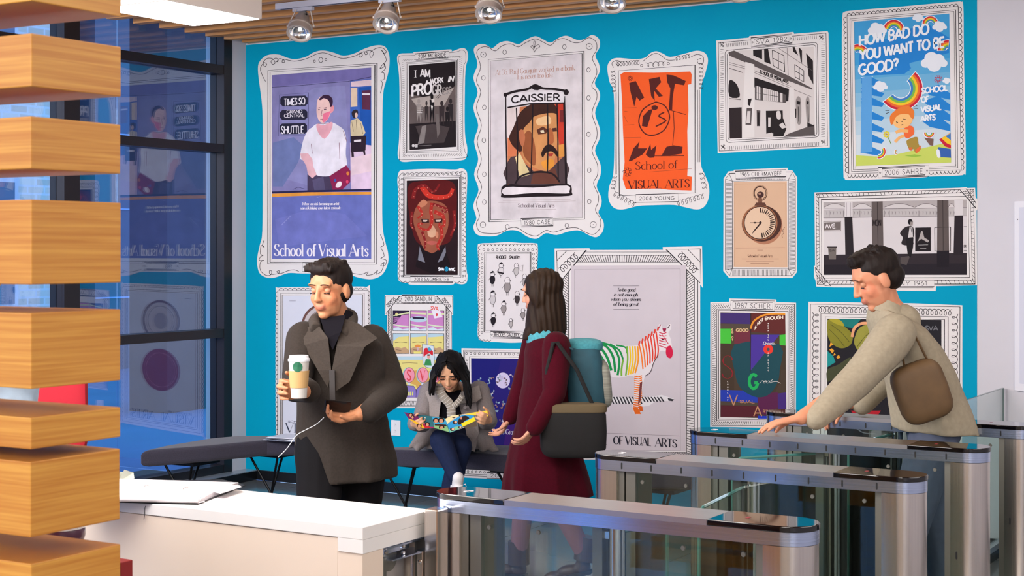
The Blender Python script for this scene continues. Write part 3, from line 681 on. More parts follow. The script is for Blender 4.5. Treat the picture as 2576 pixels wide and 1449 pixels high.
P.poly([(260, 2000), (600, 1900), (900, 1950), (1100, 2150), (700, 2200), (300, 2250)], (112, 118, 188)); P.line([(320, 2050), (400, 1970)], 1.4, (150, 152, 206)); P.line([(640, 1800), (680, 1790)], 1.2, (150, 156, 210)); P.line([(425, 1725), (470, 1705), (530, 1722)], .9, (50, 44, 84))
T = Art(crop(620, 0, 3.622)); W_ = (236, 230, 238)
T.text('TIMES SQ', 342, 962, 535, 948, 60, 8.5, W_); T.text('GRAND', 365, 1034, 508, 1030, 30, 5, W_); T.text('CENTRAL', 342, 1070, 530, 1066, 30, 5, W_); T.text('SHUTTLE', 315, 1218, 524, 1212, 66, 8.5, W_)
T.text('When you risk becoming an artist,', 508, 1870, 848, 1868, 26, 4.5, W_, True, .2); T.text('you risk taking your talent seriously.', 492, 1908, 862, 1905, 26, 4.5, W_, True, .2)
T.text('School of Visual Arts', 250, 2332, 1112, 2334, 108, 15, W_, True)
finish(t1, F, P, T)
# ------------------------------------------------------------------ 2: work in progress
c3 = crop(620, 0, 3.622)
ol = smooth([c3(*p) for p in [(1372, 530), (1395, 492), (1450, 486), (1522, 484), (1530, 474), (1700, 462), (1862, 450), (1872, 468), (1960, 438), (2005, 455), (2020, 520), (1998, 620), (1990, 800), (1990, 1200), (2012, 1350), (2000, 1440), (1960, 1460), (1900, 1462), (1560, 1468), (1440, 1476), (1395, 1460), (1378, 1400), (1392, 1250), (1395, 900), (1390, 680)]], 4)
t = poster('poster', 'black and white crowd photo poster with scattered white words, second column top', ol)
F = Art(c3); o_ = [(1440, 552), (1940, 520), (1945, 1395), (1445, 1410)]; F.line(inset(o_, 14, 18), 1.0, closed=True); F.line(inset(o_, 24, 30), .9, closed=True)
ticks(F, [(1420, 545), (1965, 508), (1968, 1420), (1425, 1435)], o_, {'t': 34, 'b': 34, 'l': 52, 'r': 52}, .8)
F.line(smooth([(1385, 550), (1400, 510), (1520, 505), (1880, 478), (1960, 455), (1995, 480), (1998, 560), (1975, 660), (1972, 1250), (1990, 1380), (1970, 1440), (1450, 1455), (1395, 1440), (1400, 1300), (1410, 900), (1405, 640)], 4), .9, closed=True)
plaque(F, [c3(1534, 492), c3(1845, 466), c3(1848, 522), c3(1537, 545)], '2014 MCBRIDE', 0.1) if False else None
F2 = Art(); plaque(F2, [c3(1534, 492), c3(1845, 466), c3(1848, 520), c3(1537, 543)], '2014 MCBRIDE', 9.5, under=1)
F.layers += F2.layers
P = Art(c3); pq = [(1480, 598), (1905, 560), (1910, 1338), (1487, 1368)]; P.poly(pq, (34, 26, 28))
P.poly([(1484, 860), (1700, 900), (1908, 780), (1908, 1100), (1484, 1130)], (96, 84, 82)); P.poly([(1500, 900), (1700, 870), (1890, 800), (1800, 960), (1560, 980)], (170, 158, 152)); P.poly([(1540, 1150), (1700, 1130), (1850, 1160), (1800, 1300), (1600, 1310)], (70, 60, 60))
for (x, y, w_, h_, c) in ((1570, 930, 44, 190, (150, 140, 136)), (1640, 950, 30, 160, (50, 42, 42)), (1690, 890, 44, 250, (24, 18, 20)), (1600, 1000, 36, 120, (110, 100, 98)), (1780, 950, 50, 200, (52, 42, 44)), (1860, 930, 46, 230, (44, 36, 38)), (1830, 1000, 40, 160, (30, 24, 26))):
    P.poly(circle(x, y - 8, w_ * .32, 24, 10), c); P.poly([(x - w_ / 2, y + 18), (x + w_ / 2, y + 18), (x + w_ * .35, y + h_), (x + 2, y + h_ * .5), (x - w_ * .35, y + h_)], c)
P.poly([(1685, 905), (1712, 900), (1712, 930), (1688, 932)], (210, 200, 196)); P.poly([(1680, 960), (1700, 965), (1690, 1020)], (216, 208, 204))
P.lines([[(1560, 985), (1610, 985)], [(1556, 1005), (1606, 1005)], [(1552, 1025), (1600, 1028)]], 1.3, (220, 214, 210)); P.lines([[(1740, 900), (1905, 720)], [(1730, 890), (1860, 760)]], 1.2, (40, 34, 36))
P.poly([(1600, 1150), (1640, 1140), (1620, 1300), (1560, 1320)], (130, 122, 120)); P.poly([(1720, 1040), (1750, 1040), (1765, 1200), (1740, 1260)], (110, 100, 98))
P.poly(circle(1520, 1327, 14, n=8), (200, 196, 196)); P.poly([(1536, 1314), (1560, 1312), (1560, 1342), (1536, 1344)], (190, 186, 186)); P.line([(1570, 1328), (1684, 1322)], 1, (130, 124, 124))
T = Art(c3); W_ = (232, 226, 226)
T.text('I', 1526, 706, 1556, 703, 64, 9, W_, True); T.text('AM', 1584, 698, 1676, 706, 70, 12, W_); T.text('A', 1632, 768, 1660, 766, 34, 7, W_); T.text('WORK', 1674, 766, 1795, 752, 48, 9, W_); T.text('IN', 1832, 750, 1888, 742, 50, 9, W_, slant=.2)
T.text('PRO', 1506, 880, 1690, 850, 100, 19, W_); T.text('GR', 1690, 862, 1780, 865, 90, 15, (196, 188, 186)); T.text('ESS', 1786, 862, 1868, 850, 60, 10, (150, 142, 140))
finish(t, F, P, T)
# ------------------------------------------------------------------ 3: red tentacle face
c4 = crop(620, 400, 3.622)
ol = smooth([c4(*p) for p in [(1385, 130), (1410, 104), (1500, 96), (1700, 90), (1900, 96), (1950, 86), (1995, 100), (2012, 160), (2004, 400), (2000, 700), (2005, 1000), (2015, 1060), (2005, 1125), (1960, 1142), (1900, 1132), (1870, 1145), (1700, 1148), (1500, 1146), (1470, 1130), (1410, 1122), (1380, 1080), (1382, 900), (1385, 600), (1382, 300), (1375, 200)]], 4)
t = poster('poster', 'dark poster of a man behind red tentacles, second column middle', ol)
F = Art(c4); q = [(1430, 165), (1955, 150), (1955, 1078), (1430, 1075)]; F.line(q, 1.0, closed=True); F.line(inset(q, 12, 14), 1.0, closed=True)
a_, b_, c_, d_ = (1405, 142), (1980, 128), (1980, 1110), (1405, 1105)
scallop(F, c4(*a_), c4(*b_), 13, 5.0) if False else None
G_ = Art(); s3 = lambda *p: c4(*p)
for p, r, n in (((1405, 145), (1985, 130), 14), ((1985, 130), (1985, 1110), 22), ((1985, 1110), (1895, 1112), 2), ((1490, 1110), (1405, 1108), 2), ((1405, 1108), (1405, 145), 22)):
    scallop(G_, c4(*p), c4(*r), n, 4.6, 1.1)
for p, r, n in (((1415, 148), (1975, 133), 14), ((1972, 150), (1972, 1090), 20), ((1418, 1090), (1418, 160), 20)): dots(G_, c4(*p), c4(*r), n, 2.2, 1.0)
plaque(G_, [c4(1493, 1070), c4(1883, 1072), c4(1883, 1122), c4(1493, 1120)], '2013 SAGMEISTER', 8.5, under=1); F.layers += G_.layers
P = Art(c4); P.poly([(1460, 197), (1930, 183), (1925, 1057), (1455, 1055)], (38, 20, 24))
P.poly(smooth([(1470, 260), (1600, 200), (1780, 190), (1900, 240), (1915, 480), (1880, 700), (1800, 780), (1580, 780), (1500, 600)], 4), (86, 18, 18))
P.poly(smooth([(1520, 560), (1560, 420), (1690, 380), (1820, 430), (1840, 600), (1790, 740), (1720, 850), (1640, 850), (1570, 720)], 4), (150, 84, 62))
P.poly(smooth([(1650, 640), (1690, 600), (1730, 660), (1710, 710), (1660, 705)], 3), (206, 160, 130)); P.poly(smooth([(1560, 420), (1610, 370), (1650, 400), (1600, 440)], 3), (190, 120, 90)); P.poly(circle(1735, 690, 14, 30, 10), (200, 130, 100))
P.poly([(1590, 545), (1660, 545), (1665, 580), (1600, 585)], (60, 26, 24)); P.poly([(1710, 545), (1790, 540), (1780, 585), (1715, 580)], (60, 26, 24)); P.poly([(1605, 555), (1650, 555), (1640, 572), (1612, 572)], (214, 190, 176)); P.poly([(1722, 555), (1775, 553), (1762, 572), (1730, 572)], (206, 180, 166))
P.poly(smooth([(1640, 760), (1690, 745), (1745, 760), (1690, 785)], 3), (180, 90, 80))
def tent(pts, w0, w1, c, d=True):
    sp = smooth([c4(*p) for p in pts], 6, False); n = len(sp); P.layers.append(('Q', Art._strip(sp, w0, False, lambda i, t: w0 + (w1 - w0) * i / n), c))
    if d:
        for i in range(2, n - 2, 3): P.layers.append(('P', circle(sp[i][0] + .6, sp[i][1] + 1.5, 1.4, n=6), (216, 130, 110)))
R1, R2 = (176, 44, 36), (128, 28, 28)
tent([(1600, 250), (1660, 330), (1760, 350), (1850, 330), (1880, 270)], 15, 8, (196, 50, 36)); tent([(1520, 360), (1540, 280), (1620, 240), (1700, 300), (1760, 230)], 10, 4, R2); tent([(1690, 400), (1680, 480), (1690, 560), (1660, 640), (1580, 630), (1570, 590), (1610, 590)], 9, 4, R1)
tent([(1710, 480), (1790, 520), (1800, 600), (1760, 620), (1760, 580)], 10, 4, R1); tent([(1510, 480), (1500, 600), (1530, 640)], 7, 3, R2); tent([(1890, 470), (1900, 600), (1860, 700)], 8, 4, R2); tent([(1770, 620), (1780, 700), (1740, 790), (1760, 830)], 9, 4, R1); tent([(1600, 660), (1630, 760), (1620, 820)], 7, 3, R2); tent([(1700, 410), (1760, 430), (1830, 460), (1800, 490), (1780, 460)], 7, 3, R2); tent([(1560, 430), (1600, 500), (1560, 540)], 8, 3, R1)
P.poly([(1580, 790), (1620, 830), (1690, 860), (1760, 830), (1800, 790), (1860, 980), (1700, 1050), (1540, 980)], (26, 14, 18)); P.poly([(1578, 795), (1628, 945), (1600, 935), (1562, 920)], (120, 120, 132)); P.poly([(1812, 795), (1818, 850), (1790, 920), (1740, 945)], (120, 120, 132))
T = Art(c4); T.text('SVA', 1748, 1016, 1800, 1016, 26, 8, (236, 236, 240)); T.text('NYC', 1846, 1019, 1904, 1019, 26, 8, (236, 236, 240)); T.poly(circle(1823, 1003, 20, 22, 9), (40, 150, 190)); T.line(circle(1823, 1003, 10, 11, 8), 1, (20, 60, 90), closed=True)
finish(t, F, P, T)
# ------------------------------------------------------------------ 4: tall bank teller poster
c5 = crop(1180, 60, 2.587)
raw = [(30, 170), (60, 135), (105, 134), (150, 158), (195, 125), (250, 112), (320, 132), (362, 108), (430, 80), (480, 100), (530, 122), (590, 88), (640, 78), (700, 104), (750, 100), (800, 72), (845, 98), (850, 150), (822, 205), (845, 260), (850, 310), (818, 385), (848, 440), (850, 490), (820, 580), (850, 680), (850, 745), (820, 825), (855, 915), (855, 985), (830, 1055), (860, 1130), (860, 1180), (842, 1230), (875, 1290), (870, 1350), (830, 1388), (780, 1375), (720, 1345), (650, 1350), (570, 1374), (500, 1362), (440, 1398), (380, 1385), (320, 1348), (250, 1345), (180, 1378), (110, 1382), (50, 1370), (28, 1320), (48, 1265), (28, 1180), (62, 1080), (33, 980), (60, 880), (33, 765), (60, 660), (28, 545), (56, 445), (28, 350), (55, 262)]
ol = smooth([c5(*p) for p in raw], 4)
t = poster('poster', 'tall wavy framed poster of a moustached man behind teller bars', ol)
F = Art(c5); cx_, cy_ = 440, 730
F.line(smooth([(440 + (x - 440) * (1 - 20 / max(60, abs(x - 440)) if abs(x - 440) > 120 else 1), 730 + (y - 730) * (1 - 18 / max(60, abs(y - 730)) if abs(y - 730) > 300 else 1)) for x, y in raw], 4), 1.3, closed=True)
q = [(125, 232), (748, 178), (752, 1272), (130, 1288)]; F.line(q, 1.2, closed=True); F.line([(138, 242), (735, 192), (739, 1262), (140, 1275)], 1.1, closed=True)
for (x, y, r) in ((93, 200, 18), (782, 147, 20), (90, 1307, 18), (808, 1307, 20)): F.line(circle(x, y, r, n=14), 1.1, closed=True); F.poly(circle(x, y, 3, n=6), INK)
for (x, y) in ((231, 184), (620, 150), (93, 352), (99, 544), (96, 758), (99, 979), (99, 1160), (249, 1320), (636, 1313), (777, 300), (777, 482), (777, 719), (782, 953), (782, 1156)): F.line(circle(x, y, 12, 15, n=12), 1.1, closed=True)
F.line(smooth([(425, 185), (415, 160), (402, 150), (412, 140), (424, 160), (430, 115), (420, 118), (425, 150), (450, 135), (460, 150), (435, 165), (425, 185)], 3, False), 1.1)
F3 = Art(); plaque(F3, [c5(337, 1268), c5(545, 1260), c5(547, 1314), c5(340, 1322)], '1980 CASE', 10, under=None); F3.line(inset([c5(337, 1268), c5(545, 1260), c5(547, 1314), c5(340, 1322)], 2.6, 2.6), .9, closed=True); F.layers += F3.layers
P = Art(c5); P.poly([(140, 245), (733, 195), (737, 1258), (142, 1271)], (214, 206, 210))
P.poly([(248, 548), (620, 515), (625, 1040), (250, 1045)], (196, 120, 78)); P.poly([(248, 548), (330, 540), (320, 800), (248, 860)], (222, 206, 204)); P.poly([(560, 520), (622, 515), (622, 860), (600, 860), (575, 700)], (196, 58, 40)); P.poly([(250, 740), (330, 760), (300, 860), (250, 860)], (214, 120, 80)); P.poly([(590, 560), (622, 560), (622, 640), (590, 640)], (120, 40, 40)); P.poly([(575, 790), (624, 780), (624, 860), (575, 870)], (222, 150, 70))
P.poly(smooth([(250, 900), (310, 860), (420, 960), (520, 960), (620, 860), (628, 1042), (250, 1042)], 2), (74, 58, 62)); P.poly([(300, 870), (330, 840), (400, 980), (330, 1000)], (222, 200, 150)); P.poly([(420, 960), (560, 940), (590, 1040), (400, 1042)], (104, 60, 48))
P.poly(smooth([(262, 730), (290, 670), (330, 580), (400, 525), (500, 510), (560, 530), (575, 600), (540, 590), (450, 600), (400, 650), (380, 740), (340, 830), (290, 800), (265, 760)], 4), (62, 34, 26))
P.poly(smooth([(395, 640), (430, 600), (530, 580), (575, 600), (580, 700), (570, 800), (555, 890), (520, 955), (460, 950), (400, 920), (350, 860), (350, 700)], 4), (206, 142, 88)); P.poly(smooth([(360, 720), (400, 700), (430, 800), (430, 920), (380, 890), (350, 830)], 3), (150, 84, 50)); P.poly(smooth([(440, 620), (520, 600), (530, 650), (450, 660)], 3), (232, 190, 140))
P.poly(smooth([(325, 700), (350, 690), (365, 740), (350, 800), (330, 770)], 3), (190, 112, 76)); P.poly(smooth([(520, 680), (545, 700), (550, 770), (520, 790), (505, 770)], 3), (176, 100, 60)); P.poly([(440, 690), (480, 668), (515, 690), (500, 715), (450, 720)], (90, 48, 34)); P.poly([(540, 680), (570, 675), (572, 700), (545, 702)], (80, 42, 34)); P.poly([(462, 695), (485, 690), (490, 708), (468, 710)], (226, 210, 180))
P.poly(smooth([(470, 840), (500, 790), (540, 790), (575, 830), (580, 870), (540, 830), (500, 840), (480, 870)], 3), (44, 24, 20)); P.poly([(515, 845), (550, 842), (540, 862), (520, 862)], (170, 60, 50)); P.poly(smooth([(470, 900), (540, 880), (555, 920), (500, 950)], 3), (226, 150, 60))
IB = (32, 22, 26); P.lines([[(238, 470), (240, 700), (244, 880), (246, 1050)], [(308, 545), (316, 760), (314, 1010)], [(415, 525), (410, 760), (404, 975)], [(510, 520), (514, 760), (510, 970)], [(572, 515), (578, 760), (580, 1020)]], 3.2, IB); P.line([(618, 470), (625, 760), (632, 1045)], 5.5, IB)
P.line(smooth([(228, 462), (300, 440), (380, 425), (430, 400), (480, 420), (560, 425), (640, 440)], 4, False), 6, IB); P.poly([(245, 470), (380, 445), (500, 440), (622, 455), (618, 515), (400, 520), (250, 545)], (224, 218, 222)); P.line([(250, 545), (400, 520), (618, 515)], 3.5, IB); P.poly(circle(440, 415, 32, 18, 9), IB); P.poly(circle(632, 445, 18, 20, 8), IB); P.poly(circle(237, 462, 14, 14, 8), IB)
P.line(smooth([(300, 1040), (340, 990), (440, 965), (540, 975), (590, 1030)], 4, False), 4.5, IB)
P.poly(smooth([(232, 1045), (420, 1052), (640, 1040), (668, 1095), (650, 1120), (440, 1125), (230, 1132), (210, 1110)], 3), IB); P.poly(smooth([(242, 1062), (420, 1066), (636, 1052), (652, 1090), (630, 1104), (430, 1100), (230, 1112)], 3), (226, 218, 222))
T = Art(c5); T.text('CAISSIER', 274, 516, 594, 500, 44, 9, IB, bow=6); BR_ = (176, 128, 110)
T.text('At 35, Paul Gauguin worked in a bank.', 172, 334, 694, 300, 34, 3, BR_, True); T.text('It is never too late.', 310, 362, 550, 346, 34, 3, BR_, True); T.text('School of Visual Arts', 318, 1194, 556, 1194, 25, 3.5, (90, 76, 84), True)
T.lines([[(220, 1150), (660, 1142)], [(190, 1163), (694, 1153)], [(310, 1212), (566, 1206)]], .8, (176, 160, 160))
finish(t, F, P, T)
# ------------------------------------------------------------------ 5: orange poster
ol = smooth([c5(*p) for p in [(900, 290), (915, 245), (960, 222), (1080, 230), (1145, 220), (1180, 190), (1220, 178), (1262, 194), (1310, 215), (1400, 195), (1480, 175), (1535, 190), (1555, 240), (1535, 330), (1510, 420), (1506, 650), (1508, 900), (1530, 970), (1560, 1050), (1560, 1130), (1530, 1190), (1480, 1208), (1400, 1192), (1330, 1178), (1200, 1180), (1100, 1185), (1000, 1208), (940, 1195), (908, 1140), (912, 1060), (938, 980), (945, 800), (942, 460), (915, 380)]], 4)
t = poster('poster', 'bright orange brush lettered poster between the teller poster and the building photo', ol)
F = Art(c5); F.line([(972, 305), (1470, 268), (1470, 1100), (978, 1118)], 1.2, closed=True)
for x in (950, 958, 1488, 1500): F.line([(x, 450 if x < 1000 else 430), (x + 2, 980 if x < 1000 else 900)], 1.0)
G_ = Art()
for p, r, n, rad in (((960, 262), (1110, 250), 8, 7), ((1340, 228), (1440, 208), 5, 6), ((935, 300), (945, 450), 6, 6.5), ((1510, 250), (1510, 430), 7, 6.5), ((950, 990), (935, 1080), 4, 6), ((1510, 960), (1535, 1080), 4, 7), ((940, 1100), (1080, 1180), 6, 8), ((1350, 1170), (1530, 1120), 7, 8)): curl(G_, c5(*p), c5(*r), n, rad * .8, 1.1)
G_.line(smooth([c5(*p) for p in [(1445, 215), (1480, 200), (1520, 210), (1525, 250), (1495, 260), (1485, 235), (1510, 225)]], 4, False), 1.2); G_.line(smooth([c5(*p) for p in [(940, 285), (930, 255), (960, 238), (985, 250), (970, 272), (955, 258)]], 4, False), 1.2)
G_.line(smooth([c5(*p) for p in [(1130, 245), (1180, 205), (1220, 192), (1255, 210), (1290, 235), (1340, 235)]], 4, False), 1.2)
for x, y in ((1123, 271), (1297, 258)): G_.line([c5(*p) for p in circle(x, y, 8, n=10)], 1.1, closed=True)
curl(G_, c5(1150, 268), c5(1280, 255), 4, 5.5, 1.1)
plaque(G_, [c5(1085, 1112), c5(1360, 1104), c5(1362, 1158), c5(1082, 1162)], '2004 YOUNG', 9.5); F.layers += G_.layers
P = Art(c5); OR = (238, 92, 36); DK = (84, 30, 26)
P.poly([(985, 328), (1010, 314), (1200, 318), (1440, 310), (1449, 330), (1446, 392), (1424, 396), (1428, 560), (1420, 700), (1424, 900), (1420, 990), (1450, 995), (1447, 1085), (1300, 1080), (1240, 1072), (1020, 1075), (1000, 1010), (1012, 900), (1002, 700), (995, 500), (988, 380)], OR)
for s_ in ([(1042, 385), (1085, 372), (1140, 480), (1110, 500), (1090, 475), (1075, 540), (1050, 440)], [(1170, 360), (1240, 345), (1250, 380), (1215, 420), (1262, 470), (1235, 475), (1205, 435), (1208, 500), (1185, 470)], [(1285, 330), (1330, 335), (1410, 372), (1400, 400), (1340, 390), (1325, 480), (1322, 560), (1300, 560), (1310, 420), (1290, 380)], [(1132, 600), (1170, 560), (1195, 555), (1160, 672), (1125, 665)], [(1038, 895), (1070, 810), (1110, 765), (1100, 810), (1160, 810), (1130, 850), (1060, 890)], [(1150, 850), (1180, 780), (1185, 820), (1220, 790), (1205, 870), (1175, 872)], [(1250, 862), (1285, 800), (1330, 790), (1390, 800), (1385, 845), (1300, 858)]): P.poly(s_, DK)
P.line(smooth([(1200, 515), (1130, 560), (1105, 640), (1140, 710), (1200, 725), (1270, 690), (1305, 610), (1280, 540), (1230, 512)], 5), 3.0, DK, closed=True); P.poly(circle(1208, 545, 22, 16, 9), DK); P.line(smooth([(1270, 575), (1235, 600), (1280, 630), (1215, 668)], 4, False), 3.4, DK); P.lines([[(1330, 570), (1335, 680), (1325, 790)], [(1300, 560), (1410, 590)], [(1160, 860), (1400, 858)]], 1.6, DK)
P.lines([[(1005, 548), (1090, 545)], [(1010, 570), (1030, 570)], [(1010, 600), (1030, 640)], [(1005, 742), (1120, 738)], [(1010, 660), (1075, 655)], [(1170, 965), (1450, 942)]], .8, (150, 66, 40))
for x, y, r in ((1048, 355, 17), (1030, 963, 30)):
    for k in range(8): a = k * PI / 4; P.line([(x + r * .5 * math.cos(a + j * .9) * .6 + r * .7 * math.cos(a), y + r * .5 * math.sin(a + j * .9) * .6 + r * .7 * math.sin(a)) for j in range(7)], 1.1, DK)
T = Art(c5); T.text('School of', 1080, 950, 1355, 940, 52, 7, DK, True); T.text('VISUAL ARTS', 1036, 1075, 1437, 1064, 54, 8, DK, True)
finish(t, F, P, T, M_print)
# ------------------------------------------------------------------ 6: building photograph 1982
c6 = crop(1780, 0, 3.149)
ol = [c6(*p) for p in [(68, 322), (325, 298), (332, 285), (680, 253), (686, 268), (950, 246), (958, 260), (968, 1168), (80, 1213), (74, 900), (76, 600)]]
t = poster('poster', 'black and white photograph poster of an old street facade, upper right', ol)
F = Art(c6); F.line([(85, 340), (938, 262), (950, 1155), (92, 1196)], 1.2, closed=True)
for q in ([(138, 400), (870, 335), (882, 1085), (148, 1130)], [(155, 415), (858, 352), (866, 1075), (162, 1112)]):
    rr = []
    for i in range(4):
        a, b, c = q[i - 1], q[i], q[(i + 1) % 4]; u = Vector(a) - Vector(b); v = Vector(c) - Vector(b); u.normalize(); v.normalize()
        for k in range(5): t_ = k / 4; rr.append(tuple(Vector(b) + u * 28 * (1 - t_) ** 2 + v * 28 * t_ ** 2))
    F.line(rr, 1.2, closed=True)
F.lines([[(x, 345 - (x - 150) * .092), (x + random.uniform(-5, 5), 372 - (x - 150) * .092)] for x in list(range(150, 330, 15)) + list(range(680, 865, 15))], 1.0)
F.lines([[(x, 1158 - (x - 160) * .045), (x + random.uniform(-4, 4), 1186 - (x - 160) * .045)] for x in range(160, 890, 15)], 1.0)
F.lines([[(102, y), (126, y + random.uniform(-4, 4))] for y in range(392, 1120, 17)] + [[(900, y - 60), (928, y - 60 + random.uniform(-4, 4))] for y in range(392, 1150, 17)], 1.0)
for x, y in ((112, 355), (900, 296), (122, 1164), (916, 1126)): F.lines([smooth([(x - 14, y + 16), (x, y), (x + 14, y - 10), (x + 6, y - 18), (x, y), (x - 8, y - 14), (x - 16, y - 8), (x, y), (x + 16, y + 8), (x + 10, y + 16), (x, y)], 3, False)], 1.2)
G_ = Art(); plaque(G_, [c6(343, 300), c6(668, 268), c6(670, 340), c6(345, 373)], 'SVA 1982', 11, True); F.layers += G_.layers
P = Art(c6); LG, MG, BK, GR = (212, 204, 202), (150, 142, 140), (34, 28, 30), (88, 80, 80)
P.poly([(170, 412), (260, 400), (840, 370), (850, 1072), (175, 1100)], LG); P.poly([(170, 412), (210, 400), (640, 600), (830, 700), (830, 712), (640, 640), (170, 440)], GR)
for qd in ([(360, 395), (432, 392), (432, 470), (362, 440)], [(448, 390), (480, 388), (500, 508), (450, 490)], [(672, 372), (690, 372), (718, 440), (680, 410)], [(722, 372), (748, 400), (748, 500), (738, 490)], [(780, 420), (835, 480), (838, 670), (800, 600)]): P.poly(qd, BK)
P.lines([[(512, 395), (520, 520), (610, 570), (605, 440), (512, 395)], [(560, 420), (562, 545)], [(690, 510), (762, 560), (762, 650), (694, 610), (690, 510)], [(725, 530), (728, 630)], [(515, 460), (608, 505)], [(692, 560), (762, 605)]], 1.5, BK)
P.lines([[(172, 510), (300, 545), (660, 700), (830, 770)], [(172, 495), (300, 530), (660, 685)], [(630, 380), (640, 600)], [(560, 380), (830, 560)]], 1.0, GR)
P.poly(smooth([(172, 640), (215, 650), (245, 700), (252, 770), (172, 762)], 3), BK); P.lines([[(172, 540), (280, 575)], [(172, 780), (262, 790)]], 1.6, GR)
P.poly([(368, 612), (645, 705), (640, 800), (600, 810), (370, 690)], BK); P.poly([(375, 680), (620, 750), (620, 815), (375, 790)], GR)
P.poly([(388, 680), (418, 690), (418, 790), (388, 785)], LG); P.poly([(440, 695), (560, 728), (560, 806), (440, 796)], LG); P.poly([(576, 735), (594, 740), (594, 810), (576, 806)], LG)
P.lines([[(440 + k * 15, 698 + k * 4), (440 + k * 15, 798)] for k in range(1, 8)] + [[(403, 686), (403, 786)], [(388, 736), (418, 740)], [(440, 745), (560, 766)]], 1.2, BK)
P.poly([(172, 855), (270, 850), (272, 1094), (175, 1098)], (44, 34, 36)); P.poly([(310, 855), (352, 855), (345, 990), (300, 988)], GR); P.poly([(315, 880), (340, 880), (336, 975), (306, 974)], LG); P.poly([(318, 785), (350, 780), (335, 840), (318, 830)], GR)
P.poly([(388, 872), (418, 876), (415, 1000), (390, 1000)], GR); P.poly([(395, 890), (410, 892), (410, 995), (395, 995)], BK); P.poly([(462, 878), (595, 875), (600, 1050), (465, 1060)], BK); P.poly([(480, 930), (500, 930), (498, 1005), (480, 1005)], LG)
P.poly(smooth([(545, 885), (575, 882), (580, 940), (550, 940)], 2), LG); P.poly([(520, 960), (600, 940), (625, 1020), (600, 1080), (520, 1082)], BK); P.poly([(565, 990), (595, 970), (625, 1010), (590, 1020)], LG)
for x, w_ in ((700, 40), (778, 30)):
    P.poly(smooth([(x, 860), (x, 790), (x + w_ / 2, 762), (x + w_, 800), (x + w_, 970), (x + 10, 975)], 3), MG); P.poly([(x + 6, 800), (x + w_ - 6, 805), (x + w_ - 8, 830), (x + 6, 826)], BK); P.line([(x + 18, 845), (x + 22, 965)], 1.6, BK)
P.poly([(688, 860), (702, 862), (702, 935), (688, 932)], BK); P.poly([(640, 1060), (845, 985), (850, 1072), (600, 1085)], GR); P.poly([(790, 970), (835, 990), (845, 1000), (790, 1005)], BK)
P.poly([(300, 490), (370, 510), (372, 1085), (272, 1092), (285, 760)], (224, 218, 216)); P.poly([(650, 690), (685, 705), (700, 1040), (655, 1045)], (220, 214, 212))
P.poly([(462, 1060), (510, 1050), (512, 1080), (465, 1084)], LG); P.poly([(310, 855), (352, 855), (345, 990), (300, 988)], GR); P.poly([(315, 880), (340, 880), (336, 975), (306, 974)], LG); P.poly([(318, 785), (350, 780), (335, 840), (318, 830)], BK)
T = Art(c6); T.text('SCHOOL OF VISUAL ARTS', 415, 578, 640, 664, 24, 5, BK)
finish(t, F, P, T, M_print)
# ------------------------------------------------------------------ 7: rainbow poster
ol = smooth([c6(*p) for p in [(1068, 130), (1085, 100), (1130, 86), (1500, 55), (1960, 14), (2005, 16), (2026, 50), (2030, 400), (2040, 900), (2046, 1340), (2030, 1380), (1985, 1390), (1765, 1398), (1700, 1405), (1360, 1420), (1120, 1426), (1085, 1410), (1076, 1360), (1072, 900), (1064, 400)]], 4)
t = poster('poster', 'sky blue rainbow and cloud poster at the top right corner of the cyan wall', ol)
F = Art(c6)
for q in ([(1105, 125), (1985, 50), (2010, 1345), (1118, 1378)], [(1128, 150), (1965, 78), (1982, 1330), (1142, 1360)], [(1142, 164), (1950, 92), (1966, 1316), (1156, 1345)]): F.line(q, 1.1, closed=True)
G_ = Art()
for p, r, n in (((1105, 128), (1985, 52), 27), ((1990, 55), (2010, 1350), 30), ((2000, 1350), (1755, 1362), 8), ((1345, 1380), (1110, 1385), 8), ((1112, 1370), (1100, 135), 30)): scallop(G_, c6(*p), c6(*r), n, 7, 1.3)
plaque(G_, [c6(1352, 1328), c6(1752, 1306), c6(1754, 1395), c6(1354, 1410)], '2006 SAHRE', 12.5, True); F.layers += G_.layers
P = Art(c6); PB = (64, 156, 212); SH = (34, 128, 206)
P.poly([(1160, 172), (1915, 108), (1930, 1287), (1175, 1315)], PB)
for k in range(6): y = 520 + k * 110; P.poly([(1166, y), (1921, y - 60), (1930, 1287), (1175, 1315)], tuple(int(PB[i] + (225 - PB[i]) * (k + 1) / 7) for i in range(3)))
P.poly([(1208, 360), (1790, 215), (1912, 330), (1912, 420), (1600, 500), (1600, 560), (1250, 600), (1195, 590)], SH) 
P.poly([(1450, 250), (1760, 200), (1915, 300), (1915, 390), (1500, 470)], SH); P.poly([(1250, 460), (1580, 480), (1612, 540), (1560, 585), (1260, 600)], SH)
for (x, y) in ((1700, 680), (1700, 770), (1700, 850), (1700, 930)): P.poly([(x, y + 30), (x + 130, y - 10), (1922, y + 60), (1922, y + 110), (x + 60, y + 75)], SH)
for y in (640, 720, 800, 910, 1000, 1090, 1190): P.poly([(1215, y - 30), (1300, y - 28), (1400, y + 20), (1380, y + 48), (1215, y + 20)], SH); P.line([(1216, y - 26), (1310, y - 32)], 1.1, (226, 236, 246)); P.line([(1216, y - 6), (1290, y - 10)], 1.1, (226, 236, 246))
P.poly([(1222, 615), (1300, 600), (1305, 1200), (1212, 1215)], (90, 160, 220))
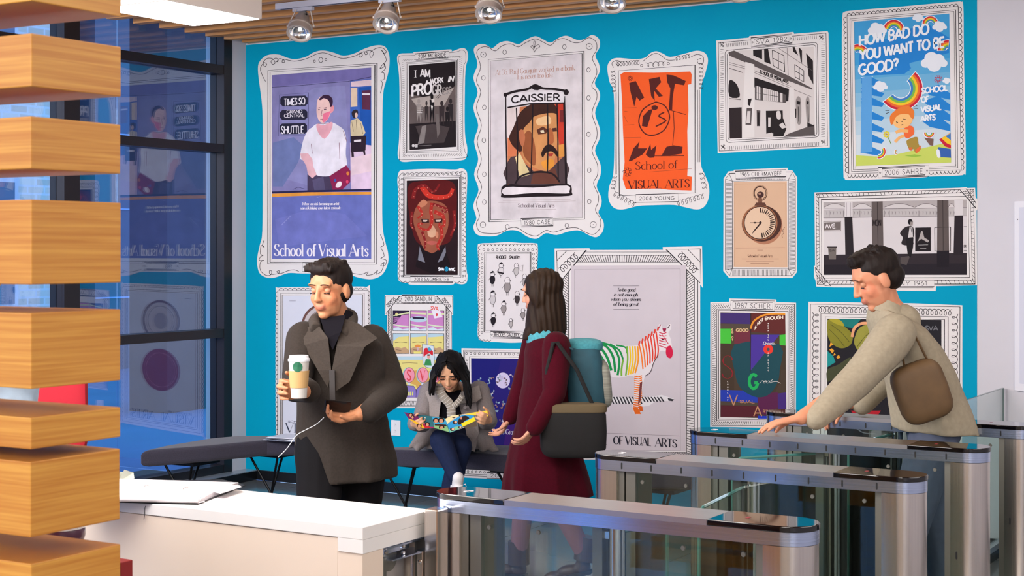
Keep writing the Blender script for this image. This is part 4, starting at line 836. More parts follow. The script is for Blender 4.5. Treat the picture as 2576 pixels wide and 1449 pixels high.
def rainbow(x, y, r, a0, a1, w_, c=('c4203a', 'e46a32', 'efc32c', '7ab648', '3c7cc0')):
    P.poly(circle(x, y, r + 6, n=26, a0=a0 - 2, a1=a1 + 2) + circle(x, y, max(r - w_ - 6, 1), n=26, a0=a1 + 2, a1=a0 - 2), (232, 236, 242))
    for i in range(5): P.poly(circle(x, y, r - w_ * i / 5, n=26, a0=a0, a1=a1) + circle(x, y, r - w_ * (i + 1) / 5, n=26, a0=a1, a1=a0), c[i])
def cloud(x, y, s):
    for dx, dy, r in ((-.6, .1, .35), (-.2, -.25, .5), (.3, -.15, .45), (.65, .1, .3), (0, .25, .5)): P.poly(circle(x + dx * s, y + dy * s, r * s, r * s * .9, 16), (226, 230, 238))
rainbow(1475, 240, 82, 190, 360, 52); rainbow(1765, 192, 62, 170, 350, 36); rainbow(1190, 440, 88, 240, 330, 56)
P.layers[-1:]  # arcs at the left edge continue past the picture and are trimmed by the frame below
rainbow(1905, 400, 82, 180, 275, 62)
cloud(1345, 235, 80); cloud(1838, 210, 62); cloud(1795, 490, 112); cloud(1370, 685, 62); cloud(1668, 140, 48); cloud(1895, 640, 36)
P.poly([(1175, 1230), (1350, 1240), (1500, 1222), (1700, 1175), (1850, 1140), (1925, 1150), (1930, 1287), (1175, 1315)], (196, 210, 98)); P.poly([(1560, 1235), (1640, 1222), (1700, 1235), (1640, 1245)], (150, 190, 70))
rainbow(1530, 700, 172, -48, 142, 92)
# generic cartoon child
O_ = (60, 40, 40)
P.poly(smooth([(1600, 1100), (1660, 1085), (1670, 1140), (1690, 1180), (1650, 1212), (1630, 1180), (1615, 1190), (1590, 1170), (1575, 1120)], 3), (166, 138, 60)); P.poly(smooth([(1555, 1020), (1600, 995), (1630, 1010), (1635, 1060), (1590, 1095), (1560, 1080)], 3), (236, 106, 56)); P.line(smooth([(1590, 1040), (1530, 1035), (1490, 1050)], 3, False), 8, (240, 178, 110)); P.line(smooth([(1560, 1075), (1520, 1090), (1485, 1125)], 3, False), 7, (240, 178, 110))
P.poly(smooth([(1465, 960), (1480, 910), (1550, 890), (1610, 900), (1625, 950), (1590, 1000), (1530, 1018), (1485, 1000)], 4), (244, 188, 120)); P.poly(smooth([(1448, 975), (1445, 920), (1480, 880), (1530, 850), (1590, 840), (1635, 880), (1630, 940), (1610, 930), (1590, 905), (1530, 905), (1490, 930), (1465, 985)], 4), (228, 122, 50))
P.lines([[(1492, 962), (1508, 972)], [(1548, 942), (1570, 946)], [(1530, 992), (1550, 985)], [(1630, 845), (1660, 835)], [(1632, 858), (1668, 860)], [(1408, 875), (1440, 876)], [(1412, 900), (1440, 888)]], 1.4, O_); P.poly(circle(1500, 972, 5, n=7), O_); P.poly(circle(1540, 962, 5, n=7), O_)
P.poly([(1590, 1170), (1622, 1165), (1615, 1195), (1598, 1190)], (214, 110, 60)); P.poly([(1645, 1190), (1690, 1150), (1685, 1190), (1655, 1215)], (226, 110, 60))
for k in range(8): a = k * PI / 4; P.poly(circle(1417 + 18 * math.cos(a), 1065 + 20 * math.sin(a), 8, n=7), (222, 206, 60))
P.poly(circle(1417, 1065, 8, n=8), (200, 150, 40)); P.line([(1425, 1080), (1452, 1138)], 1.6, (110, 150, 60))
rainbow(1355, 1200, 55, -35, 100, 28); rainbow(1500, 1205, 18, 100, 250, 10); rainbow(1755, 1050, 40, 0, 180, 22); P.poly([(1715, 1090), (1790, 1100), (1785, 1155), (1760, 1150)], (120, 90, 80))
P.poly([(1835, 1105), (1925, 1050), (1928, 1175), (1880, 1160)], 'c4203a'); P.poly([(1852, 1095), (1925, 1052), (1927, 1150), (1895, 1135)], 'efc32c'); P.poly([(1885, 1080), (1925, 1055), (1926, 1110)], '3c7cc0'); P.poly([(1830, 1165), (1925, 1180), (1928, 1250), (1840, 1245), (1812, 1200)], (52, 96, 170)); P.poly(smooth([(1812, 1190), (1835, 1185), (1845, 1245), (1820, 1245)], 2), (226, 230, 238))
for k in range(9): a = k * 2 * PI / 9; P.line([(1826 + 22 * math.cos(a) + 9 * math.cos(a + j), 628 + 22 * math.sin(a) + 9 * math.sin(a + j)) for j in range(5)], 1.2, (200, 40, 60))
# clean picture edges: paper strips over anything drawn past them
for q_ in ([(1142, 166), (1160, 172), (1175, 1315), (1157, 1345)], [(1915, 108), (1950, 96), (1965, 1300), (1930, 1287)]): P.poly(q_, PAPER)
T = Art(c6); W_ = (232, 236, 242)
for st, x0, y0, x1, y1, h in (('HOW BAD DO', 1200, 362, 1755, 265, 78), ('YOU WANT TO BE', 1205, 475, 1880, 370, 78), ('GOOD?', 1195, 595, 1512, 545, 80)): T.text(st, x0, y0, x1, y1, h, 17, W_)
for st, x0, y0, x1, y1 in (('SCHOOL', 1694, 742, 1902, 716), ('OF', 1692, 812, 1752, 806), ('VISUAL', 1690, 890, 1854, 868), ('ARTS', 1688, 964, 1806, 948)): T.text(st, x0, y0, x1, y1, 44, 11, W_)
finish(t, F, P, T, M_print)
# ------------------------------------------------------------------ 8: pocket watch
c8 = crop(1780, 400, 3.236)
ol = [c8(*p) for p in [(130, 160), (168, 102), (213, 97), (215, 88), (650, 72), (656, 92), (690, 93), (730, 150), (728, 920), (690, 968), (175, 968), (128, 912)]]
t = poster('poster', 'sepia pocket watch poster in an eight sided ticked frame', ol)
F = Art(c8); O_ = [(145, 165), (175, 118), (690, 105), (715, 160), (715, 912), (685, 950), (180, 952), (145, 905)]; F.line(O_, 1.1, closed=True)
q = [(202, 180), (656, 172), (658, 895), (202, 892)]; F.line(q, 1.1, closed=True); F.lines([[(150, 165), (202, 180)], [(175, 118), (202, 180)], [(690, 108), (656, 172)], [(715, 165), (656, 172)], [(145, 905), (202, 892)], [(180, 950), (202, 892)], [(685, 950), (658, 895)], [(715, 912), (658, 895)]], 1.0)
F.lines([[(150, 175 + k * 10.6), (198, 176 + k * 10.6)] for k in range(1, 69)] + [[(663, 175 + k * 10.6), (712, 172 + k * 10.6)] for k in range(1, 69)], 1.0)
F.lines([[(205 + k * 11, 900), (204 + k * 11, 950)] for k in range(42)] + [[(225 + k * 9, 160), (225 + k * 9, 170)] for k in range(46)], 1.0)
G_ = Art(); plaque(G_, [c8(225, 100), c8(638, 86), c8(640, 142), c8(228, 156)], '1965 CHERMAYEFF', 10, under=1); F.layers += G_.layers
P = Art(c8); TN = (214, 176, 146); P.poly([(213, 186), (645, 180), (650, 882), (212, 880)], TN); P.line([(220, 205), (636, 200), (640, 872), (220, 872)], .7, (190, 150, 120), closed=True)
P.poly(circle(460, 540, 150, 155, 28), (176, 120, 92)); P.poly(circle(440, 525, 162, 148, 32), (74, 44, 36)); P.poly(circle(425, 520, 145, 142, 32), (150, 96, 66)); P.poly(circle(428, 520, 132, 135, 32), (60, 36, 32)); P.poly(circle(428, 520, 126, 129, 32), (222, 190, 162))
P.line(circle(428, 278, 52, 58, 22), 4.5, (74, 48, 40), closed=True); P.line(circle(426, 276, 54, 60, 22), 1.6, (190, 150, 120), closed=True); P.poly([(415, 300), (440, 300), (446, 365), (410, 365)], (120, 80, 62)); P.poly(circle(430, 290, 28, 26, 14), (70, 42, 40)); P.poly(circle(424, 282, 12, 9, 10), (170, 130, 110)); P.poly([(395, 355), (465, 355), (480, 380), (380, 380)], (96, 60, 48))
for k in range(19):
    a = math.radians(-88 + k * 9.4); w_ = 1.0 if k % 3 else 2.2
    P.line([(428 + 82 * math.cos(a), 520 + 84 * math.sin(a)), (428 + 118 * math.cos(a), 520 + 121 * math.sin(a))], w_ + .8, (50, 32, 30))
P.poly([(432, 512), (440, 522), (362, 612), (370, 590), (385, 570)], (50, 32, 30)); P.line([(345, 519), (428, 518)], 1.4, (50, 32, 30)); P.poly(circle(385, 519, 13, 7, 8), (50, 32, 30)); P.poly(circle(430, 518, 11, n=10), (50, 32, 30))
P.lines([smooth([(628, 555), (610, 585), (622, 600), (605, 620), (610, 640)], 3, False)], 1.0, (90, 60, 50))
T = Art(c8); BR_ = (96, 62, 52); T.text('School of Visual Arts', 325, 800, 528, 800, 22, 3.4, BR_, True); T.lines([[(228, 725), (630, 722)], [(405, 742), (450, 742)], [(280, 814), (580, 814)], [(315, 832), (538, 832)], [(350, 850), (500, 850)]], 1.1, (160, 116, 96))
finish(t, F, P, T, M_print)
# ------------------------------------------------------------------ 9: subway platform photo
ol = [c8(*p) for p in [(870, 272), (2050, 234), (2110, 228), (2115, 236), (2178, 234), (2182, 310), (2200, 334), (2200, 405), (2190, 420), (2195, 1028), (1860, 1035), (1857, 1074), (1207, 1070), (1192, 1062), (1190, 1045), (1025, 1045), (885, 1038), (878, 985), (865, 960), (865, 868), (875, 868)]]
t = poster('poster', 'wide black and white photograph poster of a man on a subway platform', ol)
F = Art(c8)
a1 = [(882, 285), (2165, 246), (2178, 1018), (892, 1020)]; a2 = [(905, 312), (2140, 272), (2155, 985), (912, 992)]; F.line(a1, 1.2, closed=True); F.line(a2, 1.1, closed=True)
F.line([(925, 330), (2122, 302), (2132, 965), (928, 970)], 1.1, closed=True); ticks(F, a1, a2, {'t': 38, 'b': 36, 'l': 24, 'r': 24}, 1.1, jit=.3); F.lines([[a1[i], a2[i]] for i in range(4)], 1.1)
F.poly([(2052, 248), (2105, 243), (2185, 360), (2183, 398)], PAPER); F.line([(2052, 248), (2105, 243), (2185, 360), (2183, 398)], 1.4, closed=True); F.poly([(875, 882), (1003, 1033), (955, 1030), (885, 945)], PAPER); F.line([(875, 882), (1003, 1033), (955, 1030), (885, 945)], 1.4, closed=True)
G_ = Art(); curl(G_, c8(2082, 262), c8(2170, 360), 6, 5, 1.2); curl(G_, c8(888, 918), c8(965, 1012), 6, 4.5, 1.2)
plaque(G_, [c8(1200, 984), c8(1845, 986), c8(1845, 1040), c8(1202, 1040)], 'GEORGE TSCHERNY 1961' if False else '   TSCHERNY 1961', 11, under=1); F.layers += G_.layers
P = Art(c8); P.poly([(943, 352), (2110, 330), (2110, 943), (945, 943)], (212, 206, 208))
P.poly([(943, 352), (2110, 330), (2110, 400), (943, 405)], (176, 168, 168))
for x0, x1 in ((950, 1120), (1190, 1330), (1440, 1680), (1690, 1870), (1960, 2010)): P.poly([(x0, 400)] + [(x0 + (x1 - x0) * k / 8, 395 - 30 * math.sin(PI * k / 8)) for k in range(9)] + [(x1, 400)], (208, 202, 202)); P.line([(x0 + (x1 - x0) * k / 8, 392 - 30 * math.sin(PI * k / 8)) for k in range(9)], 1.0, (90, 82, 84))
P.poly([(943, 415), (2110, 395), (2110, 460), (943, 480)], (188, 182, 182)); P.lines([[(943, 415), (2110, 395)], [(943, 480), (2110, 462)]] + [[(x, 420), (x, 470)] for x in (990, 1105, 1190, 1240, 1335, 1440, 1480, 1680, 1720, 1860, 1960, 2000)], 1.1, (110, 102, 104))
for k in range(40): x = 960 + k * 28; P.lines([[(x, 430), (x + 12, 428), (x + 10, 452)]], .8, (130, 122, 124)) if not 1330 < x < 1430 else None
P.poly([(945, 780), (2110, 765), (2110, 943), (945, 943)], (46, 38, 44)); P.poly([(945, 862), (2110, 850), (2110, 943), (945, 943)], (34, 28, 36))
P.poly([(1115, 472), (1178, 470), (1190, 780), (1122, 782)], (38, 32, 36)); P.poly([(1118, 352), (1180, 350), (1180, 470), (1116, 472)], (216, 210, 212)); P.lines([[(1130, 355), (1130, 468)], [(1165, 355), (1165, 468)]], .9, (120, 112, 114))
P.poly([(1335, 347), (1425, 345), (1432, 770), (1340, 775)], (96, 86, 84)); P.line([(1382, 347), (1388, 772)], 1.3, (44, 36, 38)); P.poly([(1870, 335), (1960, 335), (1965, 745), (1868, 747)], (92, 82, 80)); P.line([(1915, 336), (1918, 745)], 1.3, (44, 36, 38)); P.poly([(1866, 747), (1966, 745), (1966, 880), (1868, 880)], (28, 22, 30))
P.poly([(2010, 460), (2080, 458), (2080, 780), (2002, 782)], (40, 32, 38)); P.poly([(2008, 335), (2080, 333), (2080, 458), (2010, 460)], (214, 208, 210))
P.poly([(943, 508), (1085, 503), (1087, 586), (945, 588)], (110, 100, 98)); P.line([(947, 514), (1080, 510), (1082, 580), (947, 582)], 1.1, (200, 194, 192), closed=True)
P.poly([(980, 712), (1048, 712), (1045, 818), (988, 818)], (112, 104, 100)); P.poly([(975, 712), (1053, 712), (1053, 724), (975, 724)], (60, 52, 52))
P.poly([(1690, 558), (1816, 556), (1816, 750), (1690, 750)], (30, 24, 28)); P.poly(smooth([(1740, 585), (1755, 600), (1765, 640), (1800, 660), (1790, 680), (1740, 650), (1705, 680), (1720, 650)], 2), (170, 162, 160)); P.lines([[(1715, 700), (1795, 698)], [(1728, 730), (1780, 730)]], 1.0, (190, 184, 184))
P.lines([[(1848, 558), (1978, 553), (1978, 748), (1850, 748), (1848, 558)]], 1.2, (60, 52, 54)); P.lines([[(2085, 550), (2110, 550)], [(2085, 745), (2110, 745)]], 1.1, (60, 52, 54))
BK = (26, 22, 26)
P.poly(circle(1650, 512, 20, 24, 12), BK); P.poly([(1652, 510), (1672, 512), (1668, 542), (1648, 545)], (150, 140, 136)); P.poly(smooth([(1600, 560), (1645, 545), (1675, 560), (1682, 620), (1668, 650), (1672, 700), (1580, 695), (1590, 640), (1566, 605)], 3), (40, 34, 38)); P.poly([(1645, 552), (1668, 556), (1672, 636), (1632, 640)], (206, 200, 200)); P.line([(1655, 556), (1662, 600)], 1.2, BK); P.poly([(1612, 640), (1676, 640), (1672, 720), (1655, 800), (1632, 800), (1622, 720)], BK); P.poly([(1570, 800), (1640, 790), (1645, 800), (1620, 865), (1570, 850)], (80, 72, 72))
T = Art(c8); T.text('AVE.', 958, 564, 1048, 562, 34, 6, (226, 220, 222)); T.text('MON', 1344, 544, 1414, 544, 48, 6, (40, 32, 34)); T.text('SVA', 992, 754, 1036, 754, 16, 2.5, (40, 34, 34)); T.text('ER', 2086, 720, 2106, 720, 20, 3, (60, 50, 54))
finish(t, F, P, T, M_print)
# ------------------------------------------------------------------ 10: gallery of little figures
c10 = crop(1180, 590, 2.542)
ol = smooth([c10(*p) for p in [(55, 80), (70, 58), (150, 54), (250, 49), (340, 54), (420, 56), (440, 80), (436, 250), (440, 400), (436, 560), (440, 660), (420, 686), (340, 690), (260, 692), (180, 688), (90, 682), (56, 650), (60, 500), (54, 350), (60, 200)]], 4)
t = poster('poster', 'small white poster of ten ink cartoon figures, upper middle', ol)
F = Art(c10); F.line([(99, 113), (395, 113), (394, 628), (96, 624)], 1.1, closed=True); F.line([(108, 123), (388, 123), (387, 618), (105, 615)], .9, closed=True); G_ = Art()
for p, r, n in (((72, 72), (425, 72), 15), ((426, 72), (426, 670), 26), ((424, 672), (345, 676), 4), ((140, 672), (72, 668), 3), ((70, 668), (70, 74), 26)): scallop(G_, c10(*p), c10(*r), n, 4.5, 1.1)
for p, r, n in (((80, 97), (420, 97), 12), ((412, 110), (412, 650), 18), ((82, 640), (84, 110), 18)): dots(G_, c10(*p), c10(*r), n, 2.5, 1.0)
plaque(G_, [c10(138, 618), c10(344, 624), c10(344, 664), c10(138, 662)], 'RHODES GALLERY', 8, True); F.layers += G_.layers
P = Art(c10); P.poly([(108, 123), (388, 123), (387, 618), (105, 615)], (222, 216, 218)); gr = (150, 142, 142)
def figure(x, y, h, hair, bod):
    P.poly(smooth([(x, y), (x + h * .12, y + h * .08), (x + h * .13, y + h * .3), (x - h * .12, y + h * .3), (x - h * .13, y + h * .1)], 3), (226, 220, 222)); P.line(smooth([(x, y), (x + h * .12, y + h * .08), (x + h * .13, y + h * .3), (x - h * .12, y + h * .3), (x - h * .13, y + h * .1)], 3), .9, INK, closed=True)
    if hair: P.poly(smooth([(x - h * .13, y + h * .12), (x, y - h * .04), (x + h * .12, y + h * .06), (x, y + h * .1)], 3), INK)
    P.line([(x + h * .1, y + h * .16), (x + h * .2, y + h * .2), (x + h * .1, y + h * .23)], .9); P.poly(circle(x + h * .04, y + h * .14, 2.2, n=6), INK)
    P.poly(smooth([(x - h * .12, y + h * .34), (x + h * .12, y + h * .34), (x + h * .16, y + h * .6), (x + h * .05, y + h * .82), (x - h * .1, y + h * .8), (x - h * .17, y + h * .58)], 3), bod); P.line(smooth([(x - h * .12, y + h * .34), (x + h * .12, y + h * .34), (x + h * .16, y + h * .6), (x + h * .05, y + h * .82), (x - h * .1, y + h * .8), (x - h * .17, y + h * .58)], 3), .9, INK, closed=True)
    P.lines([[(x - h * .05, y + h * .8), (x - h * .05, y + h)], [(x + h * .04, y + h * .8), (x + h * .04, y + h)], [(x - h * .14, y + h * .4), (x - h * .28, y + h * .6)]], .9)
for x, y, h, ha, bo in ((205, 180, 96, 1, (214, 208, 210)), (302, 182, 94, 0, (190, 184, 184)), (150, 236, 96, 1, INK), (245, 272, 118, 0, gr), (355, 252, 92, 0, (170, 162, 162)), (152, 360, 104, 1, (200, 194, 196)), (308, 362, 94, 0, (60, 52, 54)), (222, 424, 94, 1, gr), (155, 500, 92, 1, INK), (268, 536, 66, 0, (176, 170, 170)), (345, 470, 80, 0, gr)): figure(x, y, h, ha, bo)
P.line([(182, 240), (222, 250)], 4, INK); P.lines([[(325, 205), (345, 195), (342, 235), (325, 230), (325, 205)]], .8, gr)
T = Art(c10); T.text('RHODES', 172, 154, 236, 154, 18, 3.4, INK, slant=.15); T.text('GALLERY...', 255, 154, 334, 156, 18, 3.4, INK, slant=.15)
finish(t, F, P, T, M_print)
# ------------------------------------------------------------------ 11: rainbow striped horse-like animal poster
ol = [c10(*p) for p in [(547, 90), (770, 88), (775, 99), (1240, 98), (1238, 80), (1490, 75), (1495, 342), (1478, 320), (1478, 1440), (562, 1440), (560, 350), (549, 350)]]
t = poster('poster', 'large grey poster of a rainbow striped zebra with corner brackets', ol)
F = Art(c10)
for q in ([(575, 112), (1462, 112), (1462, 1425), (578, 1425)], [(592, 133), (1440, 133), (1440, 1410), (592, 1410)], [(636, 176), (1392, 176), (1392, 1392), (636, 1392)]): F.line(q, 1.3, closed=True)
ticks(F, [(594, 134), (1440, 134), (1440, 1410), (594, 1410)], [(634, 176), (1392, 176), (1392, 1392), (634, 1392)], {'t': 54, 'b': 54, 'l': 74, 'r': 74}, 1.4)
for a, b, c, d in ((( 560, 105), (748, 100), (700, 160), (566, 325)), ((1478, 92), (1262, 97), (1340, 175), (1478, 310))):
    F.poly([a, b, d], PAPER); F.line([a, b, d], 1.8, closed=True)
F.lines([[(625, 104), (563, 165)], [(1400, 96), (1476, 175)]], 1.4); G_ = Art(); curl(G_, c10(583, 232), c10(690, 128), 5, 8, 1.6); curl(G_, c10(1345, 120), c10(1452, 238), 6, 8, 1.6); F.layers += G_.layers
P = Art(c10); P.poly([(652, 198), (1387, 196), (1385, 1385), (652, 1385)], (204, 194, 200)); P.line([(674, 222), (1350, 220), (1352, 1380), (674, 1380)], .8, (150, 142, 146), closed=True); P.line([(676, 1262), (1350, 1288)], .9, (130, 122, 126))
WZ = (226, 218, 220)
# cast shadow of stripes on the ground
P.poly([(780, 1030), (900, 1035), (1050, 1045), (1180, 1035), (1230, 1025), (1310, 1050), (1280, 1065), (1200, 1062), (1150, 1095), (1110, 1100), (1060, 1080), (940, 1085), (800, 1060)], (224, 220, 222))
for k in range(22): x = 800 + k * 20; P.poly([(x, 1038), (x + 9, 1038), (x + 30, 1082 - (k > 14) * 14), (x + 20, 1084 - (k > 14) * 14)], (52, 50, 56))
P.poly([(1270, 1045), (1312, 1055), (1300, 1066), (1275, 1062)], (50, 48, 54))
body = smooth([(715, 800), (740, 740), (790, 700), (850, 688), (940, 705), (1020, 712), (1080, 705), (1130, 670), (1180, 630), (1215, 605), (1212, 590), (1215, 572), (1230, 580), (1238, 600), (1262, 602), (1268, 585), (1285, 572), (1294, 580), (1288, 610), (1275, 630), (1290, 670), (1300, 730), (1306, 765), (1292, 790), (1268, 785), (1258, 750), (1225, 745), (1210, 770), (1180, 820), (1160, 870), (1130, 900), (1118, 930), (1108, 990), (1100, 1050), (1095, 1090), (1112, 1125), (1095, 1135), (1080, 1110), (1085, 1135), (1100, 1148), (1062, 1148), (1045, 1105), (1052, 1060), (1058, 990), (1052, 905), (960, 915), (900, 905), (850, 880), (800, 890), (770, 900), (740, 880)], 3)
P.poly(body, WZ)
def stripe(pts, w, c): P.line(smooth(pts, 5, False), w, c)
GN, YG, YE, OR_, RD, CR = (22, 140, 70), (120, 176, 60), (240, 196, 40), (238, 120, 40), (222, 64, 48), (204, 30, 70)
for pts, w in (([(735, 760), (800, 735), (850, 790), (880, 850)], 6.5), ([(760, 722), (830, 720), (880, 780), (910, 870)], 6.5), ([(800, 700), (870, 710), (920, 780), (935, 880)], 6.2), ([(850, 692), (920, 720), (960, 800), (950, 900)], 5.6), ([(900, 700), (960, 740), (985, 800)], 4.6), ([(725, 800), (790, 770), (830, 830), (850, 870)], 6), ([(720, 830), (780, 810), (810, 860)], 6), ([(940, 708), (1000, 722), (1010, 760)], 4)): stripe(pts, w, GN)
stripe([(985, 800), (975, 860), (975, 905)], 4.6, YG)
for k, c in enumerate((YG, YE, YE, (240, 176, 40), (240, 150, 40))): x = 1010 + k * 17; stripe([(x, 714), (x + 4, 800), (x - 8 - k * 2, 902 - k * 4)], 4.0, c)
for k, c in enumerate((OR_, OR_, (232, 92, 44), RD, RD, RD, RD)): x = 1088 + k * 18; stripe([(x, 705 - k * 14), (x + 14, 770 - k * 6), (x + 24 - k * 3, 860 - k * 12)], 3.4, c)
for k in range(7): x = 1085 + k * 20; P.line([(x, 712 - k * 16), (x + 6, 680 - k * 15)], 4, RD)
for k in range(6): y = 625 + k * 17; stripe([(1215, y), (1240, y + 8), (1262, y + 2 + k * 3)], 2.0, CR)
stripe([(1235, 640), (1275, 700)], 1.6, CR); P.poly(smooth([(1265, 720), (1290, 712), (1304, 755), (1292, 790), (1266, 782), (1258, 750)], 3), CR); P.poly(circle(1238, 672, 7, 5, 8), (60, 30, 40)); P.line(smooth([(1225, 576), (1215, 596)], 3, False), 2, (150, 30, 60)); P.line([(1284, 578), (1270, 600)], 2, (60, 40, 50)); P.poly([(1236, 600), (1262, 600), (1256, 622), (1242, 622)], (150, 30, 70))
for k in range(15): y = 905 + k * 14; x0 = 1056 - (k > 11) * 6; P.line([(x0, y), (x0 + 28, y + 5), (x0 + 50, y - 3)], 2.6, OR_ if k < 12 else (226, 104, 30))
P.poly([(1045, 1105), (1080, 1110), (1100, 1148), (1062, 1148)], (226, 104, 30)); P.poly([(1084, 1095), (1108, 1100), (1112, 1130), (1090, 1132)], (210, 90, 30)); P.poly([(1092, 950), (1108, 940), (1098, 1060), (1080, 1090)], (120, 60, 60)); P.line(smooth([(1210, 770), (1180, 820), (1160, 880), (1125, 905)], 4, False), 1.6, (70, 60, 66))
T = Art(c10)
for st, a, b, y in (('To be good', 945, 1062, 364), ('is not enough.', 925, 1084, 394), ('when you dream', 905, 1098, 424), ('of being great.', 922, 1088, 455)): T.text(st, a, y, b, y + 1, 22, 4, (50, 46, 56), True, .2)
T.lines([[(922, 328), (1088, 328)], [(922, 478), (1088, 478)]], .8, (90, 84, 90)); T.text('SCHOOL', 690, 1338, 884, 1342, 50, 8, (40, 38, 50), True); T.text('OF', 922, 1340, 986, 1342, 50, 8, (40, 38, 50), True); T.text('VISUAL', 1000, 1343, 1166, 1352, 52, 8, (40, 38, 50), True); T.text('ARTS', 1190, 1353, 1330, 1362, 52, 8, (40, 38, 50), True)
finish(t, F, P, T, M_print)
# ------------------------------------------------------------------ 12: window pane cartoon
c12 = crop(940, 720, 4.2615)
ol = [c12(*p) for p in [(120, 97), (298, 95), (300, 88), (662, 92), (666, 98), (852, 98), (852, 306), (838, 306), (838, 1306), (142, 1306), (142, 306), (120, 306)]]
t = poster('poster', 'cartoon poster of a desert seen through window panes beside the seated reader', ol)
F = Art(c12)
for q in ([(140, 115), (832, 115), (828, 1290), (146, 1290)], [(155, 130), (808, 130), (808, 1278), (155, 1278)], [(190, 185), (776, 185), (776, 1232), (190, 1232)]): F.line(q, 1.0, closed=True)
ticks(F, [(157, 130), (806, 130), (806, 1278), (157, 1278)], [(190, 183), (776, 183), (776, 1232), (190, 1232)], {'t': 40, 'b': 40, 'l': 66, 'r': 66}, 1.0)
for a, b, d in (((125, 108), (278, 106), (130, 296)), ((845, 108), (680, 110), (843, 294))): F.poly([a, b, d], PAPER); F.line([a, b, d], 1.2, closed=True)
G_ = Art(); curl(G_, c12(145, 215), c12(228, 130), 5, 4.6, 1.2); curl(G_, c12(742, 130), c12(818, 232), 5, 4.6, 1.2); plaque(G_, [c12(302, 100), c12(655, 102), c12(655, 172), c12(302, 172)], '2010 SANDLIN', 10.5, under=1); F.layers += G_.layers
P = Art(c12); PU = (196, 130, 190); YL = (224, 212, 130); LB = (176, 204, 218); TA = (190, 156, 120); DK = (44, 32, 60)
for i in range(3):
    x0 = 207 + i * 187; x1 = x0 + 172
    P.poly([(x0, 262), (x1, 264), (x1, 480), (x0, 478)], PU); P.poly([(x0, 448), (x0 + 60, 440), (x0 + 100, 462), (x1, 452), (x1, 480), (x0, 478)], (206, 220, 232))
    P.poly([(x0, 404), (x0 + 90, 420), (x1, 428), (x1, 442), (x0 + 90, 436), (x0, 418)], (206, 220, 190)); P.poly([(x0, 505), (x1, 508), (x1, 722), (x0, 722)], YL); P.poly([(x0, 505), (x1, 508), (x1, 535), (x0 + 60, 545), (x0, 590 if i == 0 else 548)], LB)
    P.poly([(x0, 670), (x0 + 40, 650), (x0 + 90, 665), (x0 + 130, 650), (x1, 690), (x1, 722), (x0, 722)], TA); P.lines([[(x0 + 20, 605), (x0 + 80, 598), (x0 + 150, 604)], [(x0 + 30, 680), (x0 + 90, 690)]], 1.0, (90, 60, 60))
    P.line([(x0, 262), (x1, 264), (x1, 480), (x0, 478)], 1.0, closed=True); P.line([(x0, 505), (x1, 508), (x1, 722), (x0, 722)], 1.0, closed=True)
P.poly([(208, 263), (378, 263), (378, 300), (300, 310), (240, 400), (208, 404)], DK); P.lines([[(212, 340 + k * 12), (320 - k * 14, 330 + k * 10)] for k in range(5)], 1.3, PU); P.poly(circle(247, 302, 16, 18, 12), YL); P.poly([(210, 310), (330, 285), (378, 275), (378, 295), (330, 300), (212, 322)], (214, 222, 170)); P.poly([(398, 280), (560, 285), (560, 305), (398, 296)], (214, 222, 170)); P.poly([(584, 290), (755, 290), (755, 306), (584, 308)], (214, 222, 170))
P.poly(smooth([(398, 340), (470, 320), (558, 335), (558, 375), (470, 385), (398, 370)], 3), LB); P.poly([(412, 325), (460, 332), (548, 335), (540, 352), (420, 350)], DK); P.poly(circle(472, 642, 32, 16, 12), (226, 138, 70)); P.poly([(462, 655), (482, 655), (480, 690), (466, 690)], (206, 170, 180)); P.poly([(428, 700), (510, 700), (505, 722), (430, 722)], (230, 220, 120))
P.poly([(207, 752), (758, 752), (758, 790), (207, 790)], LB); P.poly([(207, 790), (758, 790), (758, 1200), (207, 1200)], YL); P.lines([[(300, 825), (380, 820), (470, 826)], [(540, 830), (600, 826)]], 1.0, (120, 90, 70)); P.poly([(360, 920), (460, 900), (600, 910), (758, 900), (758, 1110), (470, 1110), (450, 1060), (390, 1040)], (214, 168, 88))
for x, ch in ((378, 'S'), (524, 'V'), (660, 'A')):
    P.poly(circle(x - 4, 952, 64, 84, 24), (150, 200, 210)); P.poly(circle(x + 4, 952, 58, 80, 24), (236, 150, 170)); P.line(circle(x + 4, 952, 58, 80, 24), 1.0, (120, 70, 90), closed=True); P.poly([(x - 12, 1034), (x + 14, 1034), (x + 16, 1062), (x - 14, 1062)], (200, 214, 230))
    P.poly([(x - 70, 1195), (x - 66, 1110), (x - 30, 1066), (x + 50, 1070), (x + 76, 1110), (x + 80, 1195)], (136, 120, 190)); P.line([(x - 70, 1195), (x - 66, 1110), (x - 30, 1066), (x + 50, 1070), (x + 76, 1110), (x + 80, 1195)], 1.0, (60, 50, 90))
    for k in range(3): P.poly([(x - 14 + k * 24, 1130), (x + 0 + k * 24, 1132), (x - 2 + k * 24, 1172), (x - 16 + k * 24, 1170)], (222, 222, 120))
P.poly([(596, 204), (692, 208), (738, 330), (652, 346)], (226, 222, 232)); P.poly([(522, 620), (645, 640), (652, 885), (560, 868), (528, 830)], (206, 218, 226)); P.line([(522, 620), (645, 640), (652, 885), (560, 868), (528, 830)], 1.0, (80, 90, 110), closed=True)
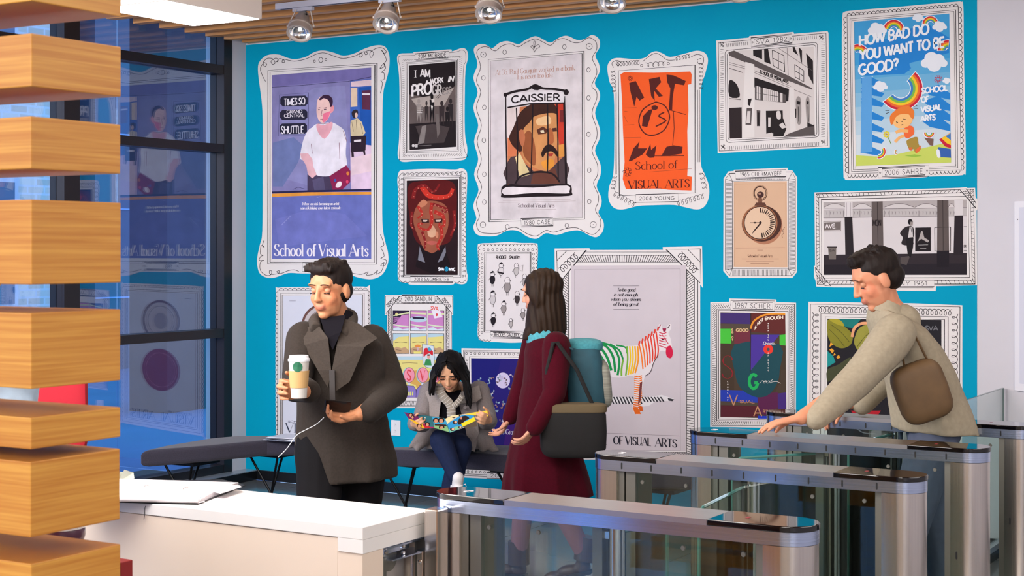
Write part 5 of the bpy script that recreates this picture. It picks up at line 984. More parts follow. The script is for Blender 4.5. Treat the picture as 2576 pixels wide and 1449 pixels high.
P.poly(smooth([(540, 670), (590, 665), (636, 700), (630, 745), (600, 720), (560, 735), (535, 760)], 2), (206, 40, 54)); P.poly(smooth([(575, 670), (600, 655), (620, 680), (600, 700)], 2), (80, 160, 190)); P.poly([(560, 780), (610, 785), (622, 850), (540, 848)], (60, 140, 80)); P.poly(circle(588, 755, 16, 24, 10), (228, 160, 150)); P.poly([(575, 730), (602, 730), (600, 745), (575, 745)], INK); P.poly(smooth([(665, 300), (680, 290), (690, 310), (672, 322)], 3), (216, 70, 80))
T = Art(c12); T.text('SVA', 612, 250, 694, 262, 40, 7, (224, 84, 64)); T.text('S', 355, 1010, 402, 1010, 112, 13, (214, 72, 80)); T.text('V', 500, 1010, 552, 1010, 104, 13, (214, 72, 80), True); T.text('A', 640, 1010, 690, 1010, 104, 13, (214, 72, 80))
finish(t, F, P, T, M_print)
# ------------------------------------------------------------------ 13: poster behind the walking man
ol = smooth([(694, 738), (699, 724), (760, 722), (880, 721), (922, 722), (931, 732), (932, 900), (932, 1105), (926, 1112), (700, 1112), (694, 1104), (693, 900)], 3)
t = poster('poster', 'pale poster with ring emblems, behind the walking man in the dark coat', ol)
F = Art()
for q in ([(699, 731), (926, 730), (926, 1106), (698, 1106)], [(706, 738), (916, 737), (916, 1098), (706, 1098)], [(710, 742), (912, 741), (912, 1094), (710, 1094)]): F.line(q, 1.0, closed=True)
for p, r, n in (((702, 730), (924, 729), 20), ((926, 732), (926, 1104), 32), ((698, 1104), (698, 734), 32)): scallop(F, p, r, n, 4.5, 1.0)
P = Art(); P.poly([(712, 744), (910, 743), (910, 1092), (712, 1092)], (214, 216, 228)); P.poly(circle(812, 820, 54, 56, 28), (110, 76, 70)); P.poly(circle(812, 820, 48, 50, 28), (196, 186, 186)); P.line(circle(812, 820, 38, 40, 24), 1.4, (120, 100, 100), closed=True); P.poly(circle(812, 820, 20, 22, 18), (160, 150, 156))
P.poly(circle(812, 952, 55, 57, 28), (150, 62, 84)); P.line(circle(812, 952, 44, 46, 26), 1.4, (200, 130, 140), closed=True); P.line([(728, 757), (744, 757)], 1.0, (120, 120, 140))
T = Art(); T.text('VISUAL ARTS', 719, 1088, 900, 1090, 23, 3, (44, 50, 70), True); T.text('SCHOOL OF', 724, 1063, 790, 1064, 5, 1, (70, 76, 96))
finish(t, F, P, T, M_print)
# ------------------------------------------------------------------ 14: violet moth poster
c14 = crop(1180, 590, 2.542)
ol = [(1161, 876), (1375, 879), (1376, 1000), (1378, 1212), (1163, 1201), (1161, 1040)]
t = poster('poster', 'dark violet poster of moths circling a moon, behind the seated reader', ol)
F = Art()
for q in ([(1166, 881), (1371, 884), (1373, 1206), (1167, 1196)], [(1169, 885), (1367, 888), (1369, 1201), (1170, 1192)], [(1181, 897), (1353, 899), (1355, 1182), (1182, 1178)]): F.line(q, 1.2, closed=True)
for p, r, n in (((1168, 889), (1362, 892), 18), ((1175, 900), (1175, 1180), 26), ((1362, 900), (1363, 1186), 26), ((1172, 1186), (1360, 1195), 18)): dots(F, p, r, n, 2.4, 1.1)
plaque(F, [(1224, 1188), (1330, 1192), (1330, 1206), (1224, 1203)], '2017 DOYLE' if False else '2017 DOY', 9)
P = Art(); P.poly([(1185, 901), (1345, 903), (1347, 1174), (1187, 1170)], (38, 28, 112)); P.poly([(1185, 901), (1260, 902), (1240, 1000), (1187, 1050)], (26, 26, 110)); P.poly([(1290, 960), (1345, 950), (1347, 1174), (1260, 1172)], (66, 30, 120))
P.poly(circle(1265, 957, 18, 20, 24), (206, 196, 226)); P.poly(circle(1262, 950, 5, n=8), (190, 178, 212)); P.poly(circle(1272, 964, 4, n=8), (186, 174, 208))
rr_ = random.Random(4)
for k in range(34):
    a = rr_.uniform(0, 6.28); r = rr_.uniform(20, 66); x = 1264 + r * math.cos(a) * .95; y = 985 + r * math.sin(a) * 1.15
    if not (1190 < x < 1340): continue
    s_ = rr_.uniform(3.5, 7); an = rr_.uniform(0, 6.28); c = rr_.choice([(150, 176, 196), (176, 190, 206), (120, 100, 110), (196, 180, 190), (170, 130, 130)])
    R_ = lambda u, v: (x + u * math.cos(an) - v * math.sin(an), y + u * math.sin(an) + v * math.cos(an))
    P.poly([R_(0, 0), R_(s_, -s_ * .9), R_(s_ * 1.2, -s_ * .1), R_(s_ * .5, s_ * .3)], c); P.poly([R_(0, 0), R_(-s_ * .8, -s_ * .9), R_(-s_, 0), R_(-s_ * .4, s_ * .3)], tuple(int(v * .8) for v in c))
P.poly([(1262, 1062), (1268, 1046), (1276, 1056), (1272, 1062)], (200, 196, 214)); P.poly([(1235, 1132), (1246, 1118), (1250, 1128)], (150, 150, 180))
T = Art(); T.text('Art Defies Gravity.', 1218, 1090, 1310, 1094, 13, 2, (226, 220, 234), True)
finish(t, F, P, T, M_print)
# ------------------------------------------------------------------ 15: block lettered poster
c15 = crop(1760, 740, 3.157)
ol = [c15(*p) for p in [(85, 64), (235, 60), (236, 35), (608, 42), (610, 62), (766, 68), (764, 1058), (600, 1062), (84, 1054)]]
t = poster('poster', 'dark purple and green lettered poster behind the far turnstiles', ol)
F = Art(c15)
for q in ([(98, 76), (754, 82), (750, 1044), (98, 1042)], [(137, 118), (715, 124), (716, 1008), (136, 1004)], [(150, 130), (702, 136), (703, 1000), (150, 992)]): F.line(q, 1.2, closed=True)
ticks(F, [(102, 82), (748, 90), (745, 1038), (102, 1036)], [(132, 112), (720, 118), (722, 1014), (130, 1010)], {'t': 34, 'b': 42, 'l': 64, 'r': 64}, 1.2)
G_ = Art(); plaque(G_, [c15(247, 48), c15(597, 54), c15(594, 136), c15(248, 128)], '1987 SCHER', 12.5); G_.line(inset([c15(247, 48), c15(597, 54), c15(594, 136), c15(248, 128)], 5, 4), 1.0, closed=True); F.layers += G_.layers
P = Art(c15); P.poly([(165, 145), (680, 152), (690, 990), (165, 975)], (76, 62, 50))
for pl, c in (([(165, 148), (402, 152), (402, 238), (165, 232)], (66, 48, 110)), ([(402, 150), (680, 153), (680, 320), (402, 300)], (96, 42, 40)), ([(165, 235), (402, 238), (402, 275), (165, 272)], (84, 72, 62)), ([(165, 275), (252, 275), (252, 392), (165, 390)], (72, 190, 62)), ([(252, 275), (275, 275), (275, 395), (252, 392)], (80, 66, 50)), ([(275, 290), (402, 290), (402, 398), (275, 395)], (112, 48, 62)), ([(635, 325), (682, 320), (682, 408), (635, 405)], (72, 190, 62)), ([(165, 395), (275, 395), (275, 760), (165, 760)], (70, 56, 44)), ([(635, 410), (684, 410), (686, 780), (560, 780)], (70, 58, 46)), ([(165, 760), (385, 766), (460, 822), (460, 862), (168, 850)], (40, 62, 170)), ([(165, 850), (460, 862), (460, 886), (165, 880)], (80, 68, 58)), ([(168, 882), (460, 888), (460, 975), (168, 972)], (88, 36, 46)), ([(460, 790), (625, 780), (625, 900), (520, 960), (462, 940)], (92, 36, 76)), ([(620, 790), (686, 780), (688, 910), (622, 915)], (70, 44, 120)), ([(462, 965), (690, 975), (690, 990), (462, 988)], (40, 60, 190))): P.poly(pl, c)
P.poly(smooth([(275, 400), (636, 400), (636, 600), (620, 700), (560, 790), (480, 820), (400, 800), (320, 740), (280, 620)], 3), (32, 74, 84)); P.poly([(402, 322), (636, 322), (402, 610)], (76, 54, 150)); P.poly([(402, 155), (410, 155), (406, 620), (402, 620)], (50, 40, 40))
P.line(smooth([(404, 275), (430, 215), (500, 170), (590, 156), (680, 157)], 5, False), 4.5, (232, 150, 50)); P.poly(circle(545, 438, 39, 38, 22), (232, 60, 46)); P.poly(circle(545, 438, 12, 12, 14), (60, 80, 90)); P.poly([(648, 600), (640, 700), (600, 780), (680, 780), (684, 600)], (76, 62, 52))
T = Art(c15); TN = (222, 186, 140); T.text('IS', 430, 292, 452, 262, 18, 5, (240, 226, 210)); T.text('NOT', 458, 250, 505, 212, 24, 6, (240, 226, 210)); T.text('ENOUGH', 518, 205, 664, 195, 24, 6.5, (240, 226, 210)); T.text('GOOD', 288, 297, 388, 297, 22, 6, TN)
for k, ch in enumerate('TO BE'[::-1]): T.text(ch, 254, 290 + k * 20, 268, 290 + k * 20, 14, 4, TN) if ch != ' ' else None
for st, y0, dy, x in (('WHEN', 238, 19, 545), ('YOU', 330, 19, 545), ('OF', 474, 20, 545), ('BEING', 530, 20, 545), ('CHOOL', 700, 22, 223), ('OF', 826, 20, 223)):
    for k, ch in enumerate(st): T.text(ch, x - 4, y0 + k * dy, x + 5, y0 + k * dy, 10, 2.6, (226, 220, 214))
T.text('Dream', 500, 402, 590, 402, 24, 3, (230, 226, 220), slant=.3); T.line([(590, 402), (608, 404)], .9, (230, 226, 220)); T.text('S', 168, 672, 276, 672, 186, 10, (140, 34, 44), True); T.text('G', 388, 750, 464, 750, 112, 24, (36, 176, 92)); T.text('real', 478, 706, 566, 706, 30, 3, (230, 226, 220), slant=.35); T.line(smooth([(566, 700), (610, 694), (645, 708)], 4, False), .9, (230, 226, 220))
T.text('V', 236, 882, 304, 882, 82, 9, (196, 140, 104)); T.text('ISUAL', 306, 862, 438, 866, 20, 4, (196, 140, 104)); T.text('A', 428, 970, 496, 970, 78, 9, (196, 140, 104)); T.text('RTS', 502, 942, 560, 944, 22, 4, (196, 140, 104))
finish(t, F, P, T, M_print)
# ------------------------------------------------------------------ 16: butterfly wing poster, low right
ol = [(2034, 759), (2300, 763), (2421, 768), (2421, 1000), (2419, 1309), (2250, 1304), (2030, 1290), (2030, 1000)]
t = poster('poster', 'large low right poster of green and yellow insect wings on black', ol)
F = Art()
for q in ([(2039, 765), (2415, 772), (2413, 1302), (2036, 1284)], [(2065, 789), (2385, 797), (2385, 1279), (2064, 1262)], [(2076, 797), (2376, 804), (2376, 1271), (2075, 1256)]): F.line(q, 1.2, closed=True)
for p, r, n, rad in (((2058, 778), (2395, 786), 30, 7.5), ((2402, 790), (2400, 1280), 30, 7.5), ((2395, 1290), (2056, 1274), 26, 7), ((2050, 1268), (2052, 785), 32, 7.5)): curl(F, p, r, n, rad, 1.4)
P = Art(crop(1760, 740, 3.157)); BK = (34, 32, 38)
P.poly([(1015, 195), (1920, 205), (1920, 1655), (1010, 1600)], BK)
P.poly(smooth([(1018, 205), (1100, 230), (1180, 280), (1215, 330), (1200, 400), (1130, 430), (1060, 400), (1018, 330)], 4), (134, 130, 44)); P.poly(smooth([(1230, 400), (1240, 320), (1280, 260), (1360, 240), (1440, 260), (1500, 340), (1420, 440), (1300, 480)], 4), (150, 146, 62)); P.poly([(1090, 200), (1280, 200), (1220, 270), (1160, 262)], (24, 120, 116)); P.poly(smooth([(1030, 200), (1110, 202), (1150, 255), (1080, 235)], 3), (170, 160, 50))
P.line(smooth([(1210, 340), (1230, 270), (1290, 232), (1400, 235)], 5, False), 7, (226, 160, 116)); P.lines([smooth([(1040, 240), (1120, 300), (1190, 380)], 4, False), smooth([(1030, 280), (1090, 340), (1150, 415)], 4, False), smooth([(1250, 420), (1320, 330), (1400, 270)], 4, False), smooth([(1260, 450), (1360, 370), (1460, 320)], 4, False)], 1.4, (84, 84, 34))
for p in ([(1040, 380), (1062, 400), (1030, 420)], [(1050, 430), (1070, 450), (1052, 470), (1030, 440)], [(1070, 465), (1082, 480), (1060, 490)], [(1085, 500), (1105, 480), (1118, 505), (1095, 512)]): P.poly(p, (228, 160, 50))
P.poly([(1014, 450), (1060, 490), (1080, 540), (1014, 580)], (30, 140, 140)); P.poly(smooth([(1014, 600), (1100, 560), (1200, 500), (1180, 600), (1050, 680), (1014, 690)], 3), (70, 74, 50)); P.poly([(1200, 925), (1440, 925), (1420, 955), (1220, 950)], (176, 30, 44)); P.line(smooth([(1240, 1060), (1300, 1100), (1400, 1110)], 4, False), 2.4, (120, 122, 130)); P.line(smooth([(1290, 1010), (1420, 1060), (1500, 1040)], 4, False), 1.6, (96, 98, 106)); P.poly([(1500, 300), (1700, 300), (1800, 700), (1600, 900), (1450, 800)], (44, 42, 50))
T = Art(crop(1760, 740, 3.157)); T.text('SVA', 1790, 288, 1894, 288, 36, 7, (110, 110, 116))
finish(t, F, P, T, M_paint)
# ------------------------------------------------------------------ 17: framed notice on the white wall
ol = [(2553, 506), (2760, 498), (2760, 1008), (2554, 982)]
o = aty(2650, 750); t = thing('framed_notice', 'white framed notice at the right edge on the white wall', 'notice', (o.x, -0.01, o.z))
def slab(pts, y0, y1):
    P_ = [aty(*p) for p in pts]; return MB().add([(p.x, y0, p.z) for p in P_] + [(p.x, y1, p.z) for p in P_], [(3, 2, 1, 0), (4, 5, 6, 7), (0, 1, 5, 4), (1, 2, 6, 5), (2, 3, 7, 6), (3, 0, 4, 7)])
slab(ol, 0.0, -0.02).build('frame', mat('white_frame', (222, 222, 232), 0.5), t, bevel=0.003)
slab([(2566, 522), (2745, 514), (2745, 986), (2567, 964)], -0.021, -0.020).build('sheet', mat('notice_sheet', (206, 208, 224), 0.6), t)
MB().ball((aty(2562, 552).x, -0.021, aty(2562, 552).z), 0.003).build('screw', M_base, t)
# ================================================================== FURNITURE
M_oak = woodmat('warm_oak_veneer', (208, 152, 64), (184, 120, 40), 'XY', 0.42)
M_steel = mat('brushed_steel', (196, 210, 238), 0.2, 1.0, noise=0.07, nscale=1.0, bump=0.05, stretch=(2, 2, 240))
M_steelv = mat('brushed_steel_post', (222, 214, 206), 0.2, 1.0, noise=0.06, nscale=1.0, bump=0.04, stretch=(160, 160, 2))
M_steelt = mat('brushed_steel_top', (196, 188, 184), 0.30, 1.0, noise=0.05, nscale=1.0, stretch=(2, 60, 2))
M_chrome = mat('polished_steel', (215, 215, 215), 0.12, 1.0)
M_cap = mat('black_glass_cap', (8, 6, 10), 0.04, 0.0, spec=0.75)
M_slotk = mat('slot_shadow_black', (6, 6, 8), 0.7)
M_gl = glassmat('clear_panel_glass', (0.93, 0.975, 0.96), 1.5, 1.0)
M_gedge = mat('glass_edge_green', (70, 120, 112), 0.1, spec=0.8)
M_greypost = mat('satin_grey_channel', (128, 126, 118), 0.4, 0.8)
M_corian = mat('white_solid_surface', (242, 240, 238), 0.35, noise=0.02, nscale=4)
M_corian2 = mat('cream_desk_panel', (238, 220, 202), 0.5, noise=0.04, nscale=2.5)
M_black = mat('black_steel', (14, 14, 18), 0.35, 0.6)
M_fab = mat('charcoal_wool_upholstery', (58, 56, 70), 0.95, noise=0.14, nscale=160, bump=0.25, spec=0.15, sheen=0.2)
M_paper = mat('white_paper', (228, 222, 226), 0.7)
# ------------------------------------------------------------------ oak slat screen, very near on the left
D0 = 2.2
top0 = atd(79, 630, D0); xe, ye = top0.x, top0.y; L_ = 0.175
sc = thing('slat_screen', 'near oak screen of thick stacked slats with gaps, filling the left edge', 'screen', (xe - 0.3, ye + 0.1, 0))
def zpx(y): return 1.7 - (y - 630) * D0 / F_PX
for k, (a, b) in enumerate(((-150, 2), (83, 217), (292, 424), (502, 716), (788, 979), (1051, 1131), (1163, 1353), (1419, 1560), (1600, 1790), (1840, 1920), (1960, 2150), (2200, 2390), (2430, 2520), (2560, 2750), (2790, 2960))):
    dx = (0.0, 0, -.001, 0, -.001, -.001, -.002, -.001)[k % 8]
    z1, z0 = zpx(a), zpx(b)
    if z0 < 0.02: z0 = 0.02
    MB().box((xe - 1.15, ye, z0), (xe + dx, ye + L_, z1)).build('slat', M_oak, sc, bevel=0.0015)
MB().box((xe - 1.0, ye + 0.03, 0), (xe - 0.86, ye + L_ - 0.03, 2.25)).build('support_post', M_black, sc)
# ------------------------------------------------------------------ reception desk
dk = thing('reception_desk', 'white topped cream reception desk in the lower left foreground', 'desk', (4.2, -5.37, 0))
x1, yf, yb = 5.118, -5.528, -5.19
MB().box((2.2, yf, 0.915), (x1, yb, 0.95)).build('counter_top', M_corian, dk, bevel=0.002)
MB().box((x1 - 0.085, yf, 0.878), (x1, yb, 0.915)).build('top_return', M_corian, dk)
MB().box((2.2, yf + 0.002, 0.0), (x1 - 0.0865, yf + 0.02, 0.9135)).build('front_panel', M_corian2, dk, bevel=0.001)
MB().box((x1 - 0.0865, yf + 0.002, 0.0), (x1 - 0.003, yf + 0.10, 0.8768)).build('end_panel', M_corian2, dk, bevel=0.0015)
MB().box((2.2, yb - 0.03, 0.0), (x1 - 0.02, yb - 0.01, 0.915)).build('back_panel', M_corian2, dk)
pr_ = [(1, x) for x in ()]
hb = MB()
for a, b in (((980, 1304), (1066, 1320)), ): pass
# steel gate fittings on the desk end
gb = dk
MB().box((x1 - 0.02, yf + 0.105, 0.872), (x1 + 0.004, yb + 0.0, 0.8765)).build('top_plate', M_steel, gb)
MB().box((x1 - 0.03, yf + 0.11, 0.855), (x1 - 0.01, yb - 0.10, 0.872)).build('hinge_block', M_steel, gb, bevel=0.002)
MB().box((x1 - 0.05, yf + 0.125, 0.838), (x1 + 0.012, yb - 0.005, 0.842)).build('lower_plate', M_steel, gb)
MB().box((x1 - 0.045, yf + 0.125, 0.02), (x1 - 0.038, yb - 0.09, 0.838)).build('back_sheet', mat('pale_steel_sheet', (190, 184, 178), 0.4, 0.6), gb)
MB().box((x1 - 0.04, yf + 0.100, 0.02), (x1 - 0.01, yf + 0.124, 0.846)).build('side_channel', M_greypost, gb)
MB().lathe([(0, -0.002), (0.035, -0.002), (0.035, 0.002), (0, 0.002)], (x1 - 0.034, yf + 0.172, 0.833), (1, 0, 0), 24).build('cover_disc', M_greypost, gb)
for y_, z_ in ((yf + 0.118, 0.862), (yf + 0.20, 0.866), (yf + 0.20, 0.848)): MB().lathe([(0, 0.003), (0.005, 0.003), (0.006, 0), (0.006, -0.004)], (x1 - 0.006, y_, z_), (1, 0, 0), 12).build('screw', M_chrome, gb)
MB().tube([(x1 - 0.012, yb - 0.085, 0.03), (x1 - 0.012, yb - 0.085, 0.832)], 0.004, 8).build('rod', M_steel, gb)
MB().box((x1 - 0.02, yb - 0.06, 0.02), (x1 - 0.014, yb - 0.0, 0.87)).build('edge_sheet', M_greypost, gb)
gp = thing('gate_post', 'square steel gate post between the white desk and the nearest turnstile', 'post', (5.165, -5.24, 0))
MB().box((5.142, -5.268, 0), (5.188, -5.212, 0.965)).build('post', M_steelv, gp, bevel=0.004)
MB().add([(5.119, -5.205, 0.02), (5.141, -5.262, 0.02), (5.141, -5.262, 0.955), (5.119, -5.205, 0.955), (5.123, -5.203, 0.02), (5.145, -5.260, 0.02), (5.145, -5.260, 0.955), (5.123, -5.203, 0.955)],
         [(0, 1, 2, 3), (7, 6, 5, 4), (0, 3, 7, 4), (1, 5, 6, 2), (3, 2, 6, 7)]).build('gusset_plate', M_greypost, gp)
hp = MB().box((5.145, -5.2755, 0.70), (5.150, -5.268, 0.84)); hp = MB().box((5.123, -5.276, 0.60), (5.141, -5.268, 0.845)).build('hinge_plate', M_steelv, gp, bevel=0.001)
for z_ in (0.815, 0.74, 0.66): MB().lathe([(0, 0.005), (0.004, 0.004), (0.007, 0), (0.007, -0.002)], (5.132, -5.277, z_), (0, -1, 0), 12).build('bolt', M_chrome, gp)
# ------------------------------------------------------------------ binder, papers, hair tie on the desk
bn = thing('ring_binder', 'open black ring binder of white papers lying on the white desk', 'binder', (4.3, -5.38, 0.951))
def onz(pts, z): return [atz(x, y, z) for x, y in pts]
def slabz(pts, z0, z1):
    P_ = onz(pts, z0); n = len(P_); return MB().prism([(p.x, p.y) for p in P_], z0, z1)
slabz([(250, 1212), (560, 1208), (618, 1222), (498, 1270), (200, 1262)], 0.9505, 0.953).build('back_cover', M_black, bn)
base = onz([(240, 1214), (600, 1223), (500, 1266), (210, 1260)], 0.953)
st = MB(); nseg = 14; vs = []
for j in range(nseg + 1):
    t = j / nseg
    hgt = 0.012 + 0.006 * math.sin(PI * t) - 0.004 * t
    a = base[0].lerp(base[3], t); b_ = base[1].lerp(base[2], t)
    vs.append([a + UP * 0.0002, b_ + UP * 0.0002, b_ + UP * (hgt), a + UP * (hgt + 0.003)])
st.loft(vs); st.build('paper_stack', M_paper, bn)
a, b_ = base[3], base[2]; cyl = []
for j in range(9):
    t = j / 8; c = a.lerp(b_, t) + UP * 0.007; d = Vector((0, -1, 0))
    cyl.append(c)
MB().tube(cyl, 0.009, 14, flat=1.0).build('rolled_edge', M_paper, bn, smooth=True)
for px_, py_ in ((368, 1228), (468, 1233)):
    c = atz(px_, py_, 0.966); MB().tube([c + Vector((0.004 * math.cos(q), 0.014 * math.cos(q), 0.012 * math.sin(q) - 0.004)) for q in [PI * k / 8 for k in range(9)]], 0.0012, 6).build('ring', M_chrome, bn, smooth=True)
c = atz(503, 1258, 0.96); MB().box((c.x - 0.004, c.y - 0.012, 0.9535), (c.x + 0.008, c.y + 0.012, 0.957)).tube([c + Vector((0.002, 0, -0.002)), c + Vector((0.004, 0.002, 0.012)), c + Vector((0.008, 0.01, 0.006))], 0.002, 6).build('ring_clasp', M_chrome, bn)
for k, (dx, dy) in enumerate(((0, 0), (3, 2), (-5, 4))):
    slabz([(470 + dx, 1216 + dy), (600 + dx, 1221 + dy), (606 + dx, 1223 + dy), (560 + dx, 1238 + dy)], 0.9665 + k * .0006, 0.9668 + k * .0006).build('loose_page', M_paper, bn)
ps = thing('paper_sheet', 'single white sheet lying half under the black binder', 'paper', (4.35, -5.3, 0.9502)); slabz([(470, 1258), (606, 1246), (560, 1262), (498, 1272)], 0.9501, 0.9504).build('sheet', M_paper, ps)
ps = thing('open_booklet', 'pale green edged booklet standing at the left end of the white desk', 'booklet', tuple(atz(318, 1205, 0.951)))
a = atz(296, 1212, 0.951); e = atz(336, 1204, 0.951)
for k in range(3):
    MB().add([a + UP * 0, e + UP * 0.0, e + UP * (0.010 + k * .003) + Vector((-0.02, .01 * k, 0)), a + UP * (0.026 + .004 * k) + Vector((-.01, .02 * k, 0)), a + Vector((0, .004, 0)), e + Vector((0, .004, 0))], [(0, 1, 2, 3), (4, 3, 2, 5), (0, 3, 4), (1, 5, 2)]).build('page', mat('booklet_page', (214, 220, 206), 0.7), ps)
hc = thing('hanging_thread', 'thin dark thread hanging over the desk front edge below the binder', 'thread', tuple(aty(364, 1285, yf - 0.002)))
pt_ = [aty(x, y, yf - 0.002) for x, y in ((366, 1273), (363, 1283), (364, 1293), (362, 1307))]; MB().tube(pt_, 0.0009, 5).build('strand', M_black, hc)
# things on a shelf inside the desk, seen between the slats
sh = thing('desk_shelf', 'small inner shelf standing behind the oak slats', 'shelf', tuple(atd(150, 1368, 3.6)))
sh0 = atd(150, 1368, 3.6); ZS = sh0.z
bx = MB().box((sh0.x - 0.45, sh0.y - 0.25, ZS - 0.02), (sh0.x + 0.07, sh0.y + 0.06, ZS)).build('board', M_corian2, sh)
MB().box((sh0.x - 0.45, sh0.y - 0.25, 0.0), (sh0.x - 0.43, sh0.y + 0.15, ZS - 0.02)).build('side_panel', M_corian2, sh)
jar_c = Vector((sh0.x, sh0.y, ZS)); jt = thing('storage_jar', 'dark plum jar with cream rings seen between the slats', 'jar', tuple(jar_c))
MB().lathe([(0, 0), (.052, 0), (.058, .02), (.058, .035), (.05, .05), (.05, .075), (0, .075)], jar_c, n=28).build('body', mat('plum_glaze', (84, 44, 66), 0.25), jt, smooth=True)
for zz in (.040, .058): MB().tube([jar_c + Vector((.055 * math.cos(a_), .055 * math.sin(a_), zz)) for a_ in [2 * PI * k / 24 for k in range(25)]], .0035, 6).build('ring', M_corian, jt, smooth=True)
bc = atz(196, 1366, ZS); bt = thing('clear_bottle', 'small clear plastic bottle beside the plum jar', 'bottle', (bc.x, bc.y, ZS))
MB().lathe([(0, 0), (.012, 0), (.012, .022), (.009, .026), (.014, .028), (.014, .034), (.010, .036), (.010, .062), (.013, .064), (.013, .07), (0, .07)], bc, n=16).build('body', mat('milky_plastic', (190, 198, 216), 0.2, spec=.6), bt, smooth=True)
rb = atd(322, 1430, 3.7); rt = thing('red_box', 'small red box against the desk front at the slat edge', 'box', (rb.x, rb.y, 0))
MB().box((rb.x - 0.035, rb.y - 0.03, 0.72), (rb.x + 0.006, rb.y + 0.01, rb.z + 0.02)).build('box', mat('red_card', (156, 34, 34), 0.5), rt, bevel=0.002)
MB().box((rb.x - 0.10, rb.y - 0.06, 0.0), (rb.x - 0.03, rb.y + 0.0, 0.72)).build('stand', M_corian2, rt)
# ------------------------------------------------------------------ turnstiles (built once at the origin, then copied)
def turnstile(slots=True):
    L, W_, Ht = 1.15, 0.155, 1.0
    t = thing('turnstile', '', 'turnstile', (0, 0, 0), 'row of steel turnstiles')
    y0, y1 = -W_ / 2, W_ / 2
    MB().prism(stadium(0, L, y0, y1, 12), 0.950, 0.9845).build('housing', M_steel, t, smooth=True)
    MB().prism([(0.262, y0), (0.876, y0), (0.876, y1), (0.262, y1)], 0.9845, 1.0).build('steel_top', M_steelt, t)
    e = 0.002
    for sgn, (xa, xb, lf, rg) in enumerate(((-e, 0.261, True, False), (0.877, L + e, False, True))):
        cp = MB().prism(stadium(xa, xb, y0 - e, y1 + e, 12, lf, rg), 0.9847, 1.001).build('reader_cap', M_cap, t, smooth=True, bevel=0.0025)
        if sgn == 0:
            ic = [(0.085, -0.012), (0.105, -0.012), (0.105, 0.012), (0.085, 0.012)]; q = MB()
            for i in range(4):
                a, b = Vector((*ic[i], 0)), Vector((*ic[(i + 1) % 4], 0)); q.tube([a + UP * 1.0013, b + UP * 1.0013], 0.0008, 4)
            q.build('reader_mark', mat('white_ink', (230, 230, 236), 0.5), cp)
        else: MB().box((0.955, -0.01, 1.0011), (0.965, 0.01, 1.0014)).build('indicator', mat('red_indicator', (140, 24, 34), 0.4), cp)
    MB().prism(stadium(0.0015, 0.112, y0 + .0015, y1 - .0015, 12, True, False), 0.0, 0.9485).build('end_post', M_steelv, t, smooth=True)
    MB().prism(stadium(1.030, L - 0.0015, y0 + .0015, y1 - .0015, 12, False, True), 0.0, 0.9485).build('end_post', M_steelv, t, smooth=True)
    MB().box((0.112, y0 + 0.012, 0.0), (0.136, y1 - 0.012, 0.949)).build('edge_channel', M_greypost, t)
    MB().box((0.136, y0 + 0.03, 0.0), (0.142, y1 - 0.03, 0.949)).build('shadow_gap', M_slotk, t)
    MB().box((0.142, y0 + 0.012, 0.0), (0.178, y1 - 0.012, 0.949)).build('edge_channel', M_greypost, t)
    MB().box((1.005, y0 + 0.02, 0.0), (1.030, y1 - 0.02, 0.949)).build('edge_channel', M_greypost, t)
    MB().box((0.178, y0 + 0.02, 0.0), (1.005, y1 - 0.02, 0.03)).build('base_rail', M_greypost, t)
    MB().box((0.18, y0 + 0.022, 0.03), (1.004, y0 + 0.030, 0.949)).build('side_glass', M_gl, t)
    MB().box((0.18, y1 - 0.030, 0.03), (1.004, y1 - 0.022, 0.949)).build('side_glass', M_gl, t)
    for x in (0.20, 0.36, 0.80, 0.97):
        MB().lathe([(0, .003), (.006, .003), (.007, 0), (.007, -.002)], (x, y0 + 0.021, 0.915), (0, -1, 0), 12).build('glass_button', M_greypost, t)
    MB().tube([(0.575, 0, 0.03), (0.575, 0, 0.949)], 0.024, 20).build('pivot_pole', M_chrome, t, smooth=True)
    MB().box((0.515, -0.028, 0.03), (0.545, 0.010, 0.949)).build('pivot_bar', M_greypost, t)
    if slots:
        for k in range(9):
            x = 0.132 + k * 0.1105; q = MB().prism(stadium(-0.011, 0.011, -0.0028, 0.0028, 5), 0, 1)
            q.v = [Vector((x + v.y, y0 - (0.0006 if v.z > .5 else -0.002), 0.968 + v.x)) for v in q.v]
            q.build('slot', M_slotk, t)
        q = MB().prism(stadium(-0.014, 0.014, -0.0035, 0.0035, 5), 0, 1); q.v = [Vector((1.052 + v.y, y0 + (0.0008 if v.z > .5 else 0.004), 0.62 + v.x)) for v in q.v]; q.build('slot', M_slotk, t)
        q = MB().prism(stadium(-0.014, 0.014, -0.0035, 0.0035, 5), 0, 1); q.v = [Vector((0.094 + v.y, y0 + (0.0008 if v.z > .5 else 0.004), 0.62 + v.x)) for v in q.v]; q.build('slot', M_slotk, t)
    return t
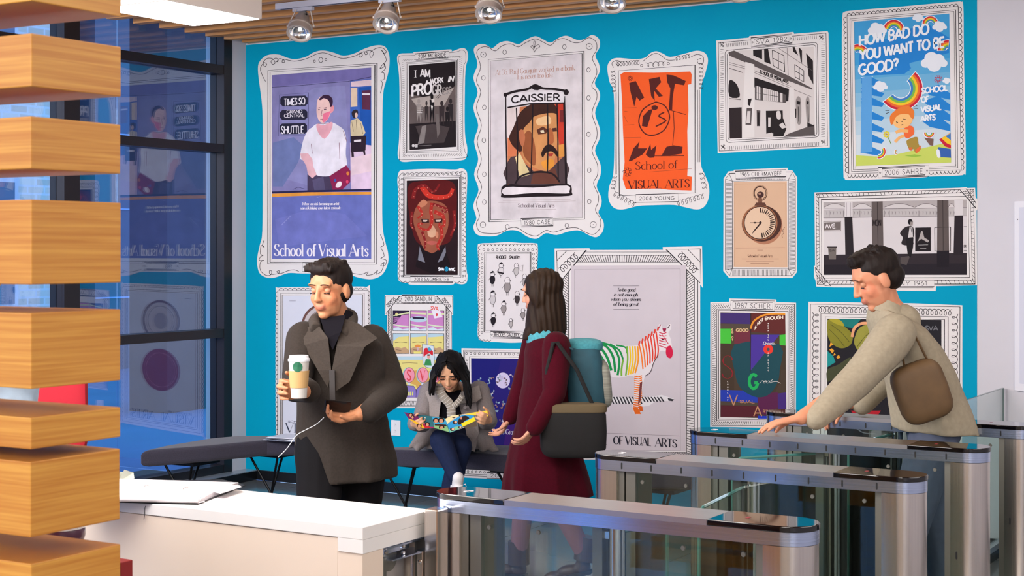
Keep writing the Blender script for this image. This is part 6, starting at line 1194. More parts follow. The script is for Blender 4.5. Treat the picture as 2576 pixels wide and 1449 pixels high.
def wing(t, ang, length, ztop, zbot=0.25):
    o = origin(t); px_, py_ = 0.56, 0.0; d = Vector((math.cos(ang), math.sin(ang), 0)); n = Vector((-d.y, d.x, 0))
    prof = [(0.03, zbot), (length - .02, zbot), (length, zbot + .02), (length, ztop - 0.05), (length - 0.012, ztop - 0.03), (length - .03, ztop - 0.022), (0.03, ztop)]
    vs = [o + Vector((px_, py_, 0)) + d * a + n * s_ * 0.005 + UP * z for s_ in (-1, 1) for a, z in prof]; k = len(prof)
    m = MB().add(vs, [tuple(range(k - 1, -1, -1)), tuple(range(k, 2 * k))]).build('glass_wing', M_gl, t)
    MB().tube([o + Vector((px_, py_, 0)) + d * a + UP * z for a, z in prof[2:]], 0.0055, 6).build('wing_edge', M_gedge, m)
    MB().box(tuple(o + Vector((px_ - 0.02, -0.02, ztop - 0.012))), tuple(o + Vector((px_ + 0.03, 0.02, ztop + 0.012)))).build('wing_clamp', M_chrome, m, bevel=0.003)
tb = turnstile(True); XT = 5.108
tlab = {1: 'nearest steel turnstile with a smooth side, beside the white desk', 2: 'second steel turnstile from the front with nine slots in its side',
        3: 'third steel turnstile from the front, under the walking person\'s hand', 4: 'farthest steel turnstile, against the glass partition'}
T2 = copy_tree(tb); T3 = copy_tree(tb); T4 = copy_tree(tb)
T1 = tb
for o in list(T1.children):
    if o.name.startswith('slot'): bpy.data.objects.remove(o)
for t, y, k in ((T1, -5.127, 1), (T2, -4.135, 2), (T3, -3.333, 3), (T4, -2.525, 4)): t.location = (XT, y, 0); t['label'] = tlab[k]
wing(T2, -PI / 2 - 0.02, 0.385, 0.925); wing(T3, math.radians(205), 0.36, 0.94); wing(T4, math.radians(-110), 0.30, 0.93); wing(T1, math.radians(90), 0.36, 0.92)
# ------------------------------------------------------------------ glass partition from the wall to the farthest turnstile
gpn = thing('glass_partition', 'waist high clear glass partition between the far turnstile and white wall', 'partition', (5.535, -1.2, 0))
MB().box((5.530, -2.43, 0.085), (5.540, -0.03, 0.925)).build('glass_sheet', M_gl, gpn)
MB().box((5.529, -2.43, 0.925), (5.541, -0.03, 0.928)).build('glass_edge', M_gedge, gpn); MB().box((5.529, -0.03, 0.085), (5.541, -0.026, 0.928)).build('glass_edge', M_gedge, gpn)
MB().box((5.515, -2.43, 0.055), (5.555, -0.02, 0.087)).build('shoe_rail', M_sill, gpn, bevel=0.002); MB().box((5.52, -2.43, 0.0), (5.55, -0.02, 0.055)).build('kick_plate', M_base, gpn)
# ------------------------------------------------------------------ upholstered benches
def bench(front, back, feet, label):
    poly = front + back[::-1]
    c = Vector((sum(p[0] for p in poly) / len(poly), sum(p[1] for p in poly) / len(poly), 0)); t = thing('bench', label, 'bench', tuple(c), 'low charcoal benches along the cyan wall')
    MB().prism(poly, 0.355, 0.46).build('seat', M_fab, t, bevel=0.028, seg=4).data
    for (fx, fy) in feet:
        f = Vector((fx, fy, 0.0)); MB().box((fx - .17, fy - .10, .335), (fx + .15, fy + .15, .354)).build('mount_plate', M_black, t); lg = MB().tube([f + UP * 0.0, f + UP * 0.085], 0.012, 10).build('foot', M_black, t, smooth=True)
        for dx, dy in ((-0.15, -0.05), (0.12, -0.08), (0.0, 0.13)):
            MB().tube([f + UP * 0.075, f + Vector((dx, dy, 0.34))], 0.0085, 8).build('leg', M_black, t)
    return t
p_ = lambda pts, z: [(atz(x, y, z).x, atz(x, y, z).y) for x, y in pts]
bench(p_([(440, 1170), (524, 1163), (600, 1155), (672, 1148), (745, 1147), (830, 1158)], .355), p_([(350, 1135), (415, 1120), (470, 1111), (524, 1102), (590, 1096), (750, 1094), (855, 1098)], .46), [(0.74, -1.45), (0.95, -.86), (1.45, -.80)], 'curved charcoal bench in the corner by the windows')
bench(p_([(935, 1171), (984, 1174), (1093, 1177), (1200, 1183), (1300, 1190), (1360, 1196)], .355), p_([(945, 1125), (985, 1125), (1100, 1122), (1253, 1119), (1370, 1122)], .46), [(1.98, -.78), (2.78, -.68)], 'middle charcoal bench that the reading woman sits on')
bench(p_([(1500, 1203), (1560, 1206), (1600, 1220), (1622, 1232), (1735, 1233), (1860, 1238)], .355), p_([(1510, 1140), (1600, 1150), (1750, 1158), (1870, 1170)], .46), [(3.82, -.93)], 'right charcoal bench seen through the turnstile glass')
# magazines on the corner bench
mt_ = thing('magazine_stack', 'loose stack of magazines on the corner bench beside the dark coated man', 'magazines', tuple(atz(725, 1100, .46)))
rr_ = random.Random(3)
for k, (a_, c_) in enumerate(((0.1, (200, 206, 224)), (.3, (120, 124, 140)), (-.15, (222, 224, 234)), (.2, (90, 92, 104)), (0.05, (214, 216, 228)))):
    c = atz(728 + k * 3, 1104 - k, .465 + k * .004); u = Vector((math.cos(a_), math.sin(a_), 0)) * .14; v = Vector((-math.sin(a_), math.cos(a_), 0)) * .10
    q = [c + u + v, c - u + v, c - u - v, c + u - v]; z = .4605 + k * .0055
    MB().prism([(p.x, p.y) for p in q], z, z + .005).build('magazine', mat('magazine_%d' % k, c_, .4), mt_)
# ================================================================== PEOPLE
M_skin = mat('skin', (224, 170, 140), 0.5, attr=True, sss=0.08, spec=0.35)
def hairmat(name, c, sc_=90): return mat(name, c, 0.58, noise=0.35, nscale=1.0, bump=0.5, stretch=(sc_, sc_, 6), spec=0.18)
M_eyew = mat('eye_white', (226, 220, 214), 0.2); M_iris = mat('iris_dark', (30, 20, 16), 0.1)
def frame_of(fwd, up=UP):
    f = Vector(fwd).normalized(); r = f.cross(Vector(up)).normalized(); u = r.cross(f)
    return Matrix((r, f, u)).transposed()      # columns: right, forward (face), up
def head_geo(mb, c, M, s=1.0):
    B = lambda p, r: mb.ball(c + M @ (Vector(p) * s), tuple(x * s for x in r), M)
    B((0, -.012, .03), (.076, .095, .086)); B((0, .018, -.032), (.061, .068, .076)); B((0, .056, -.090), (.024, .024, .019)); B((0, .02, -.072), (.052, .050, .034)); B((0, .060, -.055), (.030, .024, .026))
    for q in (-1, 1):
        B((q * .034, .046, -.026), (.025, .028, .028)); B((q * .030, .071, .033), (.026, .013, .009)); B((q * .077, -.008, -.008), (.010, .020, .032)); B((q * .011, .093, -.026), (.008, .009, .007))
    mb.cone(c + M @ (Vector((0, .080, .022)) * s), c + M @ (Vector((0, .101, -.022)) * s), .008 * s, .011 * s, 8)
    B((0, .083, -.052), (.023, .010, .006)); B((0, .081, -.062), (.018, .010, .007))
def head_extras(t, c, M, s, hair_c, eyes='down', brow=True):
    P_ = lambda x, y, z: c + M @ (Vector((x, y, z)) * s)
    for q in (-1, 1):
        e = MB().ball(P_(q * .031, .0615, .010), (.0128 * s,) * 3, M).build('eye', M_eyew if eyes == 'open' else M_skin_lid, t, smooth=True)
        if eyes == 'open': MB().ball(P_(q * .031, .0725, .009), (.006 * s, .0055 * s, .006 * s), M).build('iris', M_iris, e, smooth=True)
        k = .003 if eyes == 'open' else -.004
        MB().tube([P_(q * .031 + x, .0765 - abs(x) * .35, k + .002 - abs(x) * .25 + .003) for x in (-.015, -.008, 0, .008, .015)], .0022 * s, 6).build('eyelashes', M_iris, e)
        if brow: MB().tube([P_(q * .031 + x, .0875 - abs(x) * .35, .037 - x * x * 12) for x in (-.018, -.008, 0, .008, .018)], .0032 * s, 6, flat=.6).build('eyebrow', hair_c, t)
M_skin_lid = mat('eyelid_skin', (198, 140, 108), 0.5, spec=.3)
def facecolor(c, M, s, base, extra=None):
    Mi = M.inverted(); b = srgb(base); lip = srgb((166, 84, 80))
    def f(p):
        q = Mi @ (p - c) / s
        if abs(q.x) < .023 and q.y > .07 and -.069 < q.z < -.047: 
            k = 0.55; return tuple(b[i] * (1 - k) + lip[i] * k for i in range(3))
        if abs(q.z + .02) < .035 and abs(abs(q.x) - .04) < .02 and q.y > .03: return (b[0] * 1.02, b[1] * .88, b[2] * .86)
        return b
    return f
def sockets(c, M, s):
    Mi = M.inverted()
    def f(p, n):
        q = Mi @ (p - c) / s
        for e in (-1, 1):
            d = math.sqrt((q.x - e * .031) ** 2 + ((q.z - .010) * 1.3) ** 2)
            if d < .022 and q.y > .04: p = p - (M @ Vector((0, 1, 0))) * (.010 * s * (math.cos(d / .022 * PI) + 1) / 2)
        return p
    return f
def hand_geo(mb, w_, d, n, side, curl=(35, 45, 30), spread=6, s=1.0, thumb=(45, 25)):
    """w_ wrist, d direction of the palm, n palm normal (fingers curl towards n), side vector towards the thumb is side*(n x d)"""
    d = Vector(d).normalized(); n = Vector(n); n = (n - d * n.dot(d)).normalized(); t = n.cross(d) * side
    kn = []
    for i, (off, ln) in enumerate(((.032, .086), (.011, .090), (-.010, .086), (-.029, .078))):
        k = w_ + d * (ln * s) + t * (off * s); kn.append(k); mb.cone(w_ + t * (off * .45 * s), k, .013 * s, .0105 * s, 8)
    mb.cone(w_ + t * .01 * s, w_ + d * .05 * s, .018 * s, .016 * s, 8)
    for i, (L_, k) in enumerate(zip((.072, .080, .075, .058), kn)):
        a = 0; p = k; sp = (1.5 - i) * math.radians(spread)
        dd = (d * math.cos(sp) + t * math.sin(sp)).normalized()
        for fr, cu, r0, r1 in ((.45, curl[0], .0095, .0088), (.30, curl[1], .0088, .0080), (.25, curl[2], .0080, .0070)):
            a += math.radians(cu); v = dd * math.cos(a) + n * math.sin(a); e = p + v * (L_ * fr * s); mb.cone(p, e, r0 * s, r1 * s, 8); p = e
    p = w_ + d * .022 * s + t * .020 * s; a1 = math.radians(thumb[0]); v = (d * math.cos(a1) + t * math.sin(a1) + n * .35).normalized(); e = p + v * .046 * s
    mb.cone(p, e, .0135 * s, .0105 * s, 8); a2 = math.radians(thumb[0] - thumb[1]); v = (d * math.cos(a2) + t * math.sin(a2) + n * .5).normalized(); e2 = e + v * .030 * s; mb.cone(e, e2, .0105 * s, .009 * s, 8)
    v = (v + n * .3).normalized(); mb.cone(e2, e2 + v * .022 * s, .009 * s, .0078 * s, 8)
def ring(c, rx, ry, yaw, n=24, tilt=None, fold=0.0, nf=7, ph=0.0):
    u = Vector((math.cos(yaw), math.sin(yaw), 0)); v = Vector((-math.sin(yaw), math.cos(yaw), 0)); o = []
    for k in range(n):
        a = 2 * PI * k / n; q = 1 + fold * math.sin(nf * a + ph)
        p = Vector(c) + u * (rx * q * math.cos(a)) + v * (ry * q * math.sin(a))
        if tilt: p.z += tilt[0] * math.cos(a) + tilt[1] * math.sin(a)
        o.append(p)
    return o
def wrinkle(amp, fx=9, fz=14, seed=0):
    def f(p, n):
        a = math.sin(p.z * fz + p.x * fx * .9 + seed + 1.3 * math.sin(p.x * 11 + p.y * 7)) * .6 + math.sin(p.z * fz * 2.1 - p.y * fx * 1.7 + seed * 2) * .4 + .35 * math.sin(p.x * 31 + p.z * 19 + seed)
        return p + n * (amp * a)
    return f
def hair_locks(mb, c, M, s, n, length, seed, spread=.02, r=.006, a0=-200, a1=20, z0=.03, gravity=1.0, face_gap=55):
    """strands that start on the crown and fall round the head; angle 90 is the face"""
    rr = random.Random(seed)
    for i in range(n):
        a = math.radians(90 + face_gap + (360 - 2 * face_gap) * (i + rr.uniform(-.4, .4)) / n)
        zt = rr.uniform(.0, .07); pts = []
        L_ = length * rr.uniform(.85, 1.05)
        for k in range(7):
            t = k / 6; rad = .080 + .016 * math.sin(min(t * 2, 1) * PI / 2) + spread * t * rr.uniform(.6, 1.2)
            pts.append(c + M @ Vector((rad * s * math.cos(a), (rad * 1.15 * math.sin(a) - .015) * s, zt * s)) - UP * (L_ * t * t * .35 + L_ * t * .65) * 1.0)
        mb.tube(pts, r, 6, rr=[r * .8, r, r * 1.1, r * 1.1, r, r * .8, r * .3], flat=1.0)
def limbs(mb, chain, n=12):
    for (a, ra), (b, rb) in zip(chain[:-1], chain[1:]): mb.cone(a, b, ra, rb, n)
def shoe(name, t, heel, d, m, sole, s=1.0, up=UP):
    d = Vector(d).normalized(); M = frame_of(d, up); mb = MB(); P_ = lambda x, y, z: heel + M @ (Vector((x, y, z)) * s)
    mb.ball(P_(0, .02, .045), (.034 * s, .045 * s, .045 * s), M); mb.ball(P_(0, .10, .038), (.040 * s, .070 * s, .034 * s), M); mb.ball(P_(0, .19, .028), (.042 * s, .055 * s, .026 * s), M); mb.cone(P_(0, .015, .06), P_(0, .01, .10), .034 * s, .036 * s)
    o = remeshed(mb, name, m, t, .006, 2)
    sl = [P_(x * s, y, z) for x, y, z in ()]
    out = [(.030, -.02), (.036, .05), (.044, .14), (.040, .21), (.02, .245), (-.02, .245), (-.038, .21), (-.040, .14), (-.034, .05), (-.030, -.02)]
    vs = [P_(x, y, 0) for x, y in out] + [P_(x, y, .022) for x, y in out]; k = len(out)
    MB().add(vs, [tuple(range(k)), tuple(range(2 * k - 1, k - 1, -1))] + [(i, i + k, (i + 1) % k + k, (i + 1) % k) for i in range(k)]).build('sole', sole, o)
    return o, P_
cam_dir = lambda r, f, u=0: (RT * r + FW * f + UP * u)       # screen right, away, up
# ---------------------------------------------------------------- A: man in a dark coat, walking, cup and phone
D = 6.4; A_ = lambda x, y, d=D: atd(x, y, d)
ma = thing('person', 'man in a long dark grey coat walking with a paper cup and a phone', 'person', (A_(850, 900).x, A_(850, 900).y, 0))
hc_ = A_(829, 729, 6.36); hM = frame_of(cam_dir(-.42, -.88, -.16), UP); hs = 1.02
body = MB(); head_geo(body, hc_, hM, hs)
pel = A_(860, 1110, 6.45); chest = A_(845, 900, 6.45); nk = A_(845, 808, 6.43)
body.cone(hc_ - UP * .06 - hM @ Vector((0, .015, 0)), nk, .056, .062); body.cone(nk, chest, .06, .12); body.cone(chest, pel, .13, .14)
rsh, lsh = A_(765, 852, 6.38), A_(935, 858, 6.50)
rel, rwr = A_(742, 975, 6.25), A_(768, 985, 6.02); lel, lwr = A_(990, 985, 6.48), A_(905, 1042, 6.18)
limbs(body, [(rsh, .055), (rel, .042), (rwr, .028)]); limbs(body, [(lsh, .055), (lel, .042), (lwr, .028)])
rk, ra_ = Vector((0, 0, 0)), 0
hipR, hipL = pel + RT * -.09, pel + RT * .09
fR = Vector((A_(800, 1180, 6.15).x, A_(800, 1180, 6.15).y, .09)); fL = Vector((A_(905, 1180, 6.75).x, A_(905, 1180, 6.75).y, .10))
kR = (hipR + fR) / 2 - FW * .06; kR.z = .50; kL = (hipL + fL) / 2 - FW * .10; kL.z = .48
limbs(body, [(hipR, .09), (kR, .058), (fR, .042)]); limbs(body, [(hipL, .09), (kL, .058), (fL, .042)])
hand_geo(body, rwr, cam_dir(-.75, -.35, .1), cam_dir(.3, -.9, 0), -1, (50, 55, 35), 4, 1.05)
hand_geo(body, lwr, cam_dir(-.93, -.30, -.12), cam_dir(.1, -.35, .9), 1, (28, 40, 30), 4, 1.02, (50, 30))
remeshed(body, 'body', M_skin, ma, .0055, 2, sockets(hc_, hM, hs), facecolor(hc_, hM, hs, (198, 136, 98)))
M_hb = hairmat('dark_brown_hair', (30, 22, 20)); head_extras(ma, hc_, hM, hs, M_hb, 'down')
hr = MB(); hP = lambda x, y, z: hc_ + hM @ (Vector((x, y, z)) * hs)
hr.ball(hP(0, -.022, .046), (.084 * hs, .096 * hs, .082 * hs), hM); hr.ball(hP(0, .030, .092), (.064 * hs, .048 * hs, .034 * hs), hM); hr.ball(hP(0, -.03, -.01), (.080 * hs, .078 * hs, .06 * hs), hM)
rr_ = random.Random(11)
for k in range(60): x, y = rr_.uniform(-.06, .06), rr_.uniform(-.06, .07); hr.cone(hP(x, y, .09), hP(x * 1.1, y * .9 + .006, .124 + .008 * rr_.random() - 5 * x * x), .009, .004, 6)
remeshed(hr, 'hair', M_hb, ma, .006, 1, wrinkle(.0015, 160, 30))
M_coat = mat('dark_grey_wool_coat', (52, 46, 42), 0.95, noise=0.14, nscale=120, bump=0.3, spec=0.12, sheen=0.04)
yaw = math.atan2(RT.y, RT.x) - .25
def rr(x, y, d, rx, ry, **k): return ring(A_(x, y, d), rx, ry, yaw, **k)
ct = MB()
ct.loft([rr(846, 812, 6.44, .075, .07), rr(846, 835, 6.45, .15, .10), rr(848, 865, 6.45, .195, .125), rr(850, 930, 6.45, .20, .14), rr(855, 1010, 6.45, .190, .135), rr(862, 1080, 6.45, .20, .145, fold=.02), rr(868, 1150, 6.45, .215, .16, fold=.05), rr(870, 1207, 6.45, .205, .165, fold=.08, tilt=(.015, 0))])
limbs(ct, [(rsh + FW * .0, .074), (rel, .060), (rwr + cam_dir(.3, .6, 0) * .05, .046)]); limbs(ct, [(lsh, .076), (lel, .064), (lwr + cam_dir(.9, .3, .1) * .045, .048)])
coat = remeshed(ct, 'coat', M_coat, ma, .009, 3, wrinkle(.0035, 7, 13))
def panel(pts, name, m, parent, th=.008, off=-.012, dd=None):
    """cloth flap: photo pixels with depth, thickened towards the camera"""
    P_ = [atd(x, y, d) + FW * off for x, y, d in pts]; n = len(P_)
    tri = tessellate_polygon([[Vector((x, -y, 0)) for x, y, d in pts]])
    vs = P_ + [p + FW * th for p in P_]; fs = []
    for a in tri: fs.append(tuple(a)); fs.append(tuple(i + n for i in a[::-1]))
    fs += [(i, (i + 1) % n, (i + 1) % n + n, i + n) for i in range(n)]
    o = MB().add(vs, fs).build(name, m, parent); bm_clean(o.data); return o
M_coat2 = mat('coat_lapel_wool', (64, 57, 52), 0.95, noise=0.14, nscale=120, bump=0.3, spec=0.12, sheen=0.04)
panel([(862, 800, 6.34), (905, 815, 6.35), (950, 850, 6.33), (918, 872, 6.27), (880, 960, 6.27), (843, 985, 6.27), (836, 930, 6.27), (848, 870, 6.28)], 'lapel', M_coat2, coat, .012, -.015)
panel([(800, 815, 6.33), (826, 850, 6.27), (834, 930, 6.27), (826, 975, 6.27), (800, 930, 6.27), (765, 868, 6.30), (742, 850, 6.33), (770, 825, 6.35)], 'lapel', M_coat2, coat, .012, -.015)
panel([(806, 800, 6.33), (870, 792, 6.33), (858, 835, 6.28), (838, 880, 6.27), (822, 850, 6.28)], 'turtleneck', mat('black_knit', (22, 20, 26), .95, spec=.1), ma, .01, -.008)
nc = MB(); nc.loft([ring(nk + UP * z, r, r * .95, yaw, 20, tilt=(.01, -.02)) for z, r in ((-.02, .085), (.012, .078), (.03, .072))]); nc.build('collar_roll', mat('black_knit'), ma, smooth=True)
cl = MB(); cp = [atd(x, y, d) for x, y, d in ((795, 832, 6.31), (790, 812, 6.38), (815, 795, 6.52), (860, 785, 6.54), (886, 800, 6.46), (882, 826, 6.36), (862, 850, 6.31))]; cl.tube(cp, .026, 10, flat=1.4, flatdir=(0, 0, 1)); remeshed(cl, 'coat_collar', M_coat2, ma, .007, 2)
panel([(829, 930, 6.26), (843, 930, 6.26), (845, 1060, 6.26), (832, 1060, 6.26)], 'zip_placket', mat('grey_placket', (62, 58, 58), .8), coat, .006, -.016)
tr_ = MB(); limbs(tr_, [(hipR, .105), (kR, .080), (fR, .062)]); limbs(tr_, [(hipL, .105), (kL, .080), (fL, .062)]); remeshed(tr_, 'trousers', mat('black_trousers', (18, 17, 20), .9, spec=.15), ma, .009, 2, wrinkle(.003, 9, 20))
for f_ in (fR, fL): shoe('shoe', ma, Vector((f_.x, f_.y, 0)) + FW * .03, cam_dir(-.4, -.9), mat('black_leather', (16, 15, 16), .35), M_base)
# cup
cc = A_(752, 945, 5.93); cup = thing('paper_cup', 'white paper coffee cup with tan sleeve held by the walking man', 'cup', tuple(cc - UP * .08))
MB().lathe([(0, -.085), (.029, -.085), (.030, -.083), (.039, .058), (.040, .06)], cc, UP, 28).build('cup_body', mat('white_cup', (226, 222, 216), .5), cup, smooth=True)
MB().lathe([(.0325, -.045), (.0345, -.045), (.0395, .02), (.0375, .02)], cc, UP, 28).build('sleeve', mat('tan_sleeve', (196, 158, 104), .8), cup, smooth=True)
MB().lathe([(.042, .056), (.042, .064), (.038, .068), (.036, .078), (.032, .078), (.031, .072), (0, .072)], cc, UP, 28).build('lid', M_plast, cup, smooth=True)
em = MB(); 
for r0, r1, m_ in ((0, .019, (22, 96, 66)),):
    k = 20; vs = [cc + UP * .036 - FW * .0405] + [cc + UP * (.036 + r1 * math.sin(2 * PI * i / k)) - (FW * math.cos(r1 * math.cos(2 * PI * i / k) / .039) - RT * math.sin(r1 * math.cos(2 * PI * i / k) / .039)) * .0403 for i in range(k)]
    em.add(vs, [(0, i + 1, (i + 1) % k + 1) for i in range(k)])
em.build('round_emblem', mat('green_print', (22, 96, 66), .6), cup)
# phone and wire
pc = lwr + cam_dir(-.085, -.03, .035); ph = thing('phone', 'black phone in the walking man\'s left hand', 'phone', tuple(pc))
u_, v_ = cam_dir(-.95, -.25, .1).normalized(), cam_dir(.2, -.5, .8).normalized(); n_ = u_.cross(v_).normalized()
q_ = MB(); q_.add([pc + u_ * a * .052 + v_ * b * .028 + n_ * c * .004 for c in (-1, 1) for a, b in ((-1, -1), (1, -1), (1, 1), (-1, 1))], [(0, 3, 2, 1), (4, 5, 6, 7), (0, 1, 5, 4), (1, 2, 6, 5), (2, 3, 7, 6), (3, 0, 4, 7)]); q_.build('phone_body', mat('phone_black', (14, 14, 18), .15), ph, bevel=.002)
wr = thing('earphone_wire', 'thin white earphone wire hanging from the phone', 'wire', tuple(atd(760, 1090, 6.1))); wp = smooth([(815, 1050), (795, 1068), (768, 1082), (745, 1096), (722, 1128), (700, 1150)], 5, False)
MB().tube([atd(x, y, 6.12) for x, y in wp], .0016, 6).build('wire', M_plast, wr, smooth=True)
# ---------------------------------------------------------------- B: seated reader
R_ = lambda x, y, d=9.4: atd(x, y, d)
gb_ = thing('person', 'seated woman in a grey coat and striped scarf reading a magazine', 'person', (R_(1150, 1110).x, R_(1150, 1110).y, 0))
hc2 = R_(1131, 935, 9.18); h2 = frame_of(cam_dir(-.10, -.86, -.62)); s2 = .98
bd2 = MB(); head_geo(bd2, hc2, h2, s2)
nk2 = R_(1140, 975, 9.35); ch2 = R_(1140, 1020, 9.45); pl2 = R_(1148, 1098, 9.62)
bd2.cone(hc2 - UP * .05 + FW * .04, nk2, .045, .05); bd2.cone(nk2, ch2, .06, .10); bd2.cone(ch2, pl2, .11, .13)
sR, sL = R_(1082, 985, 9.42), R_(1204, 985, 9.42); eR, eL = R_(1062, 1062, 9.30), R_(1226, 1060, 9.30); wR, wL = R_(1042, 1066, 9.0), R_(1230, 1056, 9.0)
limbs(bd2, [(sR, .045), (eR, .036), (wR, .024)]); limbs(bd2, [(sL, .045), (eL, .036), (wL, .024)])
hA, hB = R_(1128, 1104, 9.62), R_(1172, 1104, 9.62); kA, kB = R_(1160, 1122, 9.12), R_(1108, 1108, 9.02)
aA, aB = Vector((*R_(1114, 1236, 9.06).xy, .11)), R_(1146, 1196, 8.86)
limbs(bd2, [(hA, .078), (kA, .052), (aA, .036)]); limbs(bd2, [(hB, .078), (kB, .052), (aB, .036)])
hand_geo(bd2, wR, cam_dir(.25, -.9, -.05), cam_dir(.8, .2, .5), -1, (35, 50, 40), 3, .92); hand_geo(bd2, wL, cam_dir(-.25, -.9, .1), cam_dir(-.8, .2, .4), 1, (35, 50, 40), 3, .92)
remeshed(bd2, 'body', M_skin, gb_, .0055, 2, sockets(hc2, h2, s2), facecolor(hc2, h2, s2, (222, 168, 132)))
M_hk = hairmat('straight_black_hair', (16, 13, 14)); head_extras(gb_, hc2, h2, s2, M_hk, 'down')
hr = MB(); hP2 = lambda x, y, z: hc2 + h2 @ (Vector((x, y, z)) * s2)
hr.ball(hP2(-.004, -.022, .038), (.084 * s2, .100 * s2, .084 * s2), h2); hr.ball(hP2(0, -.06, -.05), (.075, .045, .09), h2)
cap = remeshed(hr, 'hair', M_hk, gb_, .006, 1, wrinkle(.0012, 200, 20))
lk = MB(); rq = random.Random(5)
for q in (-1, 1):
    for k in range(26):
        t0 = k / 25; a = math.radians(20 + 150 * t0)      # from beside the face round to the back
        x0 = q * .082 * math.cos((a - PI * .25) * .0 + .0) ; xx = q * (.079 + .006 * math.sin(a)); yy = .055 - .15 * t0
        wx = max(.6, math.sqrt(max(0, 1 - ((yy * .95 + .022) / .112) ** 2))); st_ = hP2(q * (.078 * max(wx, .88) + .003), yy * .90 + .002, .022); end = R_(1131 - q * (35 + 13 * rq.random()) + (8 if q < 0 else -4), 992 + (26 if q < 0 else -2) + 12 * rq.random() - 22 * t0, 9.12 + .22 * t0)
        mid = st_.lerp(end, .5) - RT * (q * .008) - UP * .005
        lk.tube([hP2(q * .002, .062 - .13 * t0, .124 - .03 * t0 * t0 - .012 * (t0 < .15)), hP2(q * .034 * wx, (.062 - .13 * t0) * .98, .110 - .03 * t0 * t0 - .012 * (t0 < .15)), hP2(q * (.064 * wx + .006), yy * .92 + .002, .070), st_, st_.lerp(mid, .5) + RT * q * -.012, mid, mid.lerp(end, .5) + RT * q * -.004, end], .008, 6, rr=[.004, .009, .011, .012, .013, .012, .009, .003])
for x in (-.058, -.050, -.043, .043, .050, .058): lk.tube([hP2(x * .3, .060, .112), hP2(x * .85, .086, .070), hP2(x * 1.12, .084, .03), hP2(x * 1.2, .076, -.01)], .004, 5, rr=[.005, .005, .004, .0012])
lk.build('hair_locks', M_hk, gb_, smooth=True)
M_gc = mat('light_grey_wool_coat', (134, 126, 126), 0.95, noise=0.12, nscale=140, bump=0.3, spec=0.12, sheen=0.04); M_gc2 = mat('grey_coat_lapel', (150, 141, 138), 0.95, noise=0.12, nscale=140, bump=0.3, spec=0.12)
yw = math.atan2(RT.y, RT.x); g = MB(); gr_ = lambda x, y, d, rx, ry, **k: ring(R_(x, y, d), rx, ry, yw, **k)
g.loft([gr_(1142, 962, 9.44, .07, .06), gr_(1142, 978, 9.46, .14, .09), gr_(1142, 1005, 9.48, .165, .115), gr_(1142, 1050, 9.52, .17, .125), gr_(1146, 1095, 9.60, .205, .14, fold=.03), gr_(1146, 1124, 9.62, .24, .17, fold=.05)])
limbs(g, [(sR, .068), (eR, .060), (wR + FW * .035, .046)]); limbs(g, [(sL, .068), (eL, .060), (wL + FW * .035, .046)])
for x0, y0, x1_, y1_, r0, r1 in ((1080, 1085, 1032, 1124, .06, .014), (1070, 1100, 1050, 1128, .05, .02), (1212, 1090, 1240, 1130, .06, .02), (1205, 1100, 1250, 1132, .05, .012), (1200, 1070, 1215, 1125, .055, .03)): g.cone(R_(x0, y0, 9.50), R_(x1_, y1_, 9.42), r0, r1)
gco = remeshed(g, 'coat', M_gc, gb_, .008, 2, wrinkle(.003, 10, 17, 2))
panel([(1098, 972, 9.33), (1112, 990, 9.28), (1104, 1055, 9.26), (1082, 1058, 9.28), (1080, 1010, 9.30), (1070, 985, 9.34)], 'lapel', M_gc2, gco, .01, -.035)
panel([(1160, 985, 9.30), (1205, 968, 9.33), (1212, 1000, 9.32), (1198, 1010, 9.28), (1160, 1014, 9.27), (1152, 1000, 9.28)], 'lapel', M_gc2, gco, .01, -.035)
panel([(1154, 1012, 9.28), (1198, 1010, 9.30), (1205, 1090, 9.3), (1195, 1135, 9.3), (1180, 1130, 9.26), (1172, 1080, 9.26)], 'coat_front', M_gc, gco, .01, -.030)
panel([(1112, 985, 9.30), (1160, 980, 9.30), (1164, 1060, 9.29), (1104, 1058, 9.29)], 'black_top', mat('black_knit'), gb_, .01, -.018)
for x, y in ((1170, 1025), (1186, 1097), (1186, 1128)): MB().lathe([(0, .004), (.010, .004), (.012, 0), (0, 0)], atd(x, y, 9.215), tuple(-FW), 14).build('button', mat('grey_button', (118, 110, 110), .4), gco)
# scarf: two crossing bands with pale stripes
M_sf = mat('grey_scarf', (150, 142, 132), .9, noise=.1, nscale=90); M_sw = mat('scarf_stripe', (216, 212, 208), .9)
def band(pts, w_, parent, nm):
    V = [atd(x, y, d) for x, y, d in pts]; vs = []
    for i, p in enumerate(V):
        t_ = (V[min(i + 1, len(V) - 1)] - V[max(i - 1, 0)]).normalized(); sd = t_.cross(FW).normalized() * w_ / 2; vs.append([p - sd + FW * .004, p - sd * .5 - FW * .006, p + sd * .5 - FW * .006, p + sd + FW * .004, p + FW * .012])
    b_ = MB().loft(vs).build(nm, M_sf, parent, smooth=True); s_ = MB()
    for i in range(len(V) - 1):
        for f_ in (.3, .8):
            a = [x.lerp(y, f_) - FW * .0012 for x, y in zip(vs[i], vs[i + 1])]; s_.tube(a[:4], .0018, 4)
    s_.build('stripes', M_sw, b_); return b_
sp = [(1108, 972, 9.22), (1106, 985, 9.19), (1116, 1000, 9.18), (1128, 1012, 9.175), (1135, 1024, 9.17), (1135, 1040, 9.165), (1136, 1058, 9.16)]; band(sp, .052, gb_, 'scarf')
band([(1164, 996, 9.20), (1156, 1008, 9.18), (1146, 1018, 9.175), (1138, 1022, 9.17)], .036, gb_, 'scarf')
